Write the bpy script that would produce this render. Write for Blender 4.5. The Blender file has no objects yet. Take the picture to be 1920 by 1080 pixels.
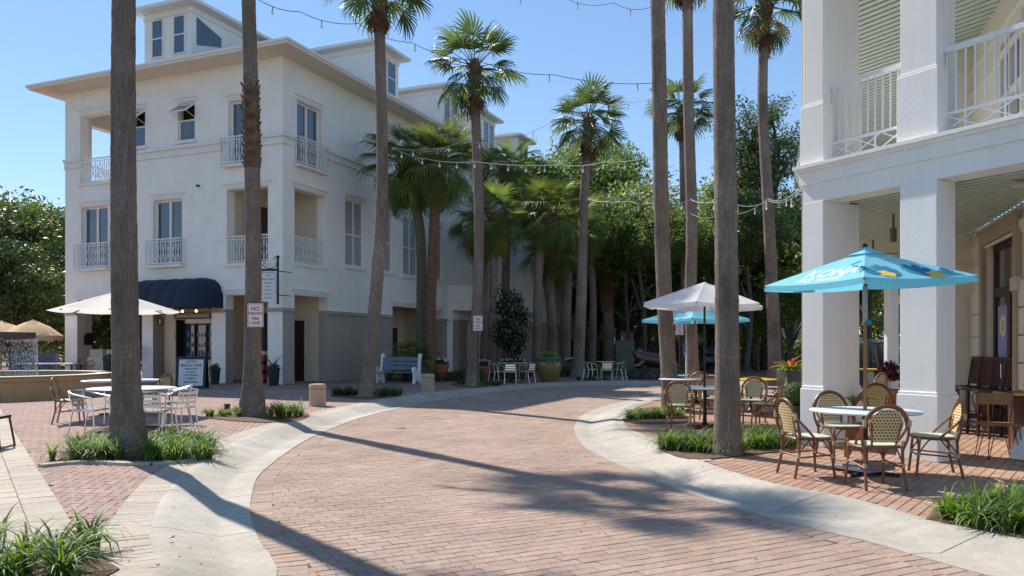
import bpy, math, random
import numpy as np
from mathutils import Vector, Matrix
from mathutils.geometry import tessellate_polygon
R = math.radians
rng = random.Random(7)
sc = bpy.context.scene
COL = sc.collection
# ---------------------------------------------------------------- camera, sky, sun, exposure
F = 1475.0; HC = 1.5; HY = 649.0
cd = bpy.data.cameras.new('camera'); cam = bpy.data.objects.new('camera', cd); COL.objects.link(cam)
cam.location = (0, 0, HC); cam.rotation_euler = (R(90), 0, 0)
cd.sensor_width = 36; cd.lens = F / 1920 * 36; cd.shift_y = (HY - 540) / 1920
cd.clip_start = 0.05; cd.clip_end = 2000
sc.camera = cam
SUN_EL = 45.5; SUN_AZ = (-0.635, 0.772)          # horizontal direction towards the sun
w = bpy.data.worlds.new('World'); sc.world = w; w.use_nodes = True
nt = w.node_tree; bg = nt.nodes['Background']
sky = nt.nodes.new('ShaderNodeTexSky'); sky.sky_type = 'NISHITA'; sky.sun_disc = False
sky.sun_elevation = R(SUN_EL); sky.sun_rotation = math.atan2(SUN_AZ[0], SUN_AZ[1])
sky.air_density = 1.0; sky.dust_density = 0.0; sky.ozone_density = 2.0; sky.altitude = 10
gm = nt.nodes.new('ShaderNodeGamma'); gm.inputs[1].default_value = 0.66; hsv = nt.nodes.new('ShaderNodeHueSaturation'); hsv.inputs['Saturation'].default_value = 1.24
nt.links.new(sky.outputs[0], gm.inputs[0]); nt.links.new(gm.outputs[0], hsv.inputs['Color']); tn = nt.nodes.new('ShaderNodeVectorMath'); tn.operation = 'MULTIPLY'; tn.inputs[1].default_value = (0.93, 0.99, 1.10)
nt.links.new(hsv.outputs[0], tn.inputs[0]); nt.links.new(tn.outputs[0], bg.inputs[0]); bg.inputs[1].default_value = 0.13
sd = bpy.data.lights.new('sun', 'SUN'); sun = bpy.data.objects.new('sun', sd); COL.objects.link(sun)
sd.energy = 3.3; sd.angle = R(0.6); sd.color = (1.0, 0.95, 0.87)
e = R(SUN_EL); n_ = math.hypot(*SUN_AZ)
sun.rotation_euler = Vector((SUN_AZ[0]/n_*math.cos(e), SUN_AZ[1]/n_*math.cos(e), math.sin(e))).to_track_quat('Z', 'Y').to_euler()
sun.location = (-20, 30, 40)
sc.view_settings.view_transform = 'Standard'; sc.view_settings.look = 'None'
sc.view_settings.gamma = 1; sc.view_settings.use_curve_mapping = False
sc.view_settings.exposure = 1.05
try:
    sc.cycles.max_bounces = 8; sc.cycles.transparent_max_bounces = 12
    sc.cycles.use_denoising = True
except Exception: pass

# ---------------------------------------------------------------- pixel readings to places
def G(x, y, z=0.0):                       # pixel -> point on the level z
    Y = (HC - z) * F / (y - HY); return ((x - 960) / F * Y, Y)
def Pt(x, y, Y): return Vector(((x - 960) / F * Y, Y, HC + (HY - y) / F * Y))

# ---------------------------------------------------------------- materials
MATS = {}
def mat(name, col, rough=0.7, metal=0.0, var=0.0, vscale=6.0, bump=0.0, bscale=40.0, attr=0.0, rnd=0.0,
        trans=0.0, spec=0.5, col2=None, alpha=1.0, emit=None, stretch=None, dirt=0.0, coat=0.0, detail=6.0, streak=0.0, world=False):
    if name in MATS: return MATS[name]
    m = bpy.data.materials.new(name); m.use_nodes = True; nt = m.node_tree; N = nt.nodes; L = nt.links
    p = N['Principled BSDF']; p.inputs['Roughness'].default_value = rough; p.inputs['Metallic'].default_value = metal
    p.inputs['Specular IOR Level'].default_value = spec
    if coat: p.inputs['Coat Weight'].default_value = coat
    tc = N.new('ShaderNodeTexCoord'); vec = tc.outputs['Object']
    if world: vec = N.new('ShaderNodeNewGeometry').outputs['Position']
    wvec = vec
    if stretch:
        mp = N.new('ShaderNodeMapping'); mp.inputs['Scale'].default_value = stretch; L.new(vec, mp.inputs[0]); vec = mp.outputs[0]
    c = None
    rgb = N.new('ShaderNodeRGB'); rgb.outputs[0].default_value = (*col, 1); c = rgb.outputs[0]
    if var or col2:
        nz = N.new('ShaderNodeTexNoise'); nz.inputs['Scale'].default_value = vscale; nz.inputs['Detail'].default_value = detail
        nz.inputs['Roughness'].default_value = 0.65
        L.new(vec, nz.inputs['Vector'])
        if col2:
            rp = N.new('ShaderNodeValToRGB'); rp.color_ramp.elements[0].position = 0.38; rp.color_ramp.elements[1].position = 0.62
            rp.color_ramp.elements[0].color = (*col, 1); rp.color_ramp.elements[1].color = (*col2, 1)
            L.new(nz.outputs[0], rp.inputs[0]); c = rp.outputs[0]
        if var:
            mr = N.new('ShaderNodeMapRange'); mr.inputs[1].default_value = 0.3; mr.inputs[2].default_value = 0.7
            mr.inputs[3].default_value = 1 - var; mr.inputs[4].default_value = 1 + var; L.new(nz.outputs[0], mr.inputs[0])
            mx = N.new('ShaderNodeVectorMath'); mx.operation = 'SCALE'; L.new(c, mx.inputs[0]); L.new(mr.outputs[0], mx.inputs['Scale']); c = mx.outputs[0]
    if dirt:
        n2 = N.new('ShaderNodeTexNoise'); n2.inputs['Scale'].default_value = 0.7; n2.inputs['Detail'].default_value = 8; n2.inputs['Roughness'].default_value = 0.7
        L.new(wvec, n2.inputs['Vector'])
        mr = N.new('ShaderNodeMapRange'); mr.inputs[1].default_value = 0.35; mr.inputs[2].default_value = 0.7
        mr.inputs[3].default_value = 1 + dirt * 0.4; mr.inputs[4].default_value = 1 - dirt; L.new(n2.outputs[0], mr.inputs[0])
        mx = N.new('ShaderNodeVectorMath'); mx.operation = 'SCALE'; L.new(c, mx.inputs[0]); L.new(mr.outputs[0], mx.inputs['Scale']); c = mx.outputs[0]
    if streak:
        for sc3, sc1 in (((1.6, 1.6, .12), 3.0), ((7, 7, .35), 2.0)):
            mp2 = N.new('ShaderNodeMapping'); mp2.inputs['Scale'].default_value = sc3; n4 = N.new('ShaderNodeTexNoise'); n4.inputs['Scale'].default_value = sc1; n4.inputs['Detail'].default_value = 7
            L.new(tc.outputs['Object'], mp2.inputs[0]); L.new(mp2.outputs[0], n4.inputs['Vector'])
            mr = N.new('ShaderNodeMapRange'); mr.inputs[1].default_value = 0.45; mr.inputs[2].default_value = 0.75; mr.inputs[3].default_value = 1; mr.inputs[4].default_value = 1 - streak; L.new(n4.outputs[0], mr.inputs[0])
            mx = N.new('ShaderNodeVectorMath'); mx.operation = 'SCALE'; L.new(c, mx.inputs[0]); L.new(mr.outputs[0], mx.inputs['Scale']); c = mx.outputs[0]
    if attr:
        at = N.new('ShaderNodeAttribute'); at.attribute_name = 'rnd'
        mr = N.new('ShaderNodeMapRange'); mr.inputs[3].default_value = 1 - attr; mr.inputs[4].default_value = 1 + attr
        L.new(at.outputs['Fac'], mr.inputs[0])
        mx = N.new('ShaderNodeVectorMath'); mx.operation = 'SCALE'; L.new(c, mx.inputs[0]); L.new(mr.outputs[0], mx.inputs['Scale']); c = mx.outputs[0]
        hs = N.new('ShaderNodeHueSaturation'); mh = N.new('ShaderNodeMath'); mh.operation = 'MULTIPLY'; mh.inputs[1].default_value = 17.31
        mf = N.new('ShaderNodeMath'); mf.operation = 'FRACT'; L.new(at.outputs['Fac'], mh.inputs[0]); L.new(mh.outputs[0], mf.inputs[0])
        m3 = N.new('ShaderNodeMapRange'); m3.inputs[3].default_value = 1 - attr * 1.3; m3.inputs[4].default_value = 1 + attr * 1.1
        L.new(mf.outputs[0], m3.inputs[0]); L.new(m3.outputs[0], hs.inputs['Saturation']); L.new(c, hs.inputs['Color']); c = hs.outputs[0]
    if rnd:
        oi = N.new('ShaderNodeObjectInfo')
        mr = N.new('ShaderNodeMapRange'); mr.inputs[3].default_value = 1 - rnd; mr.inputs[4].default_value = 1 + rnd
        L.new(oi.outputs['Random'], mr.inputs[0])
        mx = N.new('ShaderNodeVectorMath'); mx.operation = 'SCALE'; L.new(c, mx.inputs[0]); L.new(mr.outputs[0], mx.inputs['Scale']); c = mx.outputs[0]
    L.new(c, p.inputs['Base Color'])
    if bump:
        nb = N.new('ShaderNodeTexNoise'); nb.inputs['Scale'].default_value = bscale; nb.inputs['Detail'].default_value = 5
        L.new(vec, nb.inputs['Vector'])
        b = N.new('ShaderNodeBump'); b.inputs['Strength'].default_value = bump; b.inputs['Distance'].default_value = 0.02
        L.new(nb.outputs[0], b.inputs['Height']); L.new(b.outputs[0], p.inputs['Normal'])
    if alpha < 1: p.inputs['Alpha'].default_value = alpha
    if emit: p.inputs['Emission Color'].default_value = (*emit[0], 1); p.inputs['Emission Strength'].default_value = emit[1]
    if trans:
        tr = N.new('ShaderNodeBsdfTranslucent'); mxs = N.new('ShaderNodeMixShader'); mxs.inputs[0].default_value = trans
        g = N.new('ShaderNodeHueSaturation'); g.inputs['Value'].default_value = 1.5; g.inputs['Hue'].default_value = 0.49; L.new(c, g.inputs['Color']); L.new(g.outputs[0], tr.inputs[0])
        L.new(p.outputs[0], mxs.inputs[1]); L.new(tr.outputs[0], mxs.inputs[2]); L.new(mxs.outputs[0], N['Material Output'].inputs[0])
    MATS[name] = m; return m

STUC = mat('stucco_white', (0.87, 0.84, 0.785), 0.9, streak=0.028, var=0.035, vscale=1.3, bump=0.25, bscale=60, dirt=0.05)
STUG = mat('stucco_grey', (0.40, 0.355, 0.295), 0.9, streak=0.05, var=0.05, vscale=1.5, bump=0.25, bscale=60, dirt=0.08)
TRIM = mat('trim_white', (0.78, 0.76, 0.72), 0.6, var=0.03, vscale=3)
WMET = mat('white_metal', (0.80, 0.80, 0.80), 0.35)
TINT = mat('interior_wall', (0.66, 0.55, 0.40), 0.85, var=0.05)
SOFF = mat('soffit_cream', (0.74, 0.67, 0.56), 0.8, var=0.04)
ROOF = mat('roof_metal', (0.55, 0.56, 0.57), 0.38, metal=0.75, var=0.08, vscale=2, dirt=0.12)
GLAS = mat('window_glass', (0.035, 0.055, 0.085), 0.04, spec=1.0, var=0.25, vscale=1.2, coat=0.6)
DARK = mat('painted_dark_interior', (0.018, 0.014, 0.012), 0.8)  # near-black for sheets behind openings, unlit interior put into the colour
DOOR = mat('dark_wood_door', (0.045, 0.018, 0.012), 0.45, var=0.2, vscale=8, stretch=(1, 1, 0.15))
BLIND = mat('louvre_grey', (0.50, 0.50, 0.50), 0.7, var=0.03)
RWHT = mat('stucco_bright', (0.86, 0.83, 0.80), 0.85, streak=0.03, var=0.025, vscale=1.2, bump=0.18, bscale=50, dirt=0.04)
RINT = mat('porch_wall_cream', (0.79, 0.73, 0.62), 0.8, var=0.03, bump=0.15)
GSL = mat('ceiling_green', (0.50, 0.61, 0.54), 0.7, var=0.04)
SIDE = mat('lap_siding_cream', (0.80, 0.74, 0.61), 0.65, var=0.03, rnd=0.03)
CASE = mat('door_casing_taupe', (0.42, 0.34, 0.23), 0.6, var=0.05)
def bark_mat(name, c1, c2, c3):
    m = bpy.data.materials.new(name); m.use_nodes = True; nt = m.node_tree; N = nt.nodes; L = nt.links; p = N['Principled BSDF']; p.inputs['Roughness'].default_value = .95; p.inputs['Specular IOR Level'].default_value = .2
    tc = N.new('ShaderNodeTexCoord')
    def nz(scale3, sc1, det=8, rough=.7):
        mp = N.new('ShaderNodeMapping'); mp.inputs['Scale'].default_value = scale3; n = N.new('ShaderNodeTexNoise'); n.inputs['Scale'].default_value = sc1; n.inputs['Detail'].default_value = det; n.inputs['Roughness'].default_value = rough
        L.new(tc.outputs['Object'], mp.inputs[0]); L.new(mp.outputs[0], n.inputs['Vector']); return n.outputs[0]
    big = nz((1, 1, .5), 1.3); ring = nz((2.5, 2.5, 12), 2.2, 6, .6); fis = nz((20, 20, 1.3), 2.4, 6); fine = nz((1, 1, 1), 42, 5)
    r1 = N.new('ShaderNodeValToRGB'); r1.color_ramp.elements[0].position = .36; r1.color_ramp.elements[0].color = (*c1, 1); r1.color_ramp.elements[1].position = .66; r1.color_ramp.elements[1].color = (*c3, 1); e_ = r1.color_ramp.elements.new(.5); e_.color = (*c2, 1)
    L.new(big, r1.inputs[0]); c = r1.outputs[0]; hs = []
    for src, lo, hi, amt in ((ring, .38, .6, .11), (fis, .35, .58, .28), (fine, .3, .7, .30)):
        mr = N.new('ShaderNodeMapRange'); mr.inputs[1].default_value = lo; mr.inputs[2].default_value = hi; mr.inputs[3].default_value = 1 - amt; mr.inputs[4].default_value = 1 + amt * .25; L.new(src, mr.inputs[0]); hs.append(mr.outputs[0])
        mx = N.new('ShaderNodeVectorMath'); mx.operation = 'SCALE'; L.new(c, mx.inputs[0]); L.new(mr.outputs[0], mx.inputs['Scale']); c = mx.outputs[0]
    oi = N.new('ShaderNodeObjectInfo'); mr = N.new('ShaderNodeMapRange'); mr.inputs[3].default_value = .9; mr.inputs[4].default_value = 1.1; L.new(oi.outputs['Random'], mr.inputs[0]); mx = N.new('ShaderNodeVectorMath'); mx.operation = 'SCALE'; L.new(c, mx.inputs[0]); L.new(mr.outputs[0], mx.inputs['Scale']); c = mx.outputs[0]
    L.new(c, p.inputs['Base Color'])
    ad = N.new('ShaderNodeMath'); ad.operation = 'MULTIPLY'; L.new(hs[0], ad.inputs[0]); L.new(hs[1], ad.inputs[1]); b = N.new('ShaderNodeBump'); b.inputs['Strength'].default_value = .9; b.inputs['Distance'].default_value = .03; L.new(ad.outputs[0], b.inputs['Height']); L.new(b.outputs[0], p.inputs['Normal'])
    MATS[name] = m; return m
BARK = bark_mat('palm_bark', (0.185, 0.143, 0.115), (0.27, 0.215, 0.178), (0.37, 0.305, 0.255))
BARKD = mat('palm_bark_brown', (0.085, 0.05, 0.034), 0.95, col2=(0.19, 0.12, 0.078), vscale=6, bump=0.9, bscale=16, detail=10)
BOOT = mat('palm_boot', (0.20, 0.095, 0.045), 0.9, var=0.4, vscale=7, bump=0.6, rnd=0.15)
FROND = mat('palm_frond_green', (0.10, 0.155, 0.040), 0.42, trans=0.42, var=0.3, vscale=1.7, rnd=0.28, spec=0.6)
FRONS = mat('sabal_frond_green', (0.155, 0.22, 0.042), 0.5, trans=0.45, var=0.3, vscale=1.7, rnd=0.35, spec=0.6)
FROND2 = mat('palm_frond_dead', (0.17, 0.095, 0.05), 0.8, trans=0.15, var=0.35, vscale=3, rnd=0.2)
FRONY = mat('palm_frond_yellow', (0.50, 0.30, 0.03), 0.6, trans=0.3, var=0.3, vscale=3)
OAKL = mat('oak_leaves', (0.135, 0.205, 0.042), 0.5, trans=0.5, var=0.45, vscale=0.9, rnd=0.2, attr=0.35, spec=0.5)
DKL = mat('dark_leaves', (0.085, 0.13, 0.030), 0.4, trans=0.42, var=0.4, vscale=1.0, rnd=0.2, attr=0.35, spec=0.7)
PINL = mat('pine_needles', (0.075, 0.115, 0.036), 0.6, trans=0.3, var=0.4, vscale=1.2, attr=0.3)
GRASS = mat('liriope_leaves', (0.12, 0.21, 0.020), 0.55, trans=0.4, var=0.35, vscale=2.5, attr=0.4, spec=0.35)
TRNK = mat('oak_bark', (0.09, 0.07, 0.055), 0.95, var=0.35, vscale=5, bump=0.7, bscale=14)
BRK = mat('road_brick', (0.385, 0.274, 0.214), 0.9, var=0.15, vscale=34, attr=0.08, spec=.25, bump=0.35, bscale=110, dirt=0.24, world=True)
BRR = mat('red_brick', (0.375, 0.255, 0.21), 0.9, world=True, var=0.16, vscale=34, attr=0.11, bump=0.35, bscale=110, dirt=0.16, spec=.25)
BRO = mat('orange_brick', (0.40, 0.25, 0.18), 0.9, world=True, var=0.16, vscale=34, attr=0.11, bump=0.35, bscale=110, dirt=0.16, spec=.25)
MORT = mat('joint_sand', (0.085, 0.058, 0.043), 0.95, var=0.3, vscale=30)
BUFF = mat('buff_paver', (0.45, 0.375, 0.295), 0.9, world=True, var=0.14, vscale=26, attr=0.10, bump=0.4, bscale=90, dirt=0.12)
CONC = mat('kerb_concrete', (0.44, 0.39, 0.325), 0.9, world=True, var=0.12, vscale=11, attr=0.08, bump=0.35, bscale=80, dirt=0.3, detail=10)
SOIL = mat('mulch_soil', (0.13, 0.075, 0.045), 0.98, var=0.5, vscale=22, bump=0.9, bscale=30)
EARTH = mat('far_ground', (0.10, 0.085, 0.055), 0.98, col2=(0.06, 0.085, 0.03), vscale=0.25, var=0.2)
BLK = mat('black_metal', (0.012, 0.012, 0.014), 0.4, metal=0.3)
BLKP = mat('black_plastic', (0.016, 0.016, 0.02), 0.5, var=0.2)
ALU = mat('polished_aluminium', (0.72, 0.72, 0.73), 0.24, metal=1.0)
CANE = mat('brown_cane', (0.20, 0.068, 0.024), 0.4, var=0.3, vscale=14, rnd=0.25, spec=0.6)
WRAP = mat('cream_wrap', (0.48, 0.38, 0.24), 0.7, var=0.15, vscale=60)
WOODU = mat('umbrella_wood', (0.27, 0.12, 0.045), 0.4, var=0.15, vscale=6, stretch=(1, 1, 0.1))
TBLW = mat('white_tabletop', (0.62, 0.64, 0.68), 0.4, var=0.04, vscale=9)
AQUA = mat('aqua_canvas', (0.22, 0.60, 0.76), 0.75, trans=0.35, var=0.03)
AQUD = mat('aqua_print_dark', (0.02, 0.27, 0.42), 0.75, trans=0.3)
YELW = mat('yellow_print', (0.85, 0.55, 0.04), 0.7)
WCAN = mat('white_canvas', (0.74, 0.73, 0.72), 0.8, trans=0.3, var=0.03)
WPRT = mat('white_print', (0.62, 0.80, 0.88), 0.8)
SGNW = mat('sign_white', (0.72, 0.72, 0.73), 0.45)
SGNR = mat('sign_red', (0.42, 0.03, 0.025), 0.5)
SGNB = mat('sign_blue', (0.01, 0.09, 0.36), 0.5)
INK = mat('ink_dark', (0.03, 0.03, 0.06), 0.6)
NAVY = mat('navy_canvas', (0.010, 0.018, 0.042), 0.75, var=0.1)
TAN = mat('tan_plaster', (0.44, 0.29, 0.145), 0.85, var=0.1, vscale=2.5, bump=0.3, bscale=30, dirt=0.15)
CREAM = mat('cream_plaster', (0.62, 0.56, 0.44), 0.8, var=0.06, bump=0.2)
BOLL = mat('bollard_stone', (0.50, 0.37, 0.25), 0.9, var=0.14, vscale=30, bump=0.4, bscale=90)
TERR = mat('terracotta', (0.34, 0.11, 0.05), 0.8, var=0.15, vscale=5)
GLZ = mat('glazed_pot', (0.24, 0.175, 0.04), 0.25, col2=(0.16, 0.15, 0.065), vscale=3, var=0.15)
GLZT = mat('glazed_pot_teal', (0.05, 0.13, 0.10), 0.25, var=0.3, vscale=5)
THAT = mat('thatch', (0.68, 0.46, 0.26), 0.95, var=0.35, vscale=14, bump=0.9, bscale=30, stretch=(1, 1, 3))
STWD = mat('dark_stool_wood', (0.075, 0.022, 0.014), 0.35, var=0.25, vscale=9)
BRONZ = mat('bronze', (0.12, 0.09, 0.06), 0.38, metal=0.85, var=0.3, vscale=3)
ROCK = mat('dark_rock', (0.06, 0.05, 0.045), 0.8, var=0.35, vscale=4, bump=0.8, bscale=9)
BULB = mat('bulb_glass', (0.75, 0.75, 0.72), 0.1, spec=1.0)
WIRE = mat('wire_pale', (0.42, 0.42, 0.40), 0.6)
WIRD = mat('wire_dark', (0.12, 0.12, 0.13), 0.6)
LAMPG = mat('warm_lit_bulb', (1.0, 0.7, 0.4), 0.4, emit=((1.0, 0.62, 0.3), 6.0))
FLW = mat('white_flower', (0.75, 0.75, 0.72), 0.6)
FLR = mat('red_flower', (0.5, 0.04, 0.02), 0.6)
LIME = mat('lime_leaves', (0.21, 0.33, 0.03), 0.5, trans=0.35, attr=0.3)
BALLG = mat('topiary_green', (0.07, 0.17, 0.02), 0.6, trans=0.2, attr=0.4)
BENW = mat('bench_blue_grey', (0.17, 0.19, 0.25), 0.7, var=0.15, vscale=10)
REDP = mat('red_paint', (0.33, 0.012, 0.012), 0.35)
DGRY = mat('planter_charcoal', (0.033, 0.036, 0.045), 0.6, var=0.1)
ROAD_FAR = None
def brick_tex(name, c1, c2, mo, L_, W_, ang):
    m = bpy.data.materials.new(name); m.use_nodes = True; nt = m.node_tree; N = nt.nodes; L = nt.links; p = N['Principled BSDF']
    p.inputs['Roughness'].default_value = 0.9
    tc = N.new('ShaderNodeTexCoord'); mp = N.new('ShaderNodeMapping'); mp.inputs['Rotation'].default_value = (0, 0, ang)
    b = N.new('ShaderNodeTexBrick'); b.inputs['Scale'].default_value = 1; b.inputs['Color1'].default_value = (*c1, 1); b.inputs['Color2'].default_value = (*c2, 1)
    b.inputs['Mortar'].default_value = (*mo, 1); b.inputs['Mortar Size'].default_value = 0.007; b.inputs['Brick Width'].default_value = L_; b.inputs['Row Height'].default_value = W_
    L.new(tc.outputs['Object'], mp.inputs[0]); L.new(mp.outputs[0], b.inputs['Vector']); L.new(b.outputs[0], p.inputs['Base Color'])
    MATS[name] = m; return m
ROADF = brick_tex('road_brick_far', (0.39, 0.28, 0.215), (0.35, 0.25, 0.195), (0.16, 0.105, 0.08), 0.24, 0.14, R(-30))
REDF = brick_tex('red_brick_far', (0.35, 0.205, 0.16), (0.31, 0.18, 0.14), (0.14, 0.085, 0.06), 0.22, 0.11, R(-40))
def weave_mat(name, light, dark, sc_, plane):
    m = bpy.data.materials.new(name); m.use_nodes = True; nt = m.node_tree; N = nt.nodes; L = nt.links; p = N['Principled BSDF']
    p.inputs['Roughness'].default_value = 0.6
    tc = N.new('ShaderNodeTexCoord'); sp = N.new('ShaderNodeSeparateXYZ'); cb = N.new('ShaderNodeCombineXYZ')
    L.new(tc.outputs['Object'], sp.inputs[0]); L.new(sp.outputs['X'], cb.inputs['X']); L.new(sp.outputs[plane], cb.inputs['Y'])
    b = N.new('ShaderNodeTexBrick'); b.inputs['Scale'].default_value = 1; b.inputs['Color1'].default_value = (*dark, 1); b.inputs['Color2'].default_value = (*dark, 1)
    b.inputs['Mortar'].default_value = (*light, 1); b.inputs['Mortar Size'].default_value = 0.0085; b.inputs['Mortar Smooth'].default_value = 0.1
    b.inputs['Brick Width'].default_value = sc_; b.inputs['Row Height'].default_value = sc_ * 0.9
    L.new(cb.outputs[0], b.inputs['Vector']); L.new(b.outputs[0], p.inputs['Base Color'])
    bp = N.new('ShaderNodeBump'); bp.inputs['Strength'].default_value = 0.5; bp.inputs['Distance'].default_value = 0.004; L.new(b.outputs['Fac'], bp.inputs['Height']); L.new(bp.outputs[0], p.inputs['Normal'])
    return m
WVB = weave_mat('weave_back', (0.66, 0.48, 0.24), (0.035, 0.045, 0.03), 0.036, 'Z')
WVS = weave_mat('weave_seat', (0.52, 0.55, 0.42), (0.10, 0.13, 0.10), 0.020, 'Y')
WVG = weave_mat('weave_grey', (0.50, 0.43, 0.30), (0.04, 0.045, 0.04), 0.034, 'Z')

# ---------------------------------------------------------------- mesh builder
WM = {}                                        # world matrices of roots and parts
def wm(o): return WM.get(o.name, Matrix.Identity(4)) if o else Matrix.Identity(4)
class M:
    def __init__(s, frame=None): s.v = []; s.f = []; s.mi = []; s.sm = []; s.fr = frame; s.m = 0; s.at = []; s.a = None; s.s = False
    def add(s, vs, fs, smooth=None):
        b = len(s.v); s.v += [tuple(x) for x in vs]
        for f in fs: s.f.append(tuple(b + i for i in f)); s.mi.append(s.m); s.sm.append(s.s if smooth is None else smooth)
        if s.a is not None: s.at += [s.a] * len(vs)
    def box(s, c, d, rz=0.0, M4=None):
        hx, hy, hz = d[0] / 2, d[1] / 2, d[2] / 2
        vs = [Vector((x, y, z)) for x in (-hx, hx) for y in (-hy, hy) for z in (-hz, hz)]
        mt = M4 if M4 is not None else (Matrix.Translation(c) @ Matrix.Rotation(rz, 4, 'Z'))
        s.add([mt @ v for v in vs], [(0, 1, 3, 2), (4, 6, 7, 5), (0, 4, 5, 1), (2, 3, 7, 6), (0, 2, 6, 4), (1, 5, 7, 3)], False)
    def bx(s, x0, x1, y0, y1, z0, z1): s.box(((x0 + x1) / 2, (y0 + y1) / 2, (z0 + z1) / 2), (abs(x1 - x0), abs(y1 - y0), abs(z1 - z0)))
    def bar(s, a, b, w_, h_, up=(0, 0, 1)):      # box along a->b
        a = Vector(a); b = Vector(b); d = b - a; L = d.length
        if L < 1e-6: return
        x = d / L; u = Vector(up); y = u.cross(x)
        if y.length < 1e-4: y = Vector((1, 0, 0)).cross(x)
        y.normalize(); z = x.cross(y)
        mt = Matrix((( x.x, y.x, z.x, 0), (x.y, y.y, z.y, 0), (x.z, y.z, z.z, 0), (0, 0, 0, 1)))
        mt = Matrix.Translation((a + b) / 2) @ mt
        s.box((0, 0, 0), (L, w_, h_), M4=mt)
    def tube(s, pts, r, n=8, caps=True, smooth=True):
        pts = [Vector(p) for p in pts]; k = len(pts); rs = r if isinstance(r, (list, tuple)) else [r] * k
        vs = []; px = None
        for i, p in enumerate(pts):
            t = (pts[min(i + 1, k - 1)] - pts[max(i - 1, 0)])
            if t.length < 1e-9: t = Vector((0, 0, 1))
            t.normalize()
            if px is None: px = t.orthogonal().normalized()
            px = (px - t * px.dot(t));
            if px.length < 1e-6: px = t.orthogonal()
            px.normalize(); py = t.cross(px)
            for j in range(n):
                a = 2 * math.pi * j / n; vs.append(p + (px * math.cos(a) + py * math.sin(a)) * rs[i])
        fs = [(i * n + j, i * n + (j + 1) % n, (i + 1) * n + (j + 1) % n, (i + 1) * n + j) for i in range(k - 1) for j in range(n)]
        s.add(vs, fs, smooth)
        if caps:
            b = len(s.v) - len(vs)
            for f in (tuple(range(n))[::-1], tuple((k - 1) * n + j for j in range(n))):
                s.f.append(tuple(b + i for i in f)); s.mi.append(s.m); s.sm.append(False)
    def cyl(s, x, y, z0, z1, r, n=16, r2=None): s.tube([(x, y, z0), (x, y, z1)], [r, r2 if r2 is not None else r], n)
    def lathe(s, prof, n=24, c=(0, 0, 0), a0=0.0, a1=2 * math.pi, smooth=True):
        full = abs(a1 - a0 - 2 * math.pi) < 1e-6; m = n if full else n + 1
        vs = [(c[0] + r * math.cos(a0 + (a1 - a0) * j / n), c[1] + r * math.sin(a0 + (a1 - a0) * j / n), c[2] + z) for r, z in prof for j in range(m)]
        fs = []
        for i in range(len(prof) - 1):
            for j in range(n if full else n):
                j2 = (j + 1) % m if full else j + 1
                fs.append((i * m + j, i * m + j2, (i + 1) * m + j2, (i + 1) * m + j))
        s.add(vs, fs, smooth)
    def prism(s, poly, z0, z1, top_only=False):
        n = len(poly); tri = tessellate_polygon([[Vector((p[0], p[1], 0)) for p in poly]])
        ar = sum(poly[i][0] * poly[(i + 1) % n][1] - poly[(i + 1) % n][0] * poly[i][1] for i in range(n))
        vs = [(p[0], p[1], z1) for p in poly]; fs = []
        for t in tri:
            a, b, c = [Vector((poly[i][0], poly[i][1])) for i in t]
            fs.append(t if (b - a).cross(c - a) > 0 else tuple(reversed(t)))
        if not top_only:
            vs += [(p[0], p[1], z0) for p in poly]; fs2 = [tuple(n + i for i in reversed(t)) for t in fs]
            for i in range(n):
                q = (i, (i + 1) % n, n + (i + 1) % n, n + i); fs2.append(q if ar < 0 else tuple(reversed(q)))
            fs = list(fs) + fs2
        s.add(vs, [tuple(f) for f in fs], False)
    def quad(s, a, b, c, d): s.add([a, b, c, d], [(0, 1, 2, 3)], False)
    def sphere(s, c, r, n=10, m=6, sq=(1, 1, 1)):
        vs = []; 
        for i in range(m + 1):
            ph = math.pi * i / m
            for j in range(n):
                a = 2 * math.pi * j / n; vs.append((c[0] + r * sq[0] * math.sin(ph) * math.cos(a), c[1] + r * sq[1] * math.sin(ph) * math.sin(a), c[2] + r * sq[2] * math.cos(ph)))
        s.add(vs, [(i * n + j, (i + 1) * n + j, (i + 1) * n + (j + 1) % n, i * n + (j + 1) % n) for i in range(m) for j in range(n)], True)
    def mesh(s, name, mats, parent=None):
        me = bpy.data.meshes.new(name); T = wm(parent).inverted()
        if s.fr is not None: T = T @ s.fr
        v = np.array(s.v, dtype=np.float64).reshape(-1, 3); A = np.array(T)
        v = v @ A[:3, :3].T + A[:3, 3]
        me.from_pydata(v.tolist(), [], s.f)
        mats = mats if isinstance(mats, (list, tuple)) else [mats]
        for m_ in mats: me.materials.append(m_)
        me.polygons.foreach_set('material_index', s.mi); me.polygons.foreach_set('use_smooth', s.sm)
        if s.at:
            at = me.attributes.new('rnd', 'FLOAT', 'POINT'); at.data.foreach_set('value', s.at)
        me.update()
        if any(s.sm):
            try: me.set_sharp_from_angle(angle=R(40))
            except Exception: pass
        return me
    def build(s, name, mats, parent=None, label=None, world=True, bev=0):
        if not world: # local coordinates of the parent
            o = bpy.data.objects.new(name, s._loc(name, mats))
        else: o = bpy.data.objects.new(name, s.mesh(name, mats, parent))
        COL.objects.link(o)
        if parent: o.parent = parent
        WM[o.name] = wm(parent).copy()
        if label: o['label'] = label
        if bev:
            b = o.modifiers.new('bevel', 'BEVEL'); b.width = bev; b.segments = 2; b.limit_method = 'ANGLE'; b.angle_limit = R(35)
        return o
    def _loc(s, name, mats):
        fr = s.fr; s.fr = None; me = s.mesh(name, mats, None); s.fr = fr; return me
def tag(o, label=None, cat=None, group=None, kind=None):
    if label: o['label'] = label
    if cat: o['category'] = cat
    if group: o['group'] = group
    if kind: o['kind'] = kind
    return o
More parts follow.
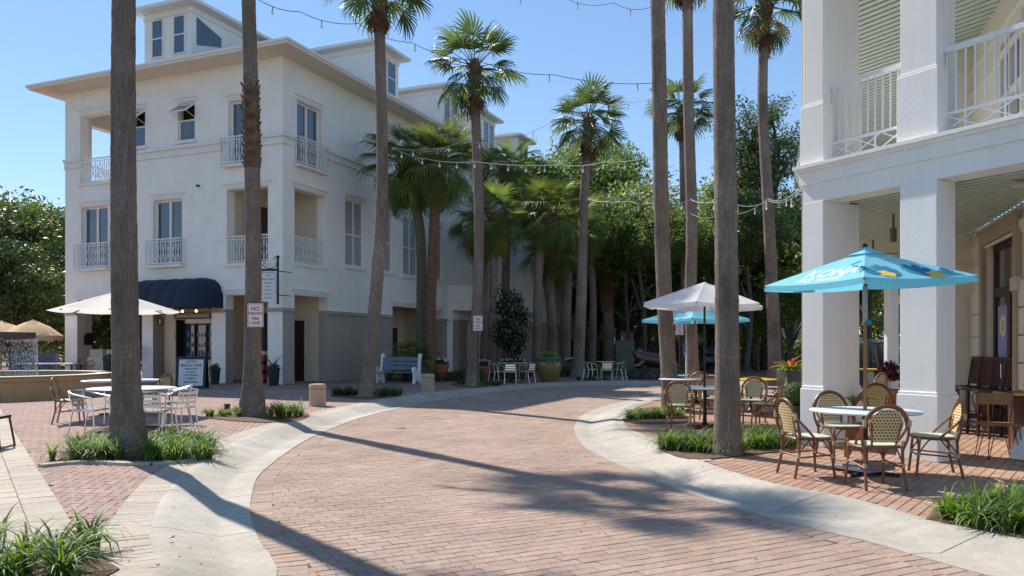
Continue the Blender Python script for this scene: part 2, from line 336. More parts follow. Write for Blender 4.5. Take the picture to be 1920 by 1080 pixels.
def empty(name, loc=(0, 0, 0), rz=0.0, label=None, cat=None, group=None):
    o = bpy.data.objects.new(name, None); COL.objects.link(o); o.location = loc; o.rotation_euler = (0, 0, rz); o.empty_display_size = 0.2
    WM[o.name] = Matrix.Translation(loc) @ Matrix.Rotation(rz, 4, 'Z')
    return tag(o, label, cat, group)
def move(o, loc, rz=0.0, sc_=1.0): 
    o.location = loc; o.rotation_euler = (0, 0, rz); o.scale = (sc_, sc_, sc_)
    WM[o.name] = Matrix.Translation(loc) @ Matrix.Rotation(rz, 4, 'Z') @ Matrix.Scale(sc_, 4)
def copy_tree(o, parent=None):
    c = o.copy(); COL.objects.link(c); c.parent = parent
    for ch in list(o.children): copy_tree(ch, c)
    return c
def struct(name, m_, mats, parent=None):
    o = m_.build(name, mats, parent)
    if not parent: o['kind'] = 'structure'
    return o
class Maker:                                    # first use moves the prototype, later uses copy it
    def __init__(s, fn): s.fn = fn; s.o = None; s.used = False
    def put(s, loc, rz=0.0, label=None, group=None, scale=1.0):
        if s.o is None: s.o = s.fn()
        if not s.used: o = s.o; s.used = True
        else: o = copy_tree(s.o)
        move(o, loc, rz, scale)
        if label: o['label'] = label
        if group: o['group'] = group
        return o
from mathutils.bvhtree import BVHTree
def drape(ob, panel, n, off=.004):
    pv = [wm(panel) @ v.co for v in panel.data.vertices]; bv = BVHTree.FromPolygons(pv, [list(p.vertices) for p in panel.data.polygons]); W_ = wm(ob); Wi = W_.inverted(); n = n.normalized()
    for v in ob.data.vertices:
        w_ = W_ @ v.co
        for s_ in (1, -1):
            h = bv.ray_cast(w_ + n * .4, -n)
            if h[0] is not None: v.co = Wi @ (h[0] + n * off); break
    ob.data.update()
def text_mesh(txt, size, M4, depth=0.002, bold=False, align='CENTER', xs=1.0):
    cu = bpy.data.curves.new('lettering', 'FONT'); cu.body = txt; cu.size = size; cu.align_x = align; cu.align_y = 'CENTER'; cu.extrude = depth
    cu.space_line = 1.0
    if bold: cu.offset = size * 0.025
    to = bpy.data.objects.new('lettering', cu); COL.objects.link(to)
    dg = bpy.context.evaluated_depsgraph_get(); me = bpy.data.meshes.new_from_object(to.evaluated_get(dg))
    me.transform(M4 @ Matrix.Diagonal((xs, 1, 1, 1)))
    bpy.data.objects.remove(to); bpy.data.curves.remove(cu); return me
def text(txt, size, org, xdir, ydir, mat_, parent, depth=0.002, bold=False, name='lettering', xs=1.0):
    x = Vector(xdir).normalized(); y = Vector(ydir).normalized(); z = x.cross(y)
    M4 = Matrix(((x.x, y.x, z.x, org[0]), (x.y, y.y, z.y, org[1]), (x.z, y.z, z.z, org[2]), (0, 0, 0, 1)))
    me = text_mesh(txt, size, wm(parent).inverted() @ M4, depth, bold, xs=xs); me.materials.clear(); me.materials.append(mat_)
    o = bpy.data.objects.new(name, me); COL.objects.link(o); o.parent = parent; WM[o.name] = wm(parent).copy(); return o
# ================================================================ GROUND
ZR = -0.10                                     # top of the road bricks; the sidewalks are level 0
def smooth(pts, n=6):
    out = []; P_ = [pts[0]] + list(pts) + [pts[-1]]
    for i in range(1, len(P_) - 2):
        p0, p1, p2, p3 = [np.array(P_[i + k], float) for k in (-1, 0, 1, 2)]
        for t in np.linspace(0, 1, n, endpoint=False):
            out.append(tuple(0.5 * ((2 * p1) + (-p0 + p2) * t + (2 * p0 - 5 * p1 + 4 * p2 - p3) * t * t + (-p0 + 3 * p1 - 3 * p2 + p3) * t ** 3)))
    out.append(tuple(pts[-1])); return out
def resample(pl, step):
    pl = [np.array(p) for p in pl]; out = [pl[0]]; d = 0.0
    for a, b in zip(pl, pl[1:]):
        L_ = np.linalg.norm(b - a); t = step - d
        while t <= L_: out.append(a + (b - a) * t / L_); t += step
        d = (d + L_) % step if L_ > 0 else d
        d = L_ - (t - step)
    out.append(pl[-1]); return out
LO = smooth([(-2.15, -6), (-2.2, 0), (-2.25, 3.2)] + [G(*p) for p in ((290, 1080), (283, 1016), (289, 974), (303, 941), (333, 899), (361, 877), (403, 849), (480, 813), (578, 783), (668, 762), (751, 746), (808, 736.5), (900, 727.5), (983, 720), (1077, 716), (1171, 714), (1242, 714.5))] + [(16, 36.5), (30, 40)])
LI = smooth([(-1.15, -6), (-1.2, 0), (-1.35, 3.6)] + [G(*p, z=ZR) for p in ((520, 1080), (488, 1020), (471, 975), (469, 947), (480, 901), (502, 877), (535, 851), (578, 824), (616, 807), (677, 784), (732, 770), (771, 761), (830, 749), (900, 739), (983, 729), (1077, 723.5), (1171, 722), (1242, 723))] + [(16, 33.5), (31, 36.6)])
RO = smooth([(9.4, -5), (7.2, 0), (5.3, 3.6)] + [G(*p) for p in ((1920, 1013), (1745, 976), (1600, 936), (1480, 914), (1400, 894), (1335, 872), (1280, 852), (1222, 829), (1180, 812.5), (1159, 801), (1156, 789), (1165, 775), (1185, 762.5), (1212, 754.6), (1242, 749))] + [(9.5, 26.5), (24, 31)])
RI = smooth([(8.5, -5.4), (6.3, -0.4), (4.5, 3.2)] + [G(*p, z=ZR) for p in ((1843, 1079), (1698, 1038), (1634, 1019), (1463, 977), (1292, 925), (1177, 880), (1129, 857), (1100, 841), (1082, 820), (1077, 803), (1086, 784), (1108, 771), (1146, 759), (1192, 750), (1242, 742.5))] + [(10, 28.6), (25, 33.2)])

def offset(pl, d):
    out = []
    for i, p in enumerate(pl):
        a_, b_ = np.array(pl[max(i - 1, 0)]), np.array(pl[min(i + 1, len(pl) - 1)]); t = (b_ - a_) / (np.linalg.norm(b_ - a_) + 1e-9); out.append((p[0] - t[1] * d, p[1] + t[0] * d))
    return out
def clipY(poly, ymax, keep_below=True):
    out = []
    for i in range(len(poly)):
        a, b = poly[i], poly[(i + 1) % len(poly)]
        ia = (a[1] <= ymax) == keep_below; ib = (b[1] <= ymax) == keep_below
        if ia: out.append(a)
        if ia != ib:
            t = (ymax - a[1]) / (b[1] - a[1]); out.append((a[0] + (b[0] - a[0]) * t, ymax))
    return out
def inpoly(P_, poly):
    x, y = P_[:, 0], P_[:, 1]; r = np.zeros(len(P_), bool); n = len(poly)
    for i in range(n):
        x1, y1 = poly[i]; x2, y2 = poly[(i + 1) % n]
        if y1 == y2: continue
        c = ((y1 > y) != (y2 > y)) & (x < (x2 - x1) * (y - y1) / (y2 - y1) + x1); r ^= c
    return r
m = M(); m.prism([(-400, -60), (400, -60), (400, 500), (-400, 500)], -0.2, -0.16, True)
struct('ground', m, EARTH)
RP = list(LI) + list(reversed(RI))
YF = 27.0
road = M(); road.m = 0; road.prism(clipY(RP, YF), 0, ZR - 0.009, True); road.m = 1; road.prism(clipY(RP, YF, False), 0, ZR - 0.003, True)
road = struct('road', road, [MORT, ROADF])
LP = list(LO) + [(90, 52), (90, 130), (-90, 130), (-90, -6)]
swl = M(); swl.prism(clipY(LP, YF), 0, -0.009, True); swl.m = 1; swl.prism(clipY(LP, YF, False), 0, -0.003, True)
swl = struct('sidewalk', swl, [MORT, REDF])
RPp = list(RO) + [(60, 34), (60, -5)]
swr = M(); swr.prism(clipY(RPp, 22), 0, -0.009, True); swr.m = 1; swr.prism(clipY(RPp, 22, False), 0, -0.003, True)
swr = struct('terrace', swr, [MORT, REDF])

BR8 = {}
def brick_verts(L_, W_, z, H=0.03, c=0.0045, j=0.0028):
    a, b = L_ / 2 - j, W_ / 2 - j; a2, b2 = a - c, b - c
    v = [(-a2, -b2, z), (a2, -b2, z), (a2, b2, z), (-a2, b2, z), (-a, -b, z - c * 0.8), (a, -b, z - c * 0.8), (a, b, z - c * 0.8), (-a, b, z - c * 0.8), (-a, -b, z - H), (a, -b, z - H), (a, b, z - H), (-a, b, z - H)]
    f = [(0, 1, 2, 3)] + [(4 + i, 4 + (i + 1) % 4, (i + 1) % 4, i) for i in range(4)] + [(8 + i, 8 + (i + 1) % 4, 4 + (i + 1) % 4, 4 + i) for i in range(4)]
    return np.array(v), f
def lay(centres, angs, L_, W_, z, mat_, parent, name='brick', nind=300, jit=0.0016, clab=None):
    """centres Nx2, angs N; the nearest in view become objects of their own, the rest one joined part"""
    rs = np.random.RandomState(5 + len(centres)); d = np.hypot(centres[:, 0], centres[:, 1])
    inv = (np.abs(centres[:, 0] / np.maximum(centres[:, 1], .1)) < 0.66) & (centres[:, 1] > 4.9)
    order = np.argsort(d + np.where(inv, 0, 1e6)); ind = order[:min(nind, int(inv.sum()))]; rest = order[len(ind):]
    v, f = brick_verts(L_, W_, 0)
    key = (round(L_, 3), round(W_, 3), mat_.name)
    if key not in BR8:
        ms = []
        for k in range(10):
            me = bpy.data.meshes.new('paver'); vv = v.copy(); vv[:4, 2] += rs.uniform(-.0008, .0008, 4); me.from_pydata(vv.tolist(), [], f)
            at = me.attributes.new('rnd', 'FLOAT', 'POINT'); at.data.foreach_set('value', [(k + .5) / 10] * len(v)); me.materials.append(mat_); me.update(); ms.append(me)
        BR8[key] = ms
    for i in ind:
        o = bpy.data.objects.new(name, BR8[key][rs.randint(10)]); COL.objects.link(o); o.parent = parent
        o.location = (centres[i, 0], centres[i, 1], z + rs.uniform(-jit, jit)); o.rotation_euler = (rs.normal(0, .005), rs.normal(0, .005), angs[i] + rs.normal(0, .006))
    if len(rest):
        n = len(rest); a = angs[rest] + rs.normal(0, .006, n); ca, sa = np.cos(a), np.sin(a)
        X = v[None, :, 0] * ca[:, None] - v[None, :, 1] * sa[:, None] + centres[rest, 0][:, None]
        Y = v[None, :, 0] * sa[:, None] + v[None, :, 1] * ca[:, None] + centres[rest, 1][:, None]
        Z = np.repeat(v[None, :, 2], n, 0) + z + rs.uniform(-jit, jit, n)[:, None] + (v[None, :, 1] * rs.normal(0, .008, n)[:, None])
        V = np.stack([X, Y, Z], -1).reshape(-1, 3); Fq = (np.array(f)[None] + (np.arange(n) * 12)[:, None, None]).reshape(-1, 4)
        me = bpy.data.meshes.new(name + '_field'); me.from_pydata(V.tolist(), [], Fq.tolist())
        at = me.attributes.new('rnd', 'FLOAT', 'POINT'); at.data.foreach_set('value', np.repeat(rs.randint(0, 10, n) / 10 + .05, 12).astype(np.float32))
        me.materials.append(mat_); me.update(); o = bpy.data.objects.new(name + '_field', me); COL.objects.link(o); o.parent = parent; o['kind'] = 'stuff'
def view_ok(c, ymax, ymin=3.6): return (np.abs(c[:, 0] / np.maximum(c[:, 1], .1)) < 0.80) & (c[:, 1] > ymin) & (c[:, 1] < ymax)
def running(L_, W_, ang, ext=34):
    n1, n2 = int(ext * 1.2 / L_), int(ext / W_); c = []
    for j in range(-n2, n2):
        for i in range(-n1, n1): c.append(((i + (0.5 if j % 2 else 0)) * L_, j * W_))
    c = np.array(c); ca, sa = math.cos(ang), math.sin(ang)
    return np.stack([c[:, 0] * ca - c[:, 1] * sa, c[:, 0] * sa + c[:, 1] * ca + 12], -1), np.full(len(c), ang)
def herring(W_, ang, ext=24, oy=14):
    n = int(ext / W_); I, J = np.meshgrid(np.arange(-n, n), np.arange(-n, n)); k = (I - J) % 4
    h = k == 0; v = k == 3
    ch = np.stack([(I[h] + 1) * W_, (J[h] + .5) * W_], -1); cv = np.stack([(I[v] + .5) * W_, (J[v] + 1) * W_], -1)
    c = np.concatenate([ch, cv]); a = np.concatenate([np.zeros(len(ch)), np.full(len(cv), math.pi / 2)]) + ang
    ca, sa = math.cos(ang), math.sin(ang)
    return np.stack([c[:, 0] * ca - c[:, 1] * sa, c[:, 0] * sa + c[:, 1] * ca + oy], -1), a
# road: running bond
def soldier(pl, off, L_, step):
    rs_ = resample(pl, step); cs = []; an = []
    for i in range(1, len(rs_) - 1):
        t = rs_[i + 1] - rs_[i - 1]; t /= np.linalg.norm(t); n = np.array([-t[1], t[0]]); cs.append(rs_[i] + n * off); an.append(math.atan2(n[1], n[0]))
    return np.array(cs), np.array(an)
c, a = running(0.212, 0.118, R(28)); k = view_ok(c, YF); c, a = c[k], a[k]; k = inpoly(c, list(offset(LI, -0.14)) + list(reversed(offset(RI, 0.14)))); c, a = c[k], a[k]
c2, a2 = soldier([p for p in LI if 3 < p[1] < 27], -0.10, .235, 0.115); c3, a3 = soldier([p for p in RI if 3 < p[1] < 27], 0.10, .235, 0.115)
lay(c, a, 0.212, 0.118, ZR, BRK, road); lay(np.concatenate([c2, c3]), np.concatenate([a2, a3]), 0.235, 0.115, ZR + 0.003, BRK, road, 'brick', 150)
# left sidewalk: buff strip, herringbone red elsewhere
A0 = np.array(G(0, 766)); B0 = np.array(G(142, 990)); ud = (B0 - A0) / np.linalg.norm(B0 - A0); nd = np.array([ud[1], -ud[0]])
if nd[0] > 0: nd = -nd                          # towards the left of the strip
def side(c): return (c - A0) @ nd
bmY = G(142, 989)[1]
tri = [G(144, 988), G(289, 975), G(291, 1080), (-2.3, 3.5), (-3.2, 3.5)]
LOn = [p for p in LO if 3 < p[1] < 26]
band = list(LOn) + list(reversed(offset(LOn, 0.34)))
c, a = herring(0.105, R(12), 22, 13); k = view_ok(c, YF); c, a = c[k], a[k]
k = inpoly(c, LP) & (side(c) < 0.06) & ~inpoly(c, tri); k &= ~inpoly(c, list(LOn) + list(reversed(offset(LOn, 0.25))))
lay(c[k], a[k], 0.21, 0.105, 0.0, BRR, swl)
# buff slabs of the strip
cs = []; an = []
for col_ in range(0, 34):
    for r_ in range(-4, 62):
        p = A0 + nd * (0.155 + col_ * 0.31) + ud * (r_ * 0.31 + (0.155 if col_ % 2 else 0)); cs.append(p); an.append(math.atan2(ud[1], ud[0]))
cs = np.array(cs); an = np.array(an); k = view_ok(cs, 24); lay(cs[k], an[k], 0.31, 0.31, 0.004, BUFF, swl, 'paver_slab', 200)
cs = []; an = []
for i in range(0, 14):
    for j in range(0, 12):
        p = np.array([-3.75 + i * 0.31 + (0.1 if j % 2 else 0), 3.6 + j * 0.31]); cs.append(p); an.append(0.05)
cs = np.array(cs); an = np.array(an); k = inpoly(cs, tri) & (side(cs) < -0.05); lay(cs[k], an[k], 0.31, 0.31, 0.005, BUFF, swl, 'paver_slab', 120)
rs_ = resample(LOn, 0.115); cs = []; an = []
for i in range(1, len(rs_) - 1):
    t = rs_[i + 1] - rs_[i - 1]; t /= np.linalg.norm(t); n = np.array([-t[1], t[0]]); cs.append(rs_[i] + n * 0.17); an.append(math.atan2(n[1], n[0]))
lay(np.array(cs), np.array(an), 0.34, 0.115, 0.006, BUFF, swl, 'border_brick', 120)
# terrace on the right
c, a = running(0.21, 0.105, R(52), 22); k = view_ok(c, 22, 4.5); c, a = c[k], a[k]
k = inpoly(c, RPp); lay(c[k], a[k], 0.21, 0.105, 0.0, BRO, swr)
# kerbs: rolled concrete, cast in panels
def kerb(name, O, I, w_strip=0.0):
    root = empty(name, (O[0][0], O[0][1], 0)); root['kind'] = 'structure'
    O = resample(O, 0.3); In = resample(I, 0.06)
    In = np.array(In); pr = []
    pts = []
    for p in O:
        j = np.argmin(np.hypot(In[:, 0] - p[0], In[:, 1] - p[1])); pts.append((p, In[j]))
    prof = [(-0.02, 0.002), (0.0, 0.011), (0.06, 0.013), (0.14, 0.004), (0.30, -0.030), (0.5, -0.076), (0.62, -0.104), (0.66, -0.108), (0.72, -0.102), (0.85, -0.094), (1.0, -0.088), (1.003, -0.12)]
    npan = 6; i = 0; k = 0
    while i < len(pts) - 1:
        j = min(i + npan, len(pts) - 1); mm = M(); mm.a = (k * 0.37) % 1.0; mm.s = True; vs = []
        seg = pts[i:j + 1]
        for q, (o_, i_) in enumerate(seg):
            sh = 0.006 if q == 0 else (-0.006 if q == len(seg) - 1 else 0); nb = seg[min(q + 1, len(seg) - 1)][0] - seg[max(q - 1, 0)][0]; nb = nb / (np.linalg.norm(nb) + 1e-9)
            zz = -0.012 if q in (0, len(seg) - 1) else 0
            for t, z in prof:
                pnt = o_ + (i_ - o_) * t + nb * sh; vs.append((pnt[0], pnt[1], z))
        n = len(prof); L_ = len(seg)
        fs = [(a_ * n + b_, (a_ + 1) * n + b_, (a_ + 1) * n + b_ + 1, a_ * n + b_ + 1) for a_ in range(L_ - 1) for b_ in range(n - 1)]
        if name_flip.get(name): fs = [tuple(reversed(f)) for f in fs]
        b_ = len(vs); vs += [(vs[q][0], vs[q][1], -0.17) for q in range(n)] + [(vs[(L_ - 1) * n + q][0], vs[(L_ - 1) * n + q][1], -0.17) for q in range(n)]
        for q in range(n - 1):
            fs.append((q, q + 1, b_ + q + 1, b_ + q)); fs.append(((L_ - 1) * n + q + 1, (L_ - 1) * n + q, b_ + n + q, b_ + n + q + 1))
        mm.add(vs, fs, True); mm.build('kerb_panel', CONC, root); i = j; k += 1
name_flip = {'kerb': False}
kerb('kerb', LO, LI); name_flip['kerb'] = True; kerb('kerb', RO, RI)
# concrete edging on the rounded terrace corner
ROc = [p for p in RO if 10.2 < p[1] < 22]; q = offset(ROc, 0.012); q2 = offset(ROc, 0.16)
if q2[0][0] < q[0][0]: q = offset(ROc, -0.012); q2 = offset(ROc, -0.16)
m = M(); m.prism(q + list(reversed(q2)), -0.02, 0.011); m.build('edging', CONC, swr)

# ---------------------------------------------------------------- planting beds and liriope
def grass_bed(name, blobs, n, hmean, label, mats=None, wid=0.010, seed=1, kind='stuff', spread=1.0):
    """blobs: (x, y, rx, ry). tufts of arching blades"""
    rs = np.random.RandomState(seed); V = []; Fq = []; At = []
    for (bx, by, rx, ry) in blobs:
        nt_ = max(1, int(n * rx * ry / 0.12))
        for t in range(nt_):
            r = math.sqrt(rs.rand()) ; th = rs.rand() * 6.283; cx, cy = bx + rx * r * math.cos(th), by + ry * r * math.sin(th)
            for b_ in range(34):
                az = rs.rand() * 6.283; L_ = hmean * rs.uniform(0.6, 1.35); lean = rs.uniform(0.05, 1.0) * spread; wd = wid * rs.uniform(.6, 1.2)
                dx, dy = math.cos(az), math.sin(az); px_, py_ = -dy, dx; x, y, z = cx + rs.normal(0, .02), cy + rs.normal(0, .02), 0.0; el = 1.50 - 0.35 * lean; b0 = len(V); K = 4; c_ = rs.rand()
                for s_ in range(K + 1):
                    ww = wd * (1 - (s_ / K) ** 2.2) + 0.0008
                    V.append((x - px_ * ww, y - py_ * ww, z)); V.append((x + px_ * ww, y + py_ * ww, z)); At += [c_, c_]
                    st = L_ / K; x += dx * math.cos(el) * st; y += dy * math.cos(el) * st; z = max(z + math.sin(el) * st, 0.01); el -= 0.30 + 0.55 * lean
                for s_ in range(K): Fq.append((b0 + 2 * s_, b0 + 2 * s_ + 1, b0 + 2 * s_ + 3, b0 + 2 * s_ + 2))
    me = bpy.data.meshes.new(name); me.from_pydata(V, [], Fq); at = me.attributes.new('rnd', 'FLOAT', 'POINT'); at.data.foreach_set('value', At)
    me.materials.append(mats or GRASS); me.polygons.foreach_set('use_smooth', [True] * len(Fq)); me.update()
    o = bpy.data.objects.new(name, me); COL.objects.link(o); return tag(o, label, 'grass', kind=kind)
def bed(name, poly, parent=None):
    m = M(); rs = random.Random(3); m.prism(poly, -0.03, 0.017); o = m.build(name, SOIL, parent)
    if not parent: o['kind'] = 'structure'
    return o
def pp(L_, z=0.0): return [G(x, y, z) for x, y in L_]
bed('planting_bed', smooth(pp([(108, 868), (170, 868), (235, 872), (300, 872), (352, 866), (400, 851), (392, 828), (350, 806), (290, 798), (200, 800), (140, 822)]) , 3))
m = M(); e1 = smooth(pp([(75, 876), (110, 872), (170, 868), (235, 872), (300, 872), (352, 866), (400, 851)]), 3); rr = resample(e1, 0.3)
for i in range(len(rr) - 1):
    a_, b_ = rr[i], rr[i + 1]; m.a = (i * .31) % 1; m.bar((a_[0], a_[1], 0.012), (b_[0] - (b_[0] - a_[0]) * .04, b_[1] - (b_[1] - a_[1]) * .04, 0.012), 0.13, 0.05)
m.build('edging', BUFF, swl)
def gb(x, y, rx, ry): q = G(x, y); return (q[0], q[1], rx, ry)
grass_bed('liriope_grass', [gb(150, 862, .42, .25), (gb(195, 850, .40, .38)), gb(228, 864, .35, .15), gb(175, 843, .3, .25)], 15, 0.36, 'clump of bright green strappy liriope left of the largest left palm trunk', seed=2)
grass_bed('liriope_grass', [gb(315, 842, .42, .42), gb(352, 850, .42, .36), gb(330, 862, .45, .2), gb(295, 862, .2, .2)], 15, 0.39, 'clump of liriope right of the largest left palm trunk, nearest the left kerb', seed=3)
bed('planting_bed', smooth(pp([(395, 785), (440, 790), (500, 793), (560, 790), (580, 778), (540, 768), (480, 764), (420, 768)]), 3))
grass_bed('liriope_grass', [gb(420, 780, .35, .25), gb(447, 776, .3, .3), gb(465, 782, .2, .2)], 7, 0.30, 'low liriope left of the palm that carries the nearest no parking sign', seed=4)
grass_bed('liriope_grass', [gb(525, 785, .22, .22)], 16, 0.48, 'upright liriope tuft just right of the palm with the nearest no parking sign', seed=5, spread=.6)
grass_bed('liriope_grass', [gb(558, 782, .22, .22)], 14, 0.40, 'second liriope tuft right of the palm with the nearest no parking sign, closest to the kerb', seed=6, spread=.7)
bed('planting_bed', smooth(pp([(620, 744), (690, 749), (750, 742), (730, 731), (670, 729), (628, 733)]), 3))
grass_bed('liriope_grass', [gb(650, 742, .45, .3), gb(625+15, 741, .3, .3), gb(712, 744, .5, .25), gb(735, 741, .3, .3)], 8, 0.38, 'dark liriope around the leaning palm foot in shade behind the front bollard', mats=mat('liriope_painted_shade', (0.04, 0.085, 0.018), 0.4, trans=0.3, var=0.4, vscale=3, attr=0.4), seed=7)  # darker copy of the liriope green, shade put into its colour
bed('planting_bed', smooth(pp([(845, 722), (885, 727), (930, 724), (920, 714), (870, 713)]), 3))
grass_bed('liriope_grass', [gb(862, 721, .5, .3), gb(905, 724, .6, .3), gb(922, 722, .4, .3)], 4, 0.28, 'low liriope at the foot of the palm beside the second no parking sign', mats=MATS['liriope_painted_shade'], seed=8)
grass_bed('liriope_grass', [gb(1110, 713, .9, .3), gb(1095, 712, .5, .3)], 3, 0.25, 'low liriope strip between the tall pale palm and the far bistro table', mats=MATS['liriope_painted_shade'], seed=9)
bed('planting_bed', smooth(pp([(1166, 788), (1190, 795), (1250, 795), (1290, 790), (1270, 768), (1215, 765), (1180, 772)]), 3))
grass_bed('liriope_grass', [gb(1200, 786, .4, .22), gb(1230, 784, .4, .25), gb(1262, 784, .3, .25)], 16, 0.30, 'sunlit liriope on the rounded terrace corner in front of the slim palm', seed=10)
bed('planting_bed', smooth(pp([(1240, 845), (1290, 862), (1350, 860), (1440, 850), (1490, 842), (1480, 815), (1400, 810), (1300, 818), (1250, 826)]), 3))
grass_bed('liriope_grass', [gb(1265, 843, .30, .24), gb(1300, 846, .38, .3), (gb(1330, 838, .25, .25))], 17, 0.35, 'bright liriope left of the near right palm trunk', seed=11)
grass_bed('liriope_grass', [gb(1385, 852, .22, .16), gb(1420, 834, .34, .38), gb(1455, 838, .32, .32), gb(1400, 842, .28, .2)], 17, 0.36, 'bright liriope right of the near right palm trunk', seed=12)
bed('planting_bed', [(3.55, 6.75), (4.1, 5.9), (5.6, 5.2), (7.0, 6.2), (5.8, 7.3), (4.6, 7.35), (3.9, 7.25)])
grass_bed('liriope_grass', [(4.2, 6.65, .5, .42), (4.85, 6.35, .6, .55), (4.5, 6.95, .5, .25), (5.6, 6.2, .7, .5)], 18, 0.33, 'big arching liriope bed at the near right edge of the street', seed=13)
grass_bed('liriope_grass', [(-3.65, 5.5, .30, .24), (-3.2, 5.55, .26, .24), (-3.55, 5.05, .3, .2), (-3.05, 5.0, .3, .25), (-2.75, 5.05, .12, .15)], 11, 0.39, 'liriope in the near left corner on the buff pavers', seed=14)
bed('planting_bed', [(-4.4, 4.2), (-2.62, 4.4), (-2.62, 5.25), (-3.1, 5.75), (-4.4, 5.7)])
# fallen leaves and grit
rs = np.random.RandomState(4); mm = M()
for i in range(420):
    x, y = rs.uniform(-7, 6), rs.uniform(5, 17); r = rs.uniform(.008, .022); an_ = rs.rand() * 6.3
    if abs(x / y) > .66: continue
    on_road = inpoly(np.array([[x, y]]), RP)[0]; z = (ZR if on_road else 0) + .012
    if not on_road and rs.rand() < .3: continue
    c_, s_ = math.cos(an_) * r, math.sin(an_) * r; mm.add([(x - c_, y - s_, z), (x + s_ * .5, y - c_ * .5, z + .004), (x + c_, y + s_, z), (x - s_ * .5, y + c_ * .5, z + .006)], [(0, 1, 2, 3)], False)
o = mm.build('leaf_litter', mat('dry_leaf', (0.12, 0.065, 0.03), 0.9, var=.3, vscale=9)); tag(o, 'scattered dry leaf bits on the brick street', 'leaf litter', kind='stuff')

# small dark smudge on the street, drawn as a thin round disc
m = M(); m.lathe([(0, .003), (.09, .003), (.095, 0)], 28, (G(752, 803, ZR)[0], G(752, 803, ZR)[1], ZR + .004)); m.build('dark_smudge', mat('smudge_dark', (.10, .08, .065), .7, metal=.4, var=.2), road)
# ================================================================ LEFT BUILDING (local x along the right-hand face, local y along the street front)
C0 = (-8.95, 30.7); LANG = math.atan2(0.9225, 0.386)
D1 = np.array([-0.9225, 0.386]); D2 = np.array([0.386, 0.9225]); LW = 12.07; LD = 33.0
def fs(x):                                     # street-front face: picture column -> metres along it
    k = (x - 960) / F; return (k * C0[1] - C0[0]) / (D1[0] - k * D1[1])
def fz(x, y): s = fs(x); Y = C0[1] + D1[1] * s; return HC + (HY - y) / F * Y
def rsx(x):                                    # right-hand face
    k = (x - 960) / F; return (k * C0[1] - C0[0]) / (D2[0] - k * D2[1])
LB = empty('white_building', (C0[0], C0[1], 0), LANG, 'white stucco three storey building with grey ground floor band, metal hip roof and dormers', 'building')
LF = WM[LB.name]
class LM(M):
    def __init__(s): super().__init__(LF)
def wall_open(mm, length, z0, z1, t, opens, axis):
    """wall with real openings. axis 'f': front (x from 0 to t, along y); axis 'r': right (y from 0 to t, along x)"""
    us = sorted(set([0, length] + [v for o in opens for v in o[:2]])); zs = sorted(set([z0, z1] + [v for o in opens for v in o[2:4]]))
    lo = T if axis == 'r' else 0
    us = sorted(set([lo] + [u for u in us if lo <= u <= length])); zs = [z for z in zs if z0 <= z <= z1]
    def solid(i, j):
        if i < 0 or j < 0 or i >= len(us) - 1 or j >= len(zs) - 1: return False
        uc, zc = (us[i] + us[i + 1]) / 2, (zs[j] + zs[j + 1]) / 2
        return not any(o[0] < uc < o[1] and o[2] < zc < o[3] for o in opens)
    def P(u, d, z): return (d, u, z) if axis == 'f' else (u, d, z)
    for i in range(len(us) - 1):
        for j in range(len(zs) - 1):
            if not solid(i, j): continue
            a, b, c, d = us[i], us[i + 1], zs[j], zs[j + 1]; q = []
            q.append((P(a, 0, c), P(b, 0, c), P(b, 0, d), P(a, 0, d))); q.append((P(b, t, c), P(a, t, c), P(a, t, d), P(b, t, d)))
            if not solid(i - 1, j): q.append((P(a, t, c), P(a, 0, c), P(a, 0, d), P(a, t, d)))
            if not solid(i + 1, j): q.append((P(b, 0, c), P(b, t, c), P(b, t, d), P(b, 0, d)))
            if not solid(i, j + 1): q.append((P(a, 0, d), P(b, 0, d), P(b, t, d), P(a, t, d)))
            if not solid(i, j - 1): q.append((P(a, t, c), P(b, t, c), P(b, 0, c), P(a, 0, c)))
            for f in q: mm.quad(*(f if axis == 'r' else f[::-1]))
T = 0.45; ZE = 12.85; ZB = 3.0
Z3 = 8.75; Z2 = 4.75                           # floor levels
# front openings (u0, u1, z0, z1)
F3L = (fs(209), LW - 0.95, fz(146, 345), fz(146, 217))
AW1 = (fs(272), fs(246), fz(260, 275), fz(260, 206)); AW2 = (fs(365), fs(334), fz(350, 263), fz(350, 193))
FD3 = (fs(480), fs(428), fz(428, 310), fz(428, 190))
W2A = (fs(202), fs(152), fz(175, 503), fz(175, 387)); W2B = (fs(341), fs(287), fz(310, 497), fz(310, 374))
LG2 = (0.72, fs(425), fz(480, 491), fz(425, 356))
G1 = (fs(267), fs(145), 0, 3.55); G2 = (fs(397), fs(287), 0, 3.55); G3 = (0.72, fs(423), 0, 3.55)
FO = [F3L, AW1, AW2, FD3, W2A, W2B, LG2, G1, G2, G3]
# right-face openings
RF3 = (rsx(557), rsx(603), FD3[2], FD3[3]); RL2 = (0.72, rsx(611), LG2[2], LG2[3]); RG1 = (0.72, rsx(614), 0, 3.55)
SH = [(4.2, 5.62, 5.05, 8.0), (6.65, 8.1, 5.05, 8.0), (9.15, 10.6, 5.05, 8.0), (11.95, 13.3, 5.05, 8.0)]
RG2 = (8.15, 13.3, 0, 3.45); R3 = [(9.15, 10.3, 9.5, 12.0), (14.5, 15.7, 9.5, 12.0)]
RO_ = [RF3, RL2, RG1, RG2] + SH + R3
m = LM(); wall_open(m, LW, 0, ZB, T, [(o[0], o[1], o[2], min(o[3], ZB)) for o in FO if o[2] < ZB], 'f')
m.build('ground_floor_band', STUG, LB); m = LM(); wall_open(m, LD, 0, ZB, T, [(o[0], o[1], o[2], min(o[3], ZB)) for o in RO_ if o[2] < ZB], 'r')
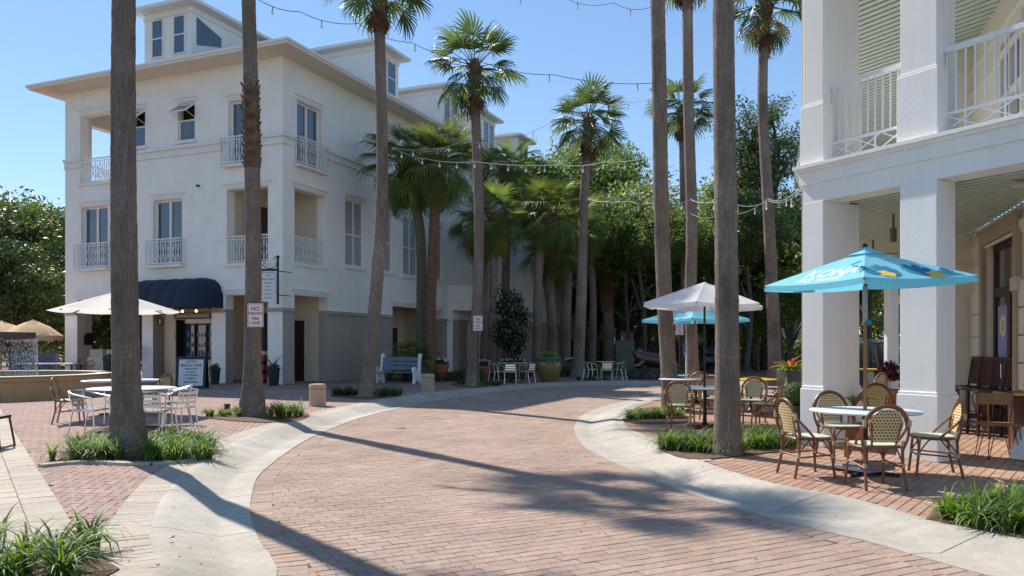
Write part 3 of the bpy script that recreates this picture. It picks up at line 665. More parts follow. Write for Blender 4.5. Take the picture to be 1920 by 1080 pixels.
# left (far) side face with see-through openings
def side_wall(mm, z0, z1, opens):
    zs = sorted({z0, z1, *[v for o in opens for v in o[2:]]}); us = sorted({T, 14.0, *[v for o in opens for v in o[:2]]})
    for i in range(len(us) - 1):
        for j in range(len(zs) - 1):
            uc, zc = (us[i] + us[i + 1]) / 2, (zs[j] + zs[j + 1]) / 2
            if any(o[0] < uc < o[1] and o[2] < zc < o[3] for o in opens): continue
            mm.bx(us[i], us[i + 1], LW - T + .002, LW - .002, zs[j], zs[j + 1])
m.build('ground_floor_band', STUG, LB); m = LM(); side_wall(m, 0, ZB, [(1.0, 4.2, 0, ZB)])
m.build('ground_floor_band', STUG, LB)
m = LM(); wall_open(m, LW, ZB, ZE, T, [(o[0], o[1], max(o[2], ZB), o[3]) for o in FO if o[3] > ZB], 'f')
wall_open(m, LD, ZB, ZE, T, [(o[0], o[1], max(o[2], ZB), o[3]) for o in RO_ if o[3] > ZB], 'r')
side_wall(m, ZB, ZE, [(1.0, 3.6, F3L[2], F3L[3] - .15), (1.0, 4.2, ZB, 3.5)])
m.build('wall', STUC, LB)
# white pilasters keep the front piers pale down to the ground
for a, b in ((0.0, 0.72), (fs(423), fs(397)), (fs(287), fs(267)), (fs(145), LW)): m = LM(); m.bx(-0.012, 0.02, a + (0.002 if a == 0 else 0), b, 0, ZB - 0.12); m.build('pilaster', STUC, LB)
# inner core: floors, back walls
m = LM()
for z in (Z2 - .3, Z3 - .3): m = LM(); m.bx(T, 13.5, T, LW - T, z, z + .3); m.build('floor_slab', STUC, LB)
m = LM(); m.bx(T, 13.5, T, LW - T, ZE - .35, ZE - .02); m.build('ceiling', STUC, LB)
m = LM(); m.bx(5.2, 5.4, 5.6, LW - T, 0, Z2 - .3); m.build('inner_wall', STUC, LB)
m = LM(); m.bx(13.5, LD, T, 11.0, 0, ZE - .1); m.build('rear_block', STUC, LB)
for q in [(2.9, 3.0, 0.7, F3L[0] - .3, Z3, ZE - .35), (T, 2.9, F3L[0] - .4, F3L[0] - .3, Z3, ZE - .35), (3.6, 3.7, F3L[0] - .3, LW - T, F3L[2] - .8, F3L[2] + .9),
          (2.6, 2.7, 2.6, LG2[1] + .5, Z2, Z3 - .3), (T, 2.6, LG2[1] + .002, LG2[1] + .12, Z2, Z3 - .3), (2.6, 3.3, 2.55, 2.65, Z2, Z3 - .3), (RL2[1] + .002, RL2[1] + .12, T, 2.6, Z2, Z3 - .3),
          (2.9, 3.0, 2.6, 5.6, 0, Z2 - .3), (RG1[1] + .002, RG1[1] + .12, T, 2.4, 0, Z2 - .3), (8.15 - .12, 8.15, T, 2.5, 0, Z2 - .3), (13.3, 13.42, T, 2.5, 0, Z2 - .3), (8.15, 13.3, 2.4, 2.5, 0, Z2 - .3)]:
    m = LM(); m.bx(*q); m.build('inner_wall', TINT, LB)
for q in [(3.2, 3.3, LG2[1] + .6, LW - T - .1, Z2, Z3 - .35), (3.1, 3.2, .8, F3L[0] - .5, Z3, ZE - .4), (3.8, 13.2, 3.0, 3.1, Z2, ZE - .4)]: m = LM(); m.bx(*q); m.build('painted_dark_sheet', DARK, LB)  # thin sheets darkened by colour to read as unlit rooms
# band mouldings
m = LM()
def band(mm, z, h, d, skips_f=(), skips_r=()):
    u = 0 - d
    segs = []
    for side_, L_, sk in (('f', LW, skips_f), ('r', LD, skips_r)):
        cur = -d
        for a, b in sorted(sk) + [(L_, L_)]:
            if a > cur:
                if side_ == 'f': mm.bx(-d, 0.0 - .001, cur if cur > -d else -d, a, z, z + h)
                else: mm.bx(max(cur, 0), a, -d, -.001, z, z + h)
            cur = b
sk_f = [(FD3[0] - .28, FD3[1] + .28), (F3L[0] - .05, F3L[1] + .05)]; sk_r = [(RF3[0] - .28, RF3[1] + .28)]
band(m, 9.42, .10, .07, sk_f, sk_r); band(m, 9.52, .18, .045, sk_f, sk_r); band(m, 9.70, .14, .13, sk_f, sk_r)
m.build('cornice_moulding', TRIM, LB)
m = LM(); band(m, 2.86, .14, .07, [(o[0], o[1]) for o in (G1, G2, G3)], [(RG1[0], RG1[1]), (RG2[0], RG2[1])]); m.build('belt_course', STUG, LB)
def hood(mm, o, face, w_=.16, d=.05):
    a, b, z1 = o[0] - .12, o[1] + .12, o[3] + .06
    for k, (dz, dd) in enumerate(((0, .035), (.13, .075))):
        if face == 'f': mm.bx(-dd, -.001, a - .03 * k, b + .03 * k, z1 + dz, z1 + dz + (.13 if k == 0 else .06))
        else: mm.bx(a - .03 * k, b + .03 * k, -dd, -.001, z1 + dz, z1 + dz + (.13 if k == 0 else .06))
def sill(mm, o, face, drop=.14, out=.09):
    if face == 'f': mm.bx(-out, T * .5, o[0] - .1, o[1] + .1, o[2] - drop, o[2] - .002)
    else: mm.bx(o[0] - .1, o[1] + .1, -out, T * .5, o[2] - drop, o[2] - .002)
for o in FO:
    m = LM(); hood(m, o, 'f'); m.build('window_hood', TRIM, LB)
    if o[2] > 1: m = LM(); sill(m, o, 'f'); m.build('window_sill', TRIM, LB)
for o in RO_:
    m = LM(); hood(m, o, 'r'); m.build('window_hood', TRIM, LB)
    if o[2] > 1: m = LM(); sill(m, o, 'r'); m.build('window_sill', TRIM, LB)
# windows
def FP(face, u, d, z): return (d, u, z) if face == 'f' else (u, d, z)
def fbx(mm, face, u0, u1, d0, d1, z0, z1):
    if face == 'f': mm.bx(d0, d1, u0, u1, z0, z1)
    else: mm.bx(u0, u1, d0, d1, z0, z1)
def door_window(o, face, dark_right=True, mid=True):
    u0, u1, z0, z1 = o; d = .22; m = LM(); f = .09
    fbx(m, face, u0, u0 + f, d - .04, d + .06, z0, z1); fbx(m, face, u1 - f, u1, d - .04, d + .06, z0, z1)
    fbx(m, face, u0 + f, u1 - f, d - .04, d + .06, z1 - f, z1); fbx(m, face, u0 + f, u1 - f, d - .04, d + .06, z0, z0 + .12)
    uc = (u0 + u1) / 2
    if mid: fbx(m, face, uc - .06, uc + .06, d - .05, d + .05, z0 + .12, z1 - f)
    w_ = m.build('window', TRIM, LB)
    for a, b in (((u0 + f, uc - .06), (uc + .06, u1 - f)) if mid else ((u0 + f, u1 - f),)):
        m = LM(); fbx(m, face, a, b, d, d + .02, z0 + .12, z1 - f); m.build('pane', GLAS, w_)
    m = LM(); fbx(m, face, u0 + .1, u1 - .1, d + .25, d + .3, z0, z1); m.build('window_backing', mat('window_backing_dark', (0.05, 0.06, 0.07), .9, var=.3, vscale=4), w_)  # dark sheet standing behind the panes
for o in (FD3, W2A, W2B): door_window(o, 'f')
door_window(RF3, 'r')
for o in R3: door_window(o, 'r', mid=False)
# Juliet and loggia railings with crossed pickets
def railing(par, p0, p1, z0, h, n=None, mat_=WMET, fr=LF, cross=True, name='railing'):
    m = M(fr); p0 = Vector((p0[0], p0[1], 0)); p1 = Vector((p1[0], p1[1], 0)); L_ = (p1 - p0).length
    Z = lambda p, z: Vector((p.x, p.y, z))
    m.bar(Z(p0, z0 + h), Z(p1, z0 + h), .05, .04); m.bar(Z(p0, z0 + .08), Z(p1, z0 + .08), .035, .035); m.bar(Z(p0, z0 + h - .12), Z(p1, z0 + h - .12), .025, .025)
    n = n or max(4, int(L_ / .13)); 
    for i in range(n + 1):
        p = p0.lerp(p1, i / n); m.bar(Z(p, z0 + .02), Z(p, z0 + h), .022, .022, up=(1, 0, 0))
    if cross:
        for i in range(0, n - 1, 2):
            a, b, c = p0.lerp(p1, i / n), p0.lerp(p1, (i + 2) / n), p0.lerp(p1, (i + 1) / n)
            m.bar(Z(a, z0 + .1), Z(b, z0 + h - .13), .012, .012); m.bar(Z(b, z0 + .1), Z(a, z0 + h - .13), .012, .012)
    return m.build(name, mat_, par)
def juliet(o, face, out=.22):
    a, b = o[0] - .16, o[1] + .16; z = o[2] - .02
    c = [FP(face, a, -.01, 0), FP(face, a, -out, 0), FP(face, b, -out, 0), FP(face, b, -.01, 0)]
    railing(LB, c[1], c[2], z, 1.08)
    for i in (0, 2): railing(LB, c[i], c[i + 1], z, 1.08, n=2, cross=False)
    m = LM(); fbx(m, face, a - .03, b + .03, -out - .04, -.092, z - .1, z); m.build('balcony_slab', TRIM, LB)
juliet(FD3, 'f'); juliet(W2A, 'f'); juliet(W2B, 'f'); juliet(RF3, 'r')
railing(LB, (.1, F3L[0]), (.1, F3L[1]), F3L[2], 1.08); railing(LB, (.1, LG2[0]), (.1, LG2[1]), LG2[2], 1.08); railing(LB, (RL2[0], .1), (RL2[1], .1), RL2[2], 1.08)
railing(LB, (1.0, LW - .2), (3.6, LW - .2), F3L[2], 1.08)
# awning windows, top sash pushed out
for o in (AW1, AW2):
    u0, u1, z0, z1 = o; m = LM(); f = .06; zm = z0 + (z1 - z0) * .52
    for a, b, c, d in ((u0, u0 + f, z0, z1), (u1 - f, u1, z0, z1), (u0 + f, u1 - f, z1 - f, z1), (u0 + f, u1 - f, z0, z0 + f), (u0 + f, u1 - f, zm, zm + .07)): m.bx(.08, .16, a, b, c, d)
    w_ = m.build('window', TRIM, LB)
    m = LM(); m.bx(.11, .13, u0 + f, u1 - f, z0 + f, zm); m.build('pane', GLAS, w_); m = LM(); m.bx(.3, .34, u0, u1, z0, z1); m.build('painted_dark_sheet', DARK, w_)
    m = LM(); L_ = z1 - zm - .05; an = R(52); a_ = Vector((0.02, 0, z1 - f))
    e_ = Vector((-math.sin(an) * L_, 0, -math.cos(an) * L_)); 
    for u in (u0 + .03, u1 - .03): m.bar(a_ + Vector((0, u, 0)), a_ + e_ + Vector((0, u, 0)), .06, .04, up=(0, 1, 0))
    m.bar(a_ + e_ + Vector((0, u0, 0)), a_ + e_ + Vector((0, u1, 0)), .05, .05); m.bar(a_ + Vector((0, u0, 0)), a_ + Vector((0, u1, 0)), .05, .05)
    for u in (u0 + .03, u1 - .03): m.bar((0.05, u, zm + .1), a_ + e_ * .9 + Vector((0, u, 0)), .015, .015, up=(0, 1, 0))
    sa = m.build('open_sash', TRIM, w_)
    m = LM(); q = [a_ + Vector((0, u0 + .06, 0)), a_ + Vector((0, u1 - .06, 0)), a_ + e_ + Vector((0, u1 - .06, 0)), a_ + e_ + Vector((0, u0 + .06, 0))]; m.quad(*q); m.build('sash_pane', GLAS, w_)
# louvred shutters on the right face
for o in SH:
    u0, u1, z0, z1 = o; m = LM(); f = .07; uc = (u0 + u1) / 2; zm = (z0 + z1) / 2 - .1
    for a, b, c, d in ((u0, u0 + f, z0, z1), (u1 - f, u1, z0, z1), (u0 + f, u1 - f, z1 - f, z1), (u0 + f, u1 - f, z0, z0 + f), (uc - .04, uc + .04, z0 + f, z1 - f), (u0 + f, uc - .04, zm, zm + .07), (uc + .04, u1 - f, zm, zm + .07)): m.bx(a, b, .05, .12, c, d)
    w_ = m.build('shutter', TRIM, LB); m = LM(); 
    z = z0 + f
    while z < z1 - f - .07:
        for a, b in ((u0 + f, uc - .04), (uc + .04, u1 - f)): m.add([(a, .07, z), (b, .07, z), (b, .115, z + .085), (a, .115, z + .085)], [(0, 1, 2, 3)], False)
        z += .085
    lo = m.build('louvre', BLIND, w_); lo['kind'] = 'stuff'
    m = LM(); m.bx(u0, u1, .15, .17, z0, z1); m.build('backing', DARK, w_)
# doors
def ldoor(x0, x1, y0, y1, z0, z1, mat_=DOOR, name='door'):
    m = LM(); m.bx(x0, x1, y0, y1, z0, z1); o = m.build(name, mat_, LB); return o
ldoor(.95, RG1[1] - .15, 1.75, 1.83, .02, 2.85)
ldoor(1.05, 2.1, 2.3, 2.38, Z2, Z2 + 2.6); ldoor(2.52, 2.6, 2.9, 3.4, Z2 + .02, Z2 + 2.4)
ldoor(9.0, 10.0, 2.33, 2.4, 0.02, 2.5); ldoor(11.6, 12.5, 2.33, 2.4, 0.02, 2.5)
ldoor(2.83, 2.9, 1.2, 2.2, .02, 2.6); ldoor(2.83, 2.9, 3.0, 3.5, .4, 2.6)
# loggia furniture on the top-left balcony and the corner one
m = LM(); m.lathe([(0, 0), (.42, .0), (.5, .35), (.5, .9), (.42, 1.15), (.2, 1.3), (0, 1.33)], 14, (1.3, F3L[0] + .7, F3L[2] - .3)); m.build('covered_grill', BLK, None)
gr = bpy.data.objects['covered_grill']; tag(gr, 'black covered grill on the top left corner balcony', 'grill')
# roof
OV = 1.0; TH = .46; m = LM()
x0, x1, y0, y1 = -OV, LD + OV, -OV, LW + OV; zr = ZE + .17; hy = (y1 - y0) / 2; zt = zr + hy * TH
A_, B_, C_, D_ = (x0, y0, zr), (x1, y0, zr), (x1, y1, zr), (x0, y1, zr); E_, F_ = (x0 + hy, y0 + hy, zt), (x1 - hy, y0 + hy, zt)
m.quad(A_, B_, F_, E_); m.quad(C_, D_, E_, F_); m.add([A_, E_, D_], [(0, 1, 2)], False); m.add([B_, C_, F_], [(0, 1, 2)], False)
rf = m.build('roof', ROOF, LB)
m = LM()
def seam(a, b): m.bar(Vector(a) + Vector((0, 0, .015)), Vector(b) + Vector((0, 0, .015)), .03, .045)
y = y0 + .2
while y < y1:
    d = min(y - y0, y1 - y); seam((x0, y, zr), (x0 + d, y, zr + d * TH)); y += .42
x = x0 + .2
while x < x1:
    d = min(x - x0, hy, x1 - x); seam((x, y0, zr), (x, y0 + d, zr + d * TH)); x += .42
seam(A_, E_); seam(D_, E_); seam(E_, F_); o = m.build('roof_seam', ROOF, rf); o['kind'] = 'stuff'
m = LM(); m.bx(x0, 0.0, y0, y1, ZE - .02, ZE + .02); m.bx(0, x1, y0, 0.0, ZE - .02, ZE + .02); m.bx(0, x1, LW, y1, ZE - .02, ZE + .02); m.build('soffit', SOFF, LB)
m = LM(); m.bx(x0 - .04, x0, y0 - .04, y1 + .04, ZE, zr + .02); m.bx(x0, x1, y0 - .04, y0, ZE, zr + .02); m.bx(x0, x1, y1, y1 + .04, ZE, zr + .02)
m.bx(x0 - .10, x0 - .041, y0 - .10, y1 + .10, zr - .09, zr + .005); m.bx(x0 - .041, x1, y0 - .10, y0 - .041, zr - .09, zr + .005)
m.build('gutter', TRIM, LB)
for xx, yy in ((251, 328), (373, 349)):
    s_ = fs(xx); z = fz(xx, yy); m = LM(); m.bx(-.12, -.001, s_ - .05, s_ + .05, z - .03, z + .04); m.build('wall_vent', BLK, LB)
# dormers
def dormer(face, u0, u1, setb, zb, zt_, slope_win=False):
    m = LM(); dp = 4.6
    if face == 'f': m.bx(setb, setb + dp, u0, u1, zb - .6, zt_)
    else: m.bx(u0, u1, setb, setb + dp, zb - .6, zt_)
    d = m.build('dormer', STUC, LB); ov = .42; th = .40; hw = (u1 - u0) / 2 + ov; zz = zt_ + .12
    def P(u, dd, z): return (dd, u, z) if face == 'f' else (u, dd, z)
    a, b = u0 - ov, u1 + ov; s0 = setb - ov; s1 = setb + dp + 1.5; ap = (a + b) / 2
    m = LM(); v = [P(a, s0, zz), P(b, s0, zz), P(b, s1, zz), P(a, s1, zz), P(ap, s0 + hw, zz + hw * th), P(ap, s1, zz + hw * th)]
    m.add(v, [(0, 1, 4), (1, 2, 5, 4), (3, 0, 4, 5)], False); r = m.build('dormer_roof', ROOF, d)
    m = LM(); n = int((s1 - s0) / .42)
    for i in range(1, n):
        s_ = s0 + i * .42; dd = min(s_ - s0, hw)
        for e0 in ((a, 1), (b, -1)): m.bar(Vector(P(e0[0], s_, zz + .012)), Vector(P(e0[0] + e0[1] * dd, s_, zz + dd * th + .012)), .025, .04)
    i = a + .3
    while i < b: dd = min(i - a, b - i); m.bar(Vector(P(i, s0, zz + .012)), Vector(P(i, s0 + dd, zz + dd * th + .012)), .025, .04); i += .42
    m.build('roof_seam', ROOF, d)['kind'] = 'stuff'
    m = LM(); fbx(m, face, a, b, s0, s1, zt_ - .015, zt_ + .1); fbx(m, face, a - .03, b + .03, s0 - .05, s0 - .001, zt_ + .0, zt_ + .14); 
    fbx(m, face, a - .05, a - .001, s0, s1, zt_, zt_ + .14); fbx(m, face, b + .001, b + .05, s0, s1, zt_, zt_ + .14)
    fbx(m, face, u0 - .05, u1 + .05, setb - .05, setb + dp, zt_ - .3, zt_ - .22); m.build('eave_trim', TRIM, d)
    return d, P
def dwin(d, face, setb, u0, u1, z0, z1, double=True):
    m = LM(); f = .06
    for a, b, c, e_ in ((u0 - f, u0, z0 - f, z1 + f), (u1, u1 + f, z0 - f, z1 + f), (u0, u1, z1, z1 + f), (u0, u1, z0 - f, z0)): fbx(m, face, a, b, setb - .05, setb - .002, c, e_)
    if double: fbx(m, face, u0, u1, setb - .045, setb - .002, (z0 + z1) / 2 - .03, (z0 + z1) / 2 + .03)
    w_ = m.build('window', TRIM, d); m = LM(); fbx(m, face, u0, u1, setb - .02, setb - .003, z0, z1); m.build('pane', GLAS, d)
sb = .6; zb = zr + (sb + OV) * TH
u0, u1 = 5.27, 7.92; d, P = dormer('f', u0, u1, sb, zb, 15.95)
dwin(d, 'f', sb, 5.62, 6.18, zb + .25, 15.55); dwin(d, 'f', sb, 6.86, 7.42, zb + .25, 15.55)
m = LM(); q = [(sb + .35, u0 - .02, zb + .75), (sb + 2.6, u0 - .02, zb + 1.15), (sb + 2.6, u0 - .02, 15.1), (sb + .35, u0 - .02, 15.5)]
q = [(sb + .3, u0 - .02, 14.35), (sb + 1.75, u0 - .02, 14.75), (sb + 1.75, u0 - .02, 15.15), (sb + .3, u0 - .02, 15.55)]; m.quad(*q); m.build('pane', GLAS, d)
for a, b in ((7.47, 9.7), (14.4, 16.4), (19.7, 21.7), (25.6, 27.6)):
    d, P = dormer('r', a, b, sb, zb, 16.0); cw = (a + b) / 2
    if a < 8: dwin(d, 'r', sb, cw + .05, cw + .75, zb + .3, 15.6); dwin(d, 'r', sb, cw - .8, cw - .1, zb + .3, 15.6)
    else: dwin(d, 'r', sb, cw - .75, cw - .12, zb + .2, 15.6, False); dwin(d, 'r', sb, cw + .12, cw + .75, zb + .2, 15.6, False)
# bay with the far balcony, standing out from the right face
P1 = (-3.6, 43.5); P2 = (-.15, 45.4); P3 = (3.36, 53.8); P4 = (-6, 57); P5 = (-9, 50)
def P2D(a, b, t, o=0):
    d = Vector((b[0] - a[0], b[1] - a[1], 0)).normalized(); n = Vector((d.y, -d.x, 0)); return Vector((a[0], a[1], 0)) + d * t + n * o
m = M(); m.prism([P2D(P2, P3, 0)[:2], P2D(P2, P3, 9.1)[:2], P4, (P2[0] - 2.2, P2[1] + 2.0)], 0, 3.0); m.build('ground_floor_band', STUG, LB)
m = M(); m.prism([P2D(P2, P3, 0, .01)[:2], P2D(P2, P3, 9.11, .01)[:2], P4, (P2[0] - 2.2, P2[1] + 2.0)], 3.0, 8.4)
fr_ = [tuple(P2D(P1, P2, t, o)[:2]) for t, o in ((0, 0), (3.92, 0), (3.92, -.5), (0, -.5))]
m.prism(fr_, 3.5, 4.9); pil = [tuple(P2D(P1, P2, t, o)[:2]) for t, o in ((0, 0), (.35, 0), (.35, -.5), (0, -.5))]; m.prism(pil, 0, 3.5)
pil = [tuple(P2D(P1, P2, t, o)[:2]) for t, o in ((1.9, .01), (2.5, .01), (2.5, -.5), (1.9, -.5))]; m.prism(pil, 0, 3.5)
m.prism([tuple(P2D(P1, P2, t, o)[:2]) for t, o in ((0, 0), (3.92, 0), (3.92, -3.2), (0, -3.2))], 8.0, 8.4); m.prism([tuple(P2D(P1, P2, t, o)[:2]) for t, o in ((0, -.5), (3.92, -.5), (3.92, -3.2), (0, -3.2))], 4.6, 4.9)
m.build('bay', STUC, LB)
m = M(); m.prism([tuple(P2D(P1, P2, t, o)[:2]) for t, o in ((0.1, -2.4), (3.92, -2.4), (3.92, -2.5), (0.1, -2.5))], 4.9, 8.0); m.build('painted_dark_sheet', DARK, LB)
m = M(); m.prism([tuple(P2D(P1, P2, t, o)[:2]) for t, o in ((0.3, -1.6), (3.92, -1.6), (3.92, -1.7), (0.3, -1.7))], 0, 4.6); m.build('inner_wall', TINT, LB)
railing(LB, P2D(P1, P2, .1, .0), P2D(P1, P2, 3.9, .0), 4.93, 1.2, fr=None)
# ---- awning over the shop front
AWN = empty('awning', (C0[0] + D1[0] * 5.5, C0[1] + D1[1] * 5.5, 0), LANG, 'navy barrel awning over the cafe window with bulbs hanging below', 'awning')
u0, u1 = fs(419), fs(250); zb_, zt_, out = 3.15, 4.3, 1.25; m = LM(); m.s = True
n1, nu = 10, 7
cols = []
NU = 42
for i in range(NU + 1):
    t = i / NU; u = u0 + (u1 - u0) * t; dd = min(u - u0, u1 - u, .9) / .9; sc2 = math.sqrt(max(0, 1 - (1 - dd) ** 2)); 
    scal = abs(math.sin(t * math.pi * nu)); row = []
    for j in range(n1 + 1):
        a = math.pi / 2 * j / n1; row.append((-(out * sc2 * math.sin(a) * (1 - .0 * scal)) * (.955 + .045 * scal) - .01, u, zb_ + (zt_ - zb_) * math.cos(a) * (.35 + .65 * sc2) * (.97 + .03 * scal)))
    row.append((row[-1][0], u, zb_ - .12)); cols.append(row)
vs = [p for r in cols for p in r]; n = n1 + 2
m.add(vs, [(i * n + j, (i + 1) * n + j, (i + 1) * n + j + 1, i * n + j + 1) for i in range(NU) for j in range(n - 1)]); m.build('canopy', NAVY, AWN)
m = LM(); m.tube([(0, u0 + .1, zb_), (-out * .7, u0 + .35, zb_), (-out * .96, u0 + .9, zb_), (-out * .96, u1 - .9, zb_), (-out * .7, u1 - .35, zb_), (0, u1 - .1, zb_)], .02, 6); m.build('frame', BLK, AWN)
for i in range(7):
    u = u0 + .45 + i * .72; m = LM(); m.sphere((-out * .8, u, zb_ - .26), .045, 8, 5); m.build('bulb', LAMPG, AWN); 
m = LM(); m.tube([(-out * .8, u0 + .45 + i * .36, zb_ - .17 - (.03 if i % 2 else 0)) for i in range(13)], .008, 5); m.build('bulb_cable', BLK, AWN)
# ---- cafe front under the awning
CF = empty('cafe_front', (0, 0, 0), 0); CF.parent = LB; WM[CF.name] = LF.copy()
a0, a1 = fs(395), fs(331); m = LM(); m.bx(.42, .5, fs(397) + .01, a0, 0, 3.5); m.bx(.42, .5, a0, a1, 3.05, 3.5)
m.bx(.42, .5, a0, a1, 0, .95); m.bx(.42, .5, a1, fs(308), 0, 3.5); m.build('wall', CREAM, CF)
m = LM()
for a, b, c, d in ((a0, a0 + .07, 1.0, 2.45), (a1 - .07, a1, 0, 2.45), (a0, a1, 2.38, 2.45), (a0, a1, .95, 1.02), (a0 + (a1 - a0) * .28, a0 + (a1 - a0) * .3, 1.0, 2.4), (a0 + (a1 - a0) * .62, a0 + (a1 - a0) * .64, 1.0, 2.4)): m.bx(.3, .4, a, b, c, d)
m.build('window_frame', BLK, CF)
m = LM(); m.bx(.4, .415, a0, a1, 1.0, 2.4); m.build('glass', GLAS, CF)
m = LM(); rr_ = random.Random(5)
for r_ in range(3):
    for k_ in range(9):
        h_ = rr_.uniform(.1, .28); uu = a0 + .12 + k_ * (a1 - a0 - .24) / 9; m.bx(.37, .395, uu, uu + rr_.uniform(.05, .12), 1.05 + r_ * .42, 1.05 + r_ * .42 + h_)
m.build('shelf_goods', mat('shelf_goods', (0.30, 0.27, 0.24), .7, col2=(0.12, .13, .2), vscale=6, var=.3), CF)
m = LM(); m.bx(-.02, .06, a0 - .05, a1 + .1, 2.62, 3.12); m.build('sign_frame', BLK, CF); m = LM(); m.bx(-.035, -.021, a0 + .03, a1 + .02, 2.68, 3.05); m.build('sign_face', mat('sign_parchment', (0.34, 0.29, 0.19), .7, var=.15, vscale=9), CF)
fo = LF @ Vector((-.04, (a0 + a1) / 2 + .03, 2.86)); text('OUR LITTLE BEACHBOWL', .155, fo, (-D1[0], -D1[1], 0), (0, 0, 1), INK, CF, .003, True)
m = LM(); m.bx(.0, .42, fs(331), fs(331) + .05, 0, 2.6); m.build('jamb', BLK, CF)
m = LM(); m.bx(.395, .41, fs(326), fs(312), 1.75, 2.15); m.build('notice', mat('yellow_notice', (0.5, .4, .1), .7, var=.2, vscale=20), CF)
# wall lantern
LT = empty('wall_lantern', tuple(LF @ Vector((-.35, fs(313), 2.45))), LANG, 'black cage wall lantern beside the cafe sign', 'lantern')
m = LM(); c = (-.35, fs(313))
for k in range(6):
    a = k * math.pi / 3; m.tube([(c[0] + .06 * math.cos(a), c[1] + .06 * math.sin(a), 2.35), (c[0] + .24 * math.cos(a), c[1] + .24 * math.sin(a), 2.85), (c[0] + .05 * math.cos(a), c[1] + .05 * math.sin(a), 3.05)], .012, 5)
m.lathe([(.24, 2.85), (.25, 2.87), (.1, 3.02), (0, 3.1)], 6, (c[0], c[1], 0)); m.lathe([(0, 2.33), (.07, 2.33), (.07, 2.37)], 6, (c[0], c[1], 0)); m.build('cage', BLK, LT)
m = LM(); m.cyl(c[0], c[1], 2.42, 2.6, .04, 8); m.build('candle', CREAM, LT); m = LM(); m.bar((c[0], c[1], 3.08), (-.0, c[1], 3.08), .03, .03); m.build('bracket', BLK, LT)
# wall plaque
m = LM(); m.bx(1.0, 1.04, LW - .98, LW - .9, 0, .01); pl = None
PQ = M(LF); PQ.lathe([(0, 0), (.2, 0), (.2, .03), (0, .03)], 20); 
q = LF @ Vector((.42, LW - .962, 1.75)); m = M(Matrix.Translation(q) @ Matrix.Rotation(LANG, 4, 'Z') @ Matrix.Rotation(R(90), 4, 'X')); m.bx(-.24, .24, -.2, .12, 0, .03); m.lathe([(0, .03), (.24, .03), (.24, 0)], 20, (0, .12, 0)); o = m.build('wall_plaque', BLK); tag(o, 'dark arched plaque on the left ground floor pier', 'plaque')
# ================================================================ RIGHT BUILDING (local x along the arcade towards the camera, local y inwards)
Q0 = (5.48, 10.15); RANG = math.atan2(-0.8626, 0.506)
RB = empty('arcade_building', (Q0[0], Q0[1], 0), RANG, 'white building on the right with square arcade columns and upper balcony railing', 'building')
RF = WM[RB.name]
def RMm(): return M(RF)
ZH = 3.66; ZC = 4.22
for (x0, x1, y1) in ((-.51, 0, .42), (-2.09, -1.73, .84), (1.75, 2.26, .42)):
    m = RMm(); m.bx(x0, x1, 0, y1, 0.001, ZH); c = m.build('column', RWHT, RB, bev=.008)
    m = RMm(); m.bx(x0 - .03, x1 + .03, -.03, y1 + .03, 0, .86); m.bx(x0 - .018, x1 + .018, -.018, y1 + .018, .86, .9); m.build('plinth', RWHT, c, bev=.008)
    m = RMm(); m.bx(x0 + .002, x1 - .002, .002, y1 - .002, ZC, 8.2); c = m.build('upper_column', RWHT, RB, bev=.008)
    m = RMm(); m.bx(x0 - .03, x1 + .03, -.03, y1 + .03, ZC, ZC + .88); m.bx(x0 - .015, x1 + .015, -.015, y1 + .015, ZC + .88, ZC + .92); m.build('plinth', RWHT, c, bev=.008)
m = RMm(); m.bx(-2.09, 2.3, .004, .42, ZH, ZC - .002); m.bx(-2.14, 2.35, -.035, .46, 3.93, 4.12); m.bx(-2.17, 2.38, -.07, .5, 4.12, 4.17); m.bx(-2.2, 2.4, -.11, .54, 4.17, ZC)
m.build('beam', RWHT, RB)
# beam closing the far end of the porch: from the corner pier towards the far posts
EA = (RF @ Vector((-2.09, .42, 0))); EB = Vector((8.35, 22.0, 0)); ev = (EB - EA).normalized(); el = (EB - EA).length
m = M(); en = Vector((ev.y, -ev.x, 0))
m.bar(EA + Vector((0, 0, 3.93)) + en * .2 - ev * .2, EB + Vector((0, 0, 3.93)) + en * .2, .38, .54); m.build('beam', RWHT, RB)
for t in (4.2, 8.0):
    p = EA + ev * t + en * .2; m = M(); m.box((p.x, p.y, 1.83), (.34, .34, 3.66), math.atan2(ev.y, ev.x)); m.build('column', RWHT, RB)
p = Pt(1671, 649, 18.6); m = M(); m.box((p.x, p.y, 1.83), (.22, .22, 3.66), .3); m.build('column', RWHT, RB)
# ceilings made of boards, running across
def ceiling(z, poly, name='ceiling_board', mat_=GSL):
    lo = RF.inverted(); pl = [lo @ Vector((p[0], p[1], 0)) for p in poly]; P2 = [(p.x, p.y) for p in pl]
    m = RMm(); m.prism(P2, z + .03, z + .06); base = m.build('ceiling', mat('ceiling_gap_green', (.10, .16, .12), .8), RB)
    ys = [p[1] for p in P2]; y = min(ys) + .06
    while y < max(ys):
        xs = []
        for i in range(len(P2)):
            a, b = P2[i], P2[(i + 1) % len(P2)]
            if (a[1] > y) != (b[1] > y): xs.append(a[0] + (b[0] - a[0]) * (y - a[1]) / (b[1] - a[1]))
        if len(xs) >= 2: m = RMm(); m.bx(min(xs) + .01, max(xs) - .01, y - .06, y + .06, z, z + .028); m.build(name, mat_, base)
        y += .185
WA = Vector((8.9, 15.2, 0)); wd = Vector((.3325, .943, 0)).normalized(); wn = Vector((-wd.y, wd.x, 0))   # wn points to the street
W0 = WA - wd * 6.35
cp = [tuple((RF @ Vector((-2.05, .42, 0)))[:2]), (8.4, 22.0), (13.5, 22.0), (8.9, 15.3), tuple(W0[:2])]
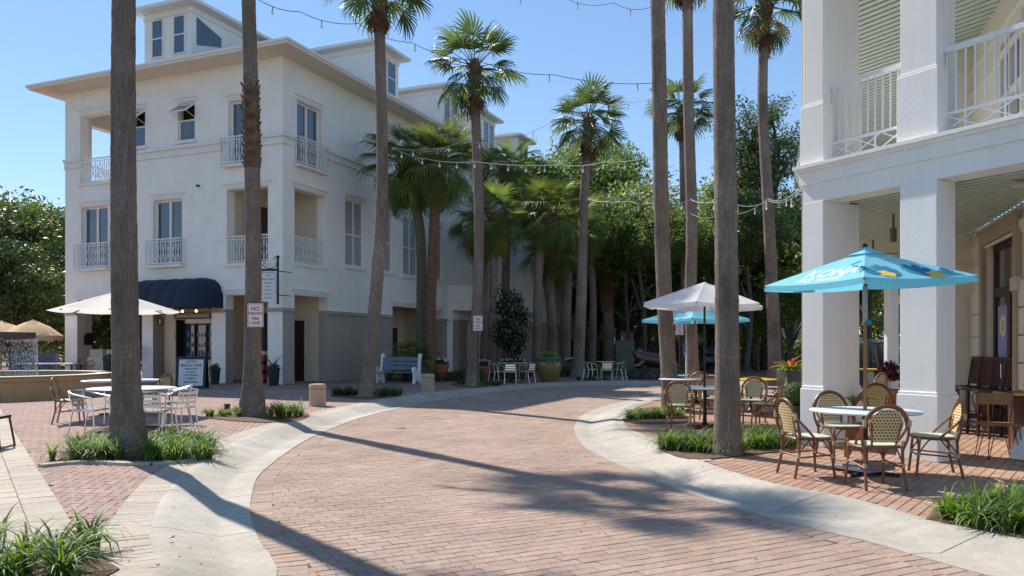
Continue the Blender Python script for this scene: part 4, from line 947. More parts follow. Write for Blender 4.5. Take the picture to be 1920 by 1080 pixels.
ceiling(3.68, cp); ceiling(7.3, [cp[0], (10.4, 29.0), (17.0, 29.0), (9.2, 15.6), cp[4]])
fl = M(); fl.prism(cp, ZC - .2, ZC - .02); fl.build('balcony_floor', RWHT, RB)
m = M(); m.prism([tuple((RF @ Vector((-2.1, 0, 0)))[:2]), (8.3, 22.2), (13.9, 22.2), (13.9, 7.0), tuple((RF @ Vector((2.3, 0, 0)))[:2])], 8.2, 8.5); m.build('roof', RWHT, RB)
# inner wall with door
def wseg(mm, t0, t1, z0, z1, o0=-.25, o1=0.0):  # t measured from the corner towards the camera, o outwards to the street
    a = WA - wd * t0; b = WA - wd * t1; pts = [a + wn * o0, b + wn * o0, b + wn * o1, a + wn * o1]; mm.prism([(p.x, p.y) for p in pts], z0, z1)
dt0, dt1 = 1.15, 3.25
m = M(); wseg(m, 0, dt0, 0, 3.68); m.build('porch_wall', RINT, RB); m = M(); wseg(m, dt1, 6.3, 0, 3.68); m.build('porch_wall', RINT, RB)
m = M(); wseg(m, dt0, dt1, 3.3, 3.68); m.build('porch_wall', RINT, RB)
m = M(); wseg(m, 0, 6.3, 3.3, 3.42, 0, .05); wseg(m, 0, 6.3, 3.25, 3.3, 0, .03); m.build('cornice_moulding', RINT, RB)
m = M(); m.prism([(WA.x, WA.y), (WA.x + .3, WA.y + .8), (7.9, 15.75), (7.6, 15.25)], 0, 3.68); m.build('porch_wall', RINT, RB)
m = M(); m.prism([(7.6, 15.25), (7.9, 15.75), (8.4, 22), (8.15, 22)], 0, 2.3) if False else None
for t0, t1 in ((.1, dt0 - .2), (dt1 + .05, 6.5)):
    z = .0; k = 0
    while z < 2.25: m = M(); wseg(m, t0, t1, z, z + .395, 0, .055); m.build('siding_board', SIDE, RB); z += .42
m = M(); wseg(m, dt1 - .02, dt1 + .3, 2.35, 2.55, 0, .12); m.build('wall_box', CREAM, RB)
m = M(); wseg(m, dt0 - .2, dt0, 0, 3.5, 0, .09); wseg(m, dt1, dt1 + .2, 0, 3.5, 0, .09) ; wseg(m, dt0, dt1, 3.3, 3.5, 0, .09); wseg(m, dt0 - .25, dt1 + .25, 3.5, 3.56, 0, .12); m.build('door_casing', CASE, RB)
m = M(); mid = (dt0 + dt1) / 2
wseg(m, dt0, dt0 + .12, 0, 3.3, -.2, -.1); wseg(m, dt1 - .12, dt1, 0, 3.3, -.2, -.1); wseg(m, dt0, dt1, 3.18, 3.3, -.2, -.1); wseg(m, dt0 + .12, dt1 - .12, 2.36, 2.52, -.2, -.1); wseg(m, mid - .1, mid + .1, 0, 2.36, -.2, -.1); wseg(m, dt0 + .12, dt1 - .12, 0, .4, -.2, -.1)
dr = m.build('door', DOOR, RB)
m = M(); wseg(m, dt0 + .12, mid - .1, .4, 2.36, -.16, -.14); m.build('pane', GLAS, dr); m = M(); wseg(m, mid + .1, dt1 - .12, .4, 2.36, -.16, -.14); m.build('pane', GLAS, dr); m = M(); wseg(m, dt0 + .12, dt1 - .12, 2.52, 3.18, -.16, -.14); m.build('pane', GLAS, dr)
m = M(); wseg(m, dt0 + .2, mid - .18, .75, 2.2, -.139, -.134); m.build('poster', mat('poster_lilac', (0.33, 0.31, 0.55), .6, var=.15, vscale=5), dr)
m = M(); wseg(m, mid + .18, dt1 - .2, .75, 2.25, -.139, -.134); m.build('poster', mat('poster_pale', (0.5, 0.48, 0.55), .6, var=.2, vscale=5), dr)
ctr = WA - wd * ((dt0 + .2 + mid - .18) / 2) + wn * (-.133); Xw = -wd
def disc(name, c, r, mat_, par, sx=1.0):
    m = M(); n = 16; vs = [c + Xw * (r * sx * math.cos(2 * math.pi * i / n)) + Vector((0, 0, r * math.sin(2 * math.pi * i / n))) for i in range(n)]; m.add(vs, [tuple(range(n))], False); return m.build(name, mat_, par)
disc('poster_print', ctr + Vector((0, 0, 1.85)), .2, mat('poster_sun', (0.75, 0.72, 0.45), .6), dr); disc('poster_print', ctr + Vector((.0, 0, 1.85)) + wn * .002, .1, mat('poster_green', (.45, .5, .2), .6), dr)
disc('poster_print', ctr + Vector((0, 0, 1.3)), .12, mat('poster_teal', (.15, .4, .42), .6), dr); disc('poster_print', ctr + Vector((0, 0, 1.08)) - Xw * -.1 + wn * .002, .1, mat('poster_orange', (.7, .22, .06), .6), dr)
ct2 = WA - wd * (mid + .38) + wn * (-.133); m = M(); 
m.add([ct2 + Xw * a + Vector((0, 0, z)) for a, z in ((-.14, 2.0), (.14, 2.0), (.14, 2.25), (-.14, 2.25))], [(0, 1, 2, 3)], False); m.build('notice', mat('notice_purple', (.16, .07, .3), .6), dr)
disc('notice_print', ct2 + Vector((0, 0, 2.12)) + wn * .002, .07, SGNW, dr, .8)
m = M(); h_ = WA - wd * (mid - .02) + wn * (-.05); m.tube([h_ + Vector((0, 0, .95)), h_ + wn * .05 + Vector((0, 0, .97)), h_ + wn * .05 + Vector((0, 0, 1.2))], .014, 6); m.build('handle', ALU, dr)
m = M(); wseg(m, dt0, dt1, 0, 3.3, -.6, -.5); m.build('painted_dark_sheet', DARK, RB)
# sconces under the ceiling
for t, z in ((1.0, 3.05),):
    m = M(); p = WA - wd * .45 + wn * .02; m.bar(p + Vector((0, 0, z)), p + wn * .3 + Vector((0, 0, z + .02)), .05, .05); m.tube([p + wn * .12 + Vector((0, 0, z - .03)), p + wn * .34 + Vector((0, 0, z - .02))], .045, 8); m.build('wall_spotlight', CREAM, RB)
# inner wall of the upper floor with sash windows
m = M(); wseg(m, 0, 2.0, ZC, 7.3); m.build('upper_wall', RINT, RB); m = M(); wseg(m, 2.0, 6.3, ZC, ZC + .35); m.build('upper_wall', RINT, RB); m = M(); wseg(m, 2.0, 6.3, 6.6, 7.3); m.build('upper_wall', RINT, RB)
m = M(); m.prism([(WA.x, WA.y), (WA.x + .3, WA.y + .8), (7.9, 15.75), (7.6, 15.25)], ZC, 7.3); m.build('upper_wall', RINT, RB)
m = M(); wseg(m, 0, 6.3, 6.25, 6.35, 0, .05); wseg(m, 0, 6.3, 6.75, 6.8, 0, .04); m.build('cornice_moulding', RINT, RB)
t = 2.0
for k in range(2):
    a, b = t, t + 1.5; m = M(); wseg(m, a, a + .15, ZC + .35, 6.6); wseg(m, b, b + .35, ZC + .35, 6.6)
    m.build('upper_wall', RINT, RB)
    m = M(); 
    for c_, d_, e_, f_ in ((a + .15, a + .25, ZC + .35, 6.6), (b - .1, b, ZC + .35, 6.6), (a + .25, b - .1, 6.5, 6.6), (a + .25, b - .1, 5.5, 5.62), (a + .25, b - .1, ZC + .35, ZC + .5), ((a + b) / 2 - .0, (a + b) / 2 + .08, ZC + .5, 6.5)): wseg(m, c_, d_, e_, f_, -.12, .03)
    w_ = m.build('window', TRIM, RB); m = M(); wseg(m, a + .25, b - .1, ZC + .5, 6.5, -.1, -.08); m.build('pane', GLAS, w_); t += 1.85
m = M(); wseg(m, 1.9, 6.3, ZC, 7.2, -.9, -.8); m.build('painted_dark_sheet', DARK, RB)
# balcony railing: top rail, pickets, crossed base
def brail(x0, x1):
    y = .18; z0 = ZC; m = RMm(); h = 1.12
    m.bar((x0, y, z0 + h), (x1, y, z0 + h), .075, .06); r = m.build('railing', WMET, RB); m = RMm(); m.bar((x0, y, z0 + .29), (x1, y, z0 + .29), .035, .035); m.build('lower_rail', WMET, r); m = RMm(); m.bar((x0, y, z0 + .05), (x1, y, z0 + .05), .035, .035); m.build('lower_rail', WMET, r)
    n = int((x1 - x0) / .118); 
    for i in range(n + 1):
        x = x0 + .03 + (x1 - x0 - .06) * i / n; low = .05 if i % 4 == 2 else .29; m = RMm(); m.bar((x, y, z0 + low), (x, y, z0 + h - .02), .02, .02, up=(1, 0, 0)); m.build('picket', WMET, r)
    k = max(1, round((x1 - x0) / .47)); 
    for i in range(k):
        a, b = x0 + (x1 - x0) * i / k, x0 + (x1 - x0) * (i + 1) / k; m = RMm(); m.bar((a, y, z0 + .06), (b, y, z0 + .28), .016, .016); m.bar((a, y + .004, z0 + .28), (b, y + .004, z0 + .06), .016, .016); m.build('cross_brace', WMET, r)
brail(-1.73, -.51); brail(0, 1.75); 
# conduits down the outer edge
m = RMm()
for dx, r in ((-.02, .012), (-.055, .018), (-.09, .01)): m.tube([(-2.11 + dx, .12, .3), (-2.11 + dx, .12, 3.9), (-2.22 + dx * .7, .1, 4.05), (-2.22 + dx * .7, .1, 4.3), (-2.11 + dx, .12, 4.5), (-2.11 + dx, .12, 8)], r, 6)
m.build('conduit', mat('conduit_grey', (.5, .48, .45), .5), RB)
# hanging fixtures on the porch ceiling
for (px_, py_, Y) in ((1675, 400, 13.0), (1637, 448, 16.2)):
    p = Pt(px_, py_, Y); m = M(); m.cyl(p.x, p.y, 3.45, 3.68, .02, 6); m.cyl(p.x, p.y, 3.22, 3.45, .05, 10); m.build('ceiling_light', mat('lamp_bronze', (.12, .1, .06), .5), RB)
m = M(); p = Pt(1916, 340, 10.3); m.tube([(p.x - .12, p.y, 3.62), (p.x + .12, p.y, 3.62)], .05, 8); m.build('ceiling_light', CREAM, RB)
# dark woven chair on the upper balcony
m = RMm(); m.bx(.6, 1.7, .9, 1.4, ZC + .0, ZC + .36)
m = RMm()
# ================================================================ PALMS AND TREES
def fan_mesh(name, mat_, rad, petiole, nseg=17, spread=2.35, droop=0.9, fold=0.25, split=0.45, seed=0, wid=1.0, curve=0.25):
    """one fan leaf: petiole along +x from the origin, blade at its end"""
    rs = np.random.RandomState(seed); m = M(); m.s = True
    pe = [(petiole * t, 0, -curve * 0.6 * petiole * t * t) for t in (0, .33, .66, 1)]; m.tube(pe, [.022, .017, .013, .012], 5)
    hx, hz = petiole, -curve * 0.6 * petiole; base = Vector((hx, 0, hz)); sl = -curve * 1.2
    for k in range(nseg):
        u = (k + .5) / nseg * 2 - 1; th = u * spread; L_ = rad * (1 - .30 * abs(u) ** 1.6) * rs.uniform(.88, 1.06); dth = spread / nseg
        d = Vector((math.cos(th), math.sin(th), 0)); up = Vector((0, 0, 1)); sd = Vector((-d.y, d.x, 0))
        zf = fold * (1 if k % 2 else -1) * .02; K = 5; b = len(m.v); el = sl * d.x; p = base.copy(); dr_ = droop * rs.uniform(.7, 1.4)
        for s_ in range(K + 1):
            t = s_ / K
            if t <= split: w_ = max(.006, L_ * t * math.tan(dth) * 1.02)
            else: w_ = L_ * split * math.tan(dth) * 1.0 * (1 - ((t - split) / (1 - split)) ** 1.3) + .002
            w_ *= wid; lift = Vector((0, 0, zf + .35 * L_ * t * abs(u) * .3))
            m.v.append(tuple(p + sd * w_ + lift - up * .012 * (t > 0))); m.v.append(tuple(p + lift + up * .012 * (t > 0))); m.v.append(tuple(p - sd * w_ + lift - up * .012 * (t > 0)))
            st = L_ / K; p = p + (d * math.cos(el) + up * math.sin(el)) * st; el -= dr_ * (0.06 if t < split else .42)
            el = max(el, -1.45)
        for s_ in range(K):
            a_ = b + 3 * s_
            for q in ((a_, a_ + 1, a_ + 4, a_ + 3), (a_ + 1, a_ + 2, a_ + 5, a_ + 4)): m.f.append(q); m.mi.append(0); m.sm.append(False)
    return m.mesh(name, [mat_])
WF = [fan_mesh('washingtonia_leaf', FROND, 1.0, .85, 17, 1.3 + .16 * i, 1.5 + .25 * (i % 3), seed=i, split=.42, wid=.92) for i in range(6)]
WD = [fan_mesh('dead_leaf', FROND2, .8, .75, 13, 1.1, 2.2, seed=20 + i, wid=.8) for i in range(3)]
WY = [fan_mesh('yellow_leaf', FRONY, .8, .7, 15, 1.5, 1.2, seed=30)]
SF = [fan_mesh('sabal_leaf', FRONS, 1.2, 1.0, 25, 1.7 + .12 * i, 1.2 + .2 * (i % 3), seed=40 + i, curve=.45, split=.26, wid=.95) for i in range(6)]
SY = [fan_mesh('sabal_leaf_yellow', mat('sabal_frond_yellow', (0.30, 0.24, 0.02), .5, trans=.4, var=.3, vscale=2), 1.05, .9, 19, 2.1, 1.1, seed=50, curve=.45, split=.38)]
def leaf_ob(me, parent, az, el, loc, sc_=1.0, name='frond', roll=0.0):
    o = bpy.data.objects.new(name, me); COL.objects.link(o); o.parent = parent
    o.matrix_local = Matrix.Translation(loc) @ Matrix.Rotation(az, 4, 'Z') @ Matrix.Rotation(-el, 4, 'Y') @ Matrix.Rotation(roll, 4, 'X') @ Matrix.Scale(sc_, 4); return o
def trunk_path(pts, r_fn, seed, flare=1.0, ring=.13, rough=.012, top_rough=None):
    """pts: control points in local metres; rings every ~ring m with leaf-scar steps"""
    rs = np.random.RandomState(seed); P_ = smooth3(pts, 10); 
    L_ = [0]; 
    for a, b in zip(P_, P_[1:]): L_.append(L_[-1] + (b - a).length)
    tot = L_[-1]; n = int(tot / ring); out = []; rr = []
    for i in range(n + 1):
        s_ = tot * i / n; j = min(np.searchsorted(L_, s_), len(P_) - 1); j = max(j, 1); t = (s_ - L_[j - 1]) / (L_[j] - L_[j - 1] + 1e-9)
        p = P_[j - 1].lerp(P_[j], t); r = r_fn(s_ / tot, s_) * (1 + rs.normal(0, rough)); 
        out.append(p); rr.append(r); 
        if i % 2 == 0 and i < n: out.append(p + Vector((0, 0, ring * .35))); rr.append(r * (1 + .02))
    return out, rr
def smooth3(pts, n=8):
    pts = [Vector(p) for p in pts]; P_ = [pts[0]] + pts + [pts[-1]]; out = []
    for i in range(1, len(P_) - 2):
        p0, p1, p2, p3 = P_[i - 1], P_[i], P_[i + 1], P_[i + 2]
        for k in range(n):
            t = k / n; out.append(0.5 * ((2 * p1) + (p2 - p0) * t + (2 * p0 - 5 * p1 + 4 * p2 - p3) * t * t + (3 * p1 - p0 - 3 * p2 + p3) * t ** 3))
    out.append(pts[-1]); return out
def boots(m, p, r, h, n, seed, big=1.0):
    rs = np.random.RandomState(seed)
    for i in range(n):
        a = i * 2.4 + rs.rand() * .3; z = h * i / n; rad = r * (1 + .2 * z / h); c = Vector((p.x + rad * math.cos(a), p.y + rad * math.sin(a), p.z + z)); d = Vector((math.cos(a), math.sin(a), 0))
        L_ = big * rs.uniform(.16, .30); tip = c + d * L_ * .55 + Vector((0, 0, L_)); sd = Vector((-d.y, d.x, 0)) * .05 * big
        m.add([c - sd, c + sd, tip + sd * .5, tip - sd * .5, c - sd - d * .03, c + sd - d * .03, tip + sd * .4 - d * .03, tip - sd * .4 - d * .03], [(0, 1, 2, 3), (7, 6, 5, 4), (0, 3, 7, 4), (1, 5, 6, 2), (2, 6, 7, 3)], False)
def palm(px_pts, Y, widths, crown=None, seed=1, label='', nf=30, ndead=7, nyel=0, scale=1.0, mat_=BARK, bootl=.9, group=None, kind='w', cat='palm tree', crown_z=None, flare=1.5, rough_band=None):
    """px_pts: picture readings of the trunk axis from foot to top at distance Y"""
    W = [Pt(x, y, Y) for x, y in px_pts]; foot = Vector((W[0].x, Y, 0)); W[0].z = -0.03
    root = empty('palm_tree' if kind == 'w' else 'cabbage_palm', tuple(foot), 0, label, cat, group)
    pts = [p - foot for p in W]
    if crown_z is not None: pts.append(Vector((pts[-1].x + (pts[-1].x - pts[-2].x) * (crown_z - pts[-1].z) / max(.1, pts[-1].z - pts[-2].z), 0.0, crown_z)))
    r0, r1 = widths
    def rf(t, s_):
        r = r0 + (r1 - r0) * t
        if s_ < 1.3: r *= 1 + (flare - 1) * (1 - s_ / 1.3) ** 1.8
        return r
    out, rr = trunk_path(pts, rf, seed)
    if rough_band: 
        for i, p in enumerate(out):
            if rough_band[0] < p.z < rough_band[1]: rr[i] *= 1.07 + .06 * math.sin(i * 2.1)
    m = M(); m.tube(out, rr, 16); o = bpy.data.objects.new('trunk', m.mesh('trunk', [mat_])); COL.objects.link(o); o.parent = root
    if rough_band:
        bp = [(p, r) for p, r in zip(out, rr) if rough_band[0] < p.z < rough_band[1]]
        m = M(); m.tube([p for p, r in bp], [r * 1.015 + .004 for p, r in bp], 16); o3 = bpy.data.objects.new('shaggy_bark', m.mesh('shaggy_bark', [BARKD])); COL.objects.link(o3); o3.parent = root
        m = M()
        for i in range(0, len(out), 1):
            p = out[i]
            if rough_band[0] < p.z < rough_band[1]: boots(m, p, rr[i] * .97, .12, 8, i, .30)
        o2 = bpy.data.objects.new('bark_shreds', m.mesh('bark_shreds', [BARKD])); COL.objects.link(o2); o2.parent = root; o2['kind'] = 'stuff'
    top = out[-1]; rs = np.random.RandomState(seed + 100)
    m = M(); q = Vector((top.x, top.y, top.z - bootl)); m.tube([q, q + Vector((0, 0, bootl * .5)), q + Vector((0, 0, bootl)), q + Vector((0, 0, bootl + .3))], [r1 * 1.1, r1 * 1.5, r1 * 1.5, r1 * .6], 12)
    boots(m, q, r1 * 1.35, bootl * (1 if kind == 'w' else 1.1), 26 if kind == 'w' else 44, seed, 1.0 if kind == 'w' else 1.35)
    o = bpy.data.objects.new('boot_sheath', m.mesh('boot_sheath', [BARKD if kind == 'w' else BOOT])); COL.objects.link(o); o.parent = root
    meshes = WF if kind == 'w' else SF
    for i in range(nf):
        t = i / nf; az = i * 2.39996 + rs.normal(0, .15); el = (1.45 - 2.15 * t ** .85 if kind == 'w' else 1.4 - 2.55 * t ** .9) + rs.normal(0, .17)
        leaf_ob(meshes[rs.randint(len(meshes))], root, az, el, (top.x + .08 * math.cos(az), top.y + .08 * math.sin(az), top.z + .12 - .35 * t), scale * rs.uniform(.85, 1.1), roll=rs.normal(0, .45))
    for i in range(ndead):
        az = i * 2.1 + rs.rand(); leaf_ob(WD[rs.randint(3)], root, az, -1.15 - rs.rand() * .3, (top.x + r1 * math.cos(az), top.y + r1 * math.sin(az), top.z - .25 - .2 * rs.rand()), scale * rs.uniform(.8, 1.15), 'dead_frond')
    for i in range(nyel):
        az = -2.4 + i * 1.5; leaf_ob((WY if kind == 'w' else SY)[0], root, az, -.75, (top.x, top.y, top.z - .2), scale, 'yellow_frond')
    return root
GW = 'tall fan palms along the street'
palm([(240, 858), (233, 500), (231, 200), (232, 0)], 10.8, (.185, .13), seed=1, label='thick tall palm in the big liriope bed, nearest on the left of the street', crown_z=9.6, group=GW, flare=1.55)
palm([(473, 779), (474, 620), (475, 480), (471, 200), (466, 0)], 16.9, (.185, .135), seed=2, label='tall palm with shaggy brown bark patch and a no parking sign strapped to it', crown_z=11.3, group=GW, flare=1.75, rough_band=(5.3, 7.1), nf=26, scale=1.0)
palm([(688, 744), (697, 640), (712, 460), (717, 300), (713, 120), (712, 0)], 23.2, (.20, .15), seed=3, label='curved pale palm between the two stone bollards with hanging dead leaves at the top', crown_z=12.3, group=GW, ndead=9, flare=1.5)
palm([(885, 724), (895, 560), (898, 400), (893, 250), (890, 125)], 29.2, (.20, .17), seed=4, label='tall palm behind the second no parking sign with full crown against the sky', group=GW, ndead=9, nf=32, scale=1.1, flare=1.5)
palm([(1083, 708), (1090, 560), (1094, 400), (1101, 280), (1105, 225)], 37.5, (.28, .19), seed=5, label='pale palm right of the glazed pot with its crown low against the sky', group=GW, ndead=9, nf=32, scale=1.15, flare=1.45)
palm([(1259, 767), (1248, 600), (1240, 400), (1237, 200), (1233, 0)], 18.7, (.19, .165), seed=6, label='slim palm behind the first cane chair on the rounded terrace corner', crown_z=12.4, group=GW, flare=1.3)
palm([(1300, 735), (1295, 560), (1297, 420), (1291, 200), (1289, 0)], 25.7, (.20, .165), seed=7, label='palm rising behind the second aqua parasol, next to the slim palm', crown_z=14.3, group=GW, ndead=7, flare=1.3)
palm([(1364, 853), (1363, 600), (1361, 400), (1358, 200), (1356, 0)], 10.85, (.168, .13), seed=8, label='thick grey palm trunk in the right liriope bed, nearest on the right', crown_z=9.4, group=GW, flare=1.25)
palm([(1453, 722), (1450, 600), (1441, 400), (1430, 200), (1433, 60), (1434, 30)], 30.3, (.25, .17), seed=9, label='palm with a yellow dead leaf just left of the arcade building', group=GW, ndead=6, nyel=2, scale=1.2, crown_z=14.7, flare=1.25)
palm([(1283, 690), (1282, 560), (1281, 400), (1279, 260), (1279, 205)], 46, (.22, .18), seed=10, label='farthest fan palm whose crown shows between the two slim trunks', group=GW, ndead=9, nf=32, scale=1.25)
palm([(1500, 700), (1496, 500), (1490, 200), (1490, 20)], 34, (.22, .18), seed=19, label='palm half hidden behind the arcade building corner, dead leaves at the roof', crown_z=15.5, group=GW, ndead=8, scale=1.1) if False else None
GS = 'bushy cabbage palms in front of the white building'
def sab(px_pts, Y, w_, seed, label, **k): return palm(px_pts, Y, w_, seed=seed, label=label, kind='s', nf=k.pop('nf', 46), ndead=k.pop('ndead', 2), group=GS, mat_=k.pop('mat_', BARK), flare=1.2, bootl=k.pop('bootl', 1.0), **k)
sab([(806, 712), (808, 560), (814, 430), (818, 305)], 33.6, (.23, .22), 11, 'rust coloured cabbage palm trunk behind the bench, right of its green twin', mat_=mat('palm_bark_rust', (0.11, 0.06, 0.036), .95, col2=(0.19, .105, .065), vscale=6, bump=.8, bscale=16), scale=1.12)
sab([(786, 708), (790, 560), (787, 430), (762, 312)], 34.2, (.22, .21), 12, 'mossy cabbage palm trunk behind the bench, left of its rust twin', mat_=mat('palm_bark_mossy', (0.10, 0.10, 0.05), .95, col2=(0.15, .13, .08), vscale=6, bump=.8, bscale=16), scale=1.12)
sab([(921, 706), (924, 560), (926, 470), (928, 410)], 38, (.22, .2), 13, 'cabbage palm left of the magnolia with yellowing outer leaves', nyel=3, scale=.95, nf=34)
sab([(908, 703), (906, 600), (906, 520), (902, 420)], 40.5, (.22, .24), 14, 'cabbage palm with orange boots hidden behind a pale palm trunk', scale=.95, nf=30, bootl=3.0)
sab([(1005, 708), (1007, 600), (1012, 480), (1026, 400)], 38.5, (.20, .22), 15, 'leaning cabbage palm behind the glazed pot with a knob of orange boots', scale=1.1, bootl=1.2)
sab([(1036, 700), (1035, 600), (1030, 540), (1034, 470)], 42, (.27, .25), 16, 'shorter cabbage palm right behind the leaning one', scale=1.0, bootl=1.6, nf=34)
sab([(1060, 705), (1061, 600), (1064, 520), (1068, 440)], 44, (.30, .26), 17, 'stout cabbage palm just left of the pale palm', scale=1.15)
sab([(1142, 690), (1141, 600), (1140, 520), (1138, 450)], 49, (.34, .34), 18, 'stout criss-cross barked cabbage palm behind the far bistro table', scale=1.4, bootl=4.5)
sab([(948, 700), (948, 560), (950, 420), (948, 320)], 43, (.22, .2), 21, 'tall cabbage palm whose head shows above the magnolia', scale=1.1)
sab([(1110, 690), (1112, 560), (1105, 450), (1108, 420)], 46, (.22, .2), 22, 'cabbage palm with yellow leaf tips behind the pale palm', scale=1.1, nyel=3)
# ---- broadleaf trees
def crown_mesh(name, mat_, n_cl, leaves, rx, rz, leaf, seed, flat=0.0, hollow=0.55, lobes=7, droop=0.0):
    rs = np.random.RandomState(seed); lob = rs.normal(0, 1, (lobes, 3)); lob /= np.linalg.norm(lob, axis=1)[:, None]; lob[:, 2] = lob[:, 2] * .8 + .05; lr = rs.uniform(.32, .52, lobes)
    cen = []
    while len(cen) < n_cl:
        k = rs.randint(lobes + 1)
        d = rs.normal(0, 1, 3); d /= np.linalg.norm(d); r = rs.uniform(hollow, 1) ** .5
        if k == lobes: p = d * r * .62
        else: p = lob[k] * .62 + d * r * lr[k]
        cen.append((p[0] * rx, p[1] * rx, p[2] * rz))
    cen = np.array(cen); n = n_cl * leaves; C_ = np.repeat(cen, leaves, 0); off = rs.normal(0, 1, (n, 3)) * np.array([.42, .42, .3]) * (rx / 6) ** .5; P_ = C_ + off
    P_[:, 2] -= droop * rs.rand(n)
    nrm = rs.normal(0, 1, (n, 3)) + np.array([0, 0, .9]) + off * 1.2; nrm /= np.linalg.norm(nrm, axis=1)[:, None]
    a = np.cross(nrm, rs.normal(0, 1, (n, 3))); a /= np.linalg.norm(a, axis=1)[:, None]; b = np.cross(nrm, a); s_ = leaf * rs.uniform(.6, 1.3, n)[:, None]
    V = np.stack([P_ - a * s_, P_ - b * s_ * .5, P_ + a * s_, P_ + b * s_ * .5], 1).reshape(-1, 3)
    me = bpy.data.meshes.new(name); me.vertices.add(len(V)); me.vertices.foreach_set('co', V.ravel()); me.loops.add(len(V)); me.loops.foreach_set('vertex_index', np.arange(len(V))); me.polygons.add(n)
    me.polygons.foreach_set('loop_start', np.arange(n) * 4); me.update(calc_edges=True)
    at = me.attributes.new('rnd', 'FLOAT', 'POINT'); at.data.foreach_set('value', np.repeat(np.clip(np.repeat(rs.rand(n_cl), leaves) * .6 + rs.rand(n) * .4, 0, 1), 4).astype(np.float32)); me.materials.append(mat_); me['cl'] = 0; return me, cen
CROWN = [crown_mesh('oak_crown', OAKL, 520, 28, 6.0, 4.6, .15, s) for s in (1, 2, 3)]
CROWD = [crown_mesh('dark_crown', DKL, 520, 34, 5.5, 5.2, .16, s) for s in (4, 5)]
def branchy(loc_top, cen, r, seed, nb=9, h0=.35, z0=0):
    m = M(); rs = np.random.RandomState(seed); H = loc_top; m.tube([(0, 0, z0 - .05), (rs.normal(0, .1), rs.normal(0, .1), H * .25), (rs.normal(0, .25), rs.normal(0, .25), H * .55)], [r * 1.35, r, r * .8], 9)
    for k in range(nb):
        c = cen[rs.randint(len(cen))]; t = Vector((c[0] * .85, c[1] * .85, H + c[2] * .8)); s_ = Vector((0, 0, H * rs.uniform(h0, .6))); mid = s_.lerp(t, .5) + Vector((rs.normal(0, .4), rs.normal(0, .4), .5)); m.tube(smooth3([s_, mid, t], 4), [r * .6 * (1 - .8 * i / 8) for i in range(9)], 6)
    return m
def tree(x, y, H, sc_, seed, label, dark=False, group='trees closing the street behind', cat='tree', name='oak_tree', r=.28, dens=1.0):
    root = empty(name, (x, y, 0), 0, label, cat, group); cm, cen = (CROWD if dark else CROWN)[seed % (2 if dark else 3)]
    o = bpy.data.objects.new('crown', cm); COL.objects.link(o); o.parent = root; o.location = (0, 0, H); o.scale = (sc_, sc_, sc_); o.rotation_euler = (0, 0, seed * 1.3)
    ca, sa = math.cos(seed * 1.3), math.sin(seed * 1.3); cc = np.stack([(cen[:, 0] * ca - cen[:, 1] * sa) * sc_, (cen[:, 0] * sa + cen[:, 1] * ca) * sc_, cen[:, 2] * sc_], -1)
    m = branchy(H, cc, r, seed); o = bpy.data.objects.new('trunk', m.mesh('trunk', [TRNK])); COL.objects.link(o); o.parent = root; return root
GT = 'trees closing the street behind'
spots = [(985, 400, 55, 1.0, 'bright green oak rising just right of the building roof end'), (1040, 330, 60, 1.0, 'oak behind the leaning cabbage palm'), (1110, 340, 56, 1.05, 'oak behind the pale palm by the glazed pot'), (1165, 330, 62, 1.05, 'oak between the pale palm and the slim palm, rear row'),
         (1195, 420, 50, .95, 'oak left of the slim palm, front row'), (1255, 420, 58, 1.05, 'oak seen between the slim palms'), (1330, 400, 52, 1.0, 'oak left of the thick grey trunk'), (1400, 400, 57, 1.0, 'oak right of the thick grey trunk'), (1460, 430, 49, .95, 'oak beside the arcade building corner'), (1530, 420, 54, 1.0, 'oak mostly hidden behind the arcade corner pier'),
         (1080, 470, 64, .9, 'low oak behind the cabbage palms'), (1300, 480, 66, .95, 'low oak far down the street'), (1630, 420, 56, 1.0, 'oak seen through the porch'), (1740, 420, 60, 1.0, 'oak behind the arcade building')]
for i, (x, y, Y, s_, lb) in enumerate(spots):
    p = Pt(x, y + (28 if x < 1240 else 50), Y); tree(p.x, Y, max(6.5, p.z), s_, i + 1, lb, dark=False, group=GT)
spl = [(-22, 470, 46, 1.0, 'dark evergreen at the left picture edge, nearest to the thatched parasols'), (60, 470, 52, 1.05, 'dark evergreen behind the thatched parasols'), (140, 480, 58, 1.0, 'evergreen seen left of the white building corner'), (215, 560, 60, 1.0, 'evergreen glimpsed through the ground floor arcade'), (-110, 420, 50, 1.0, 'evergreen beyond the left picture edge'), (30, 560, 44, .6, 'lower tree right behind the thatched parasol'), (330, 590, 62, 1.0, 'evergreen behind the arcade of the white building')]
for i, (x, y, Y, s_, lb) in enumerate(spl):
    p = Pt(x, y + 45, Y); tree(p.x, Y, max(4.5, p.z), s_, i + 40, lb, dark=True, group='evergreens left of the white building', cat='tree', name='evergreen_tree')
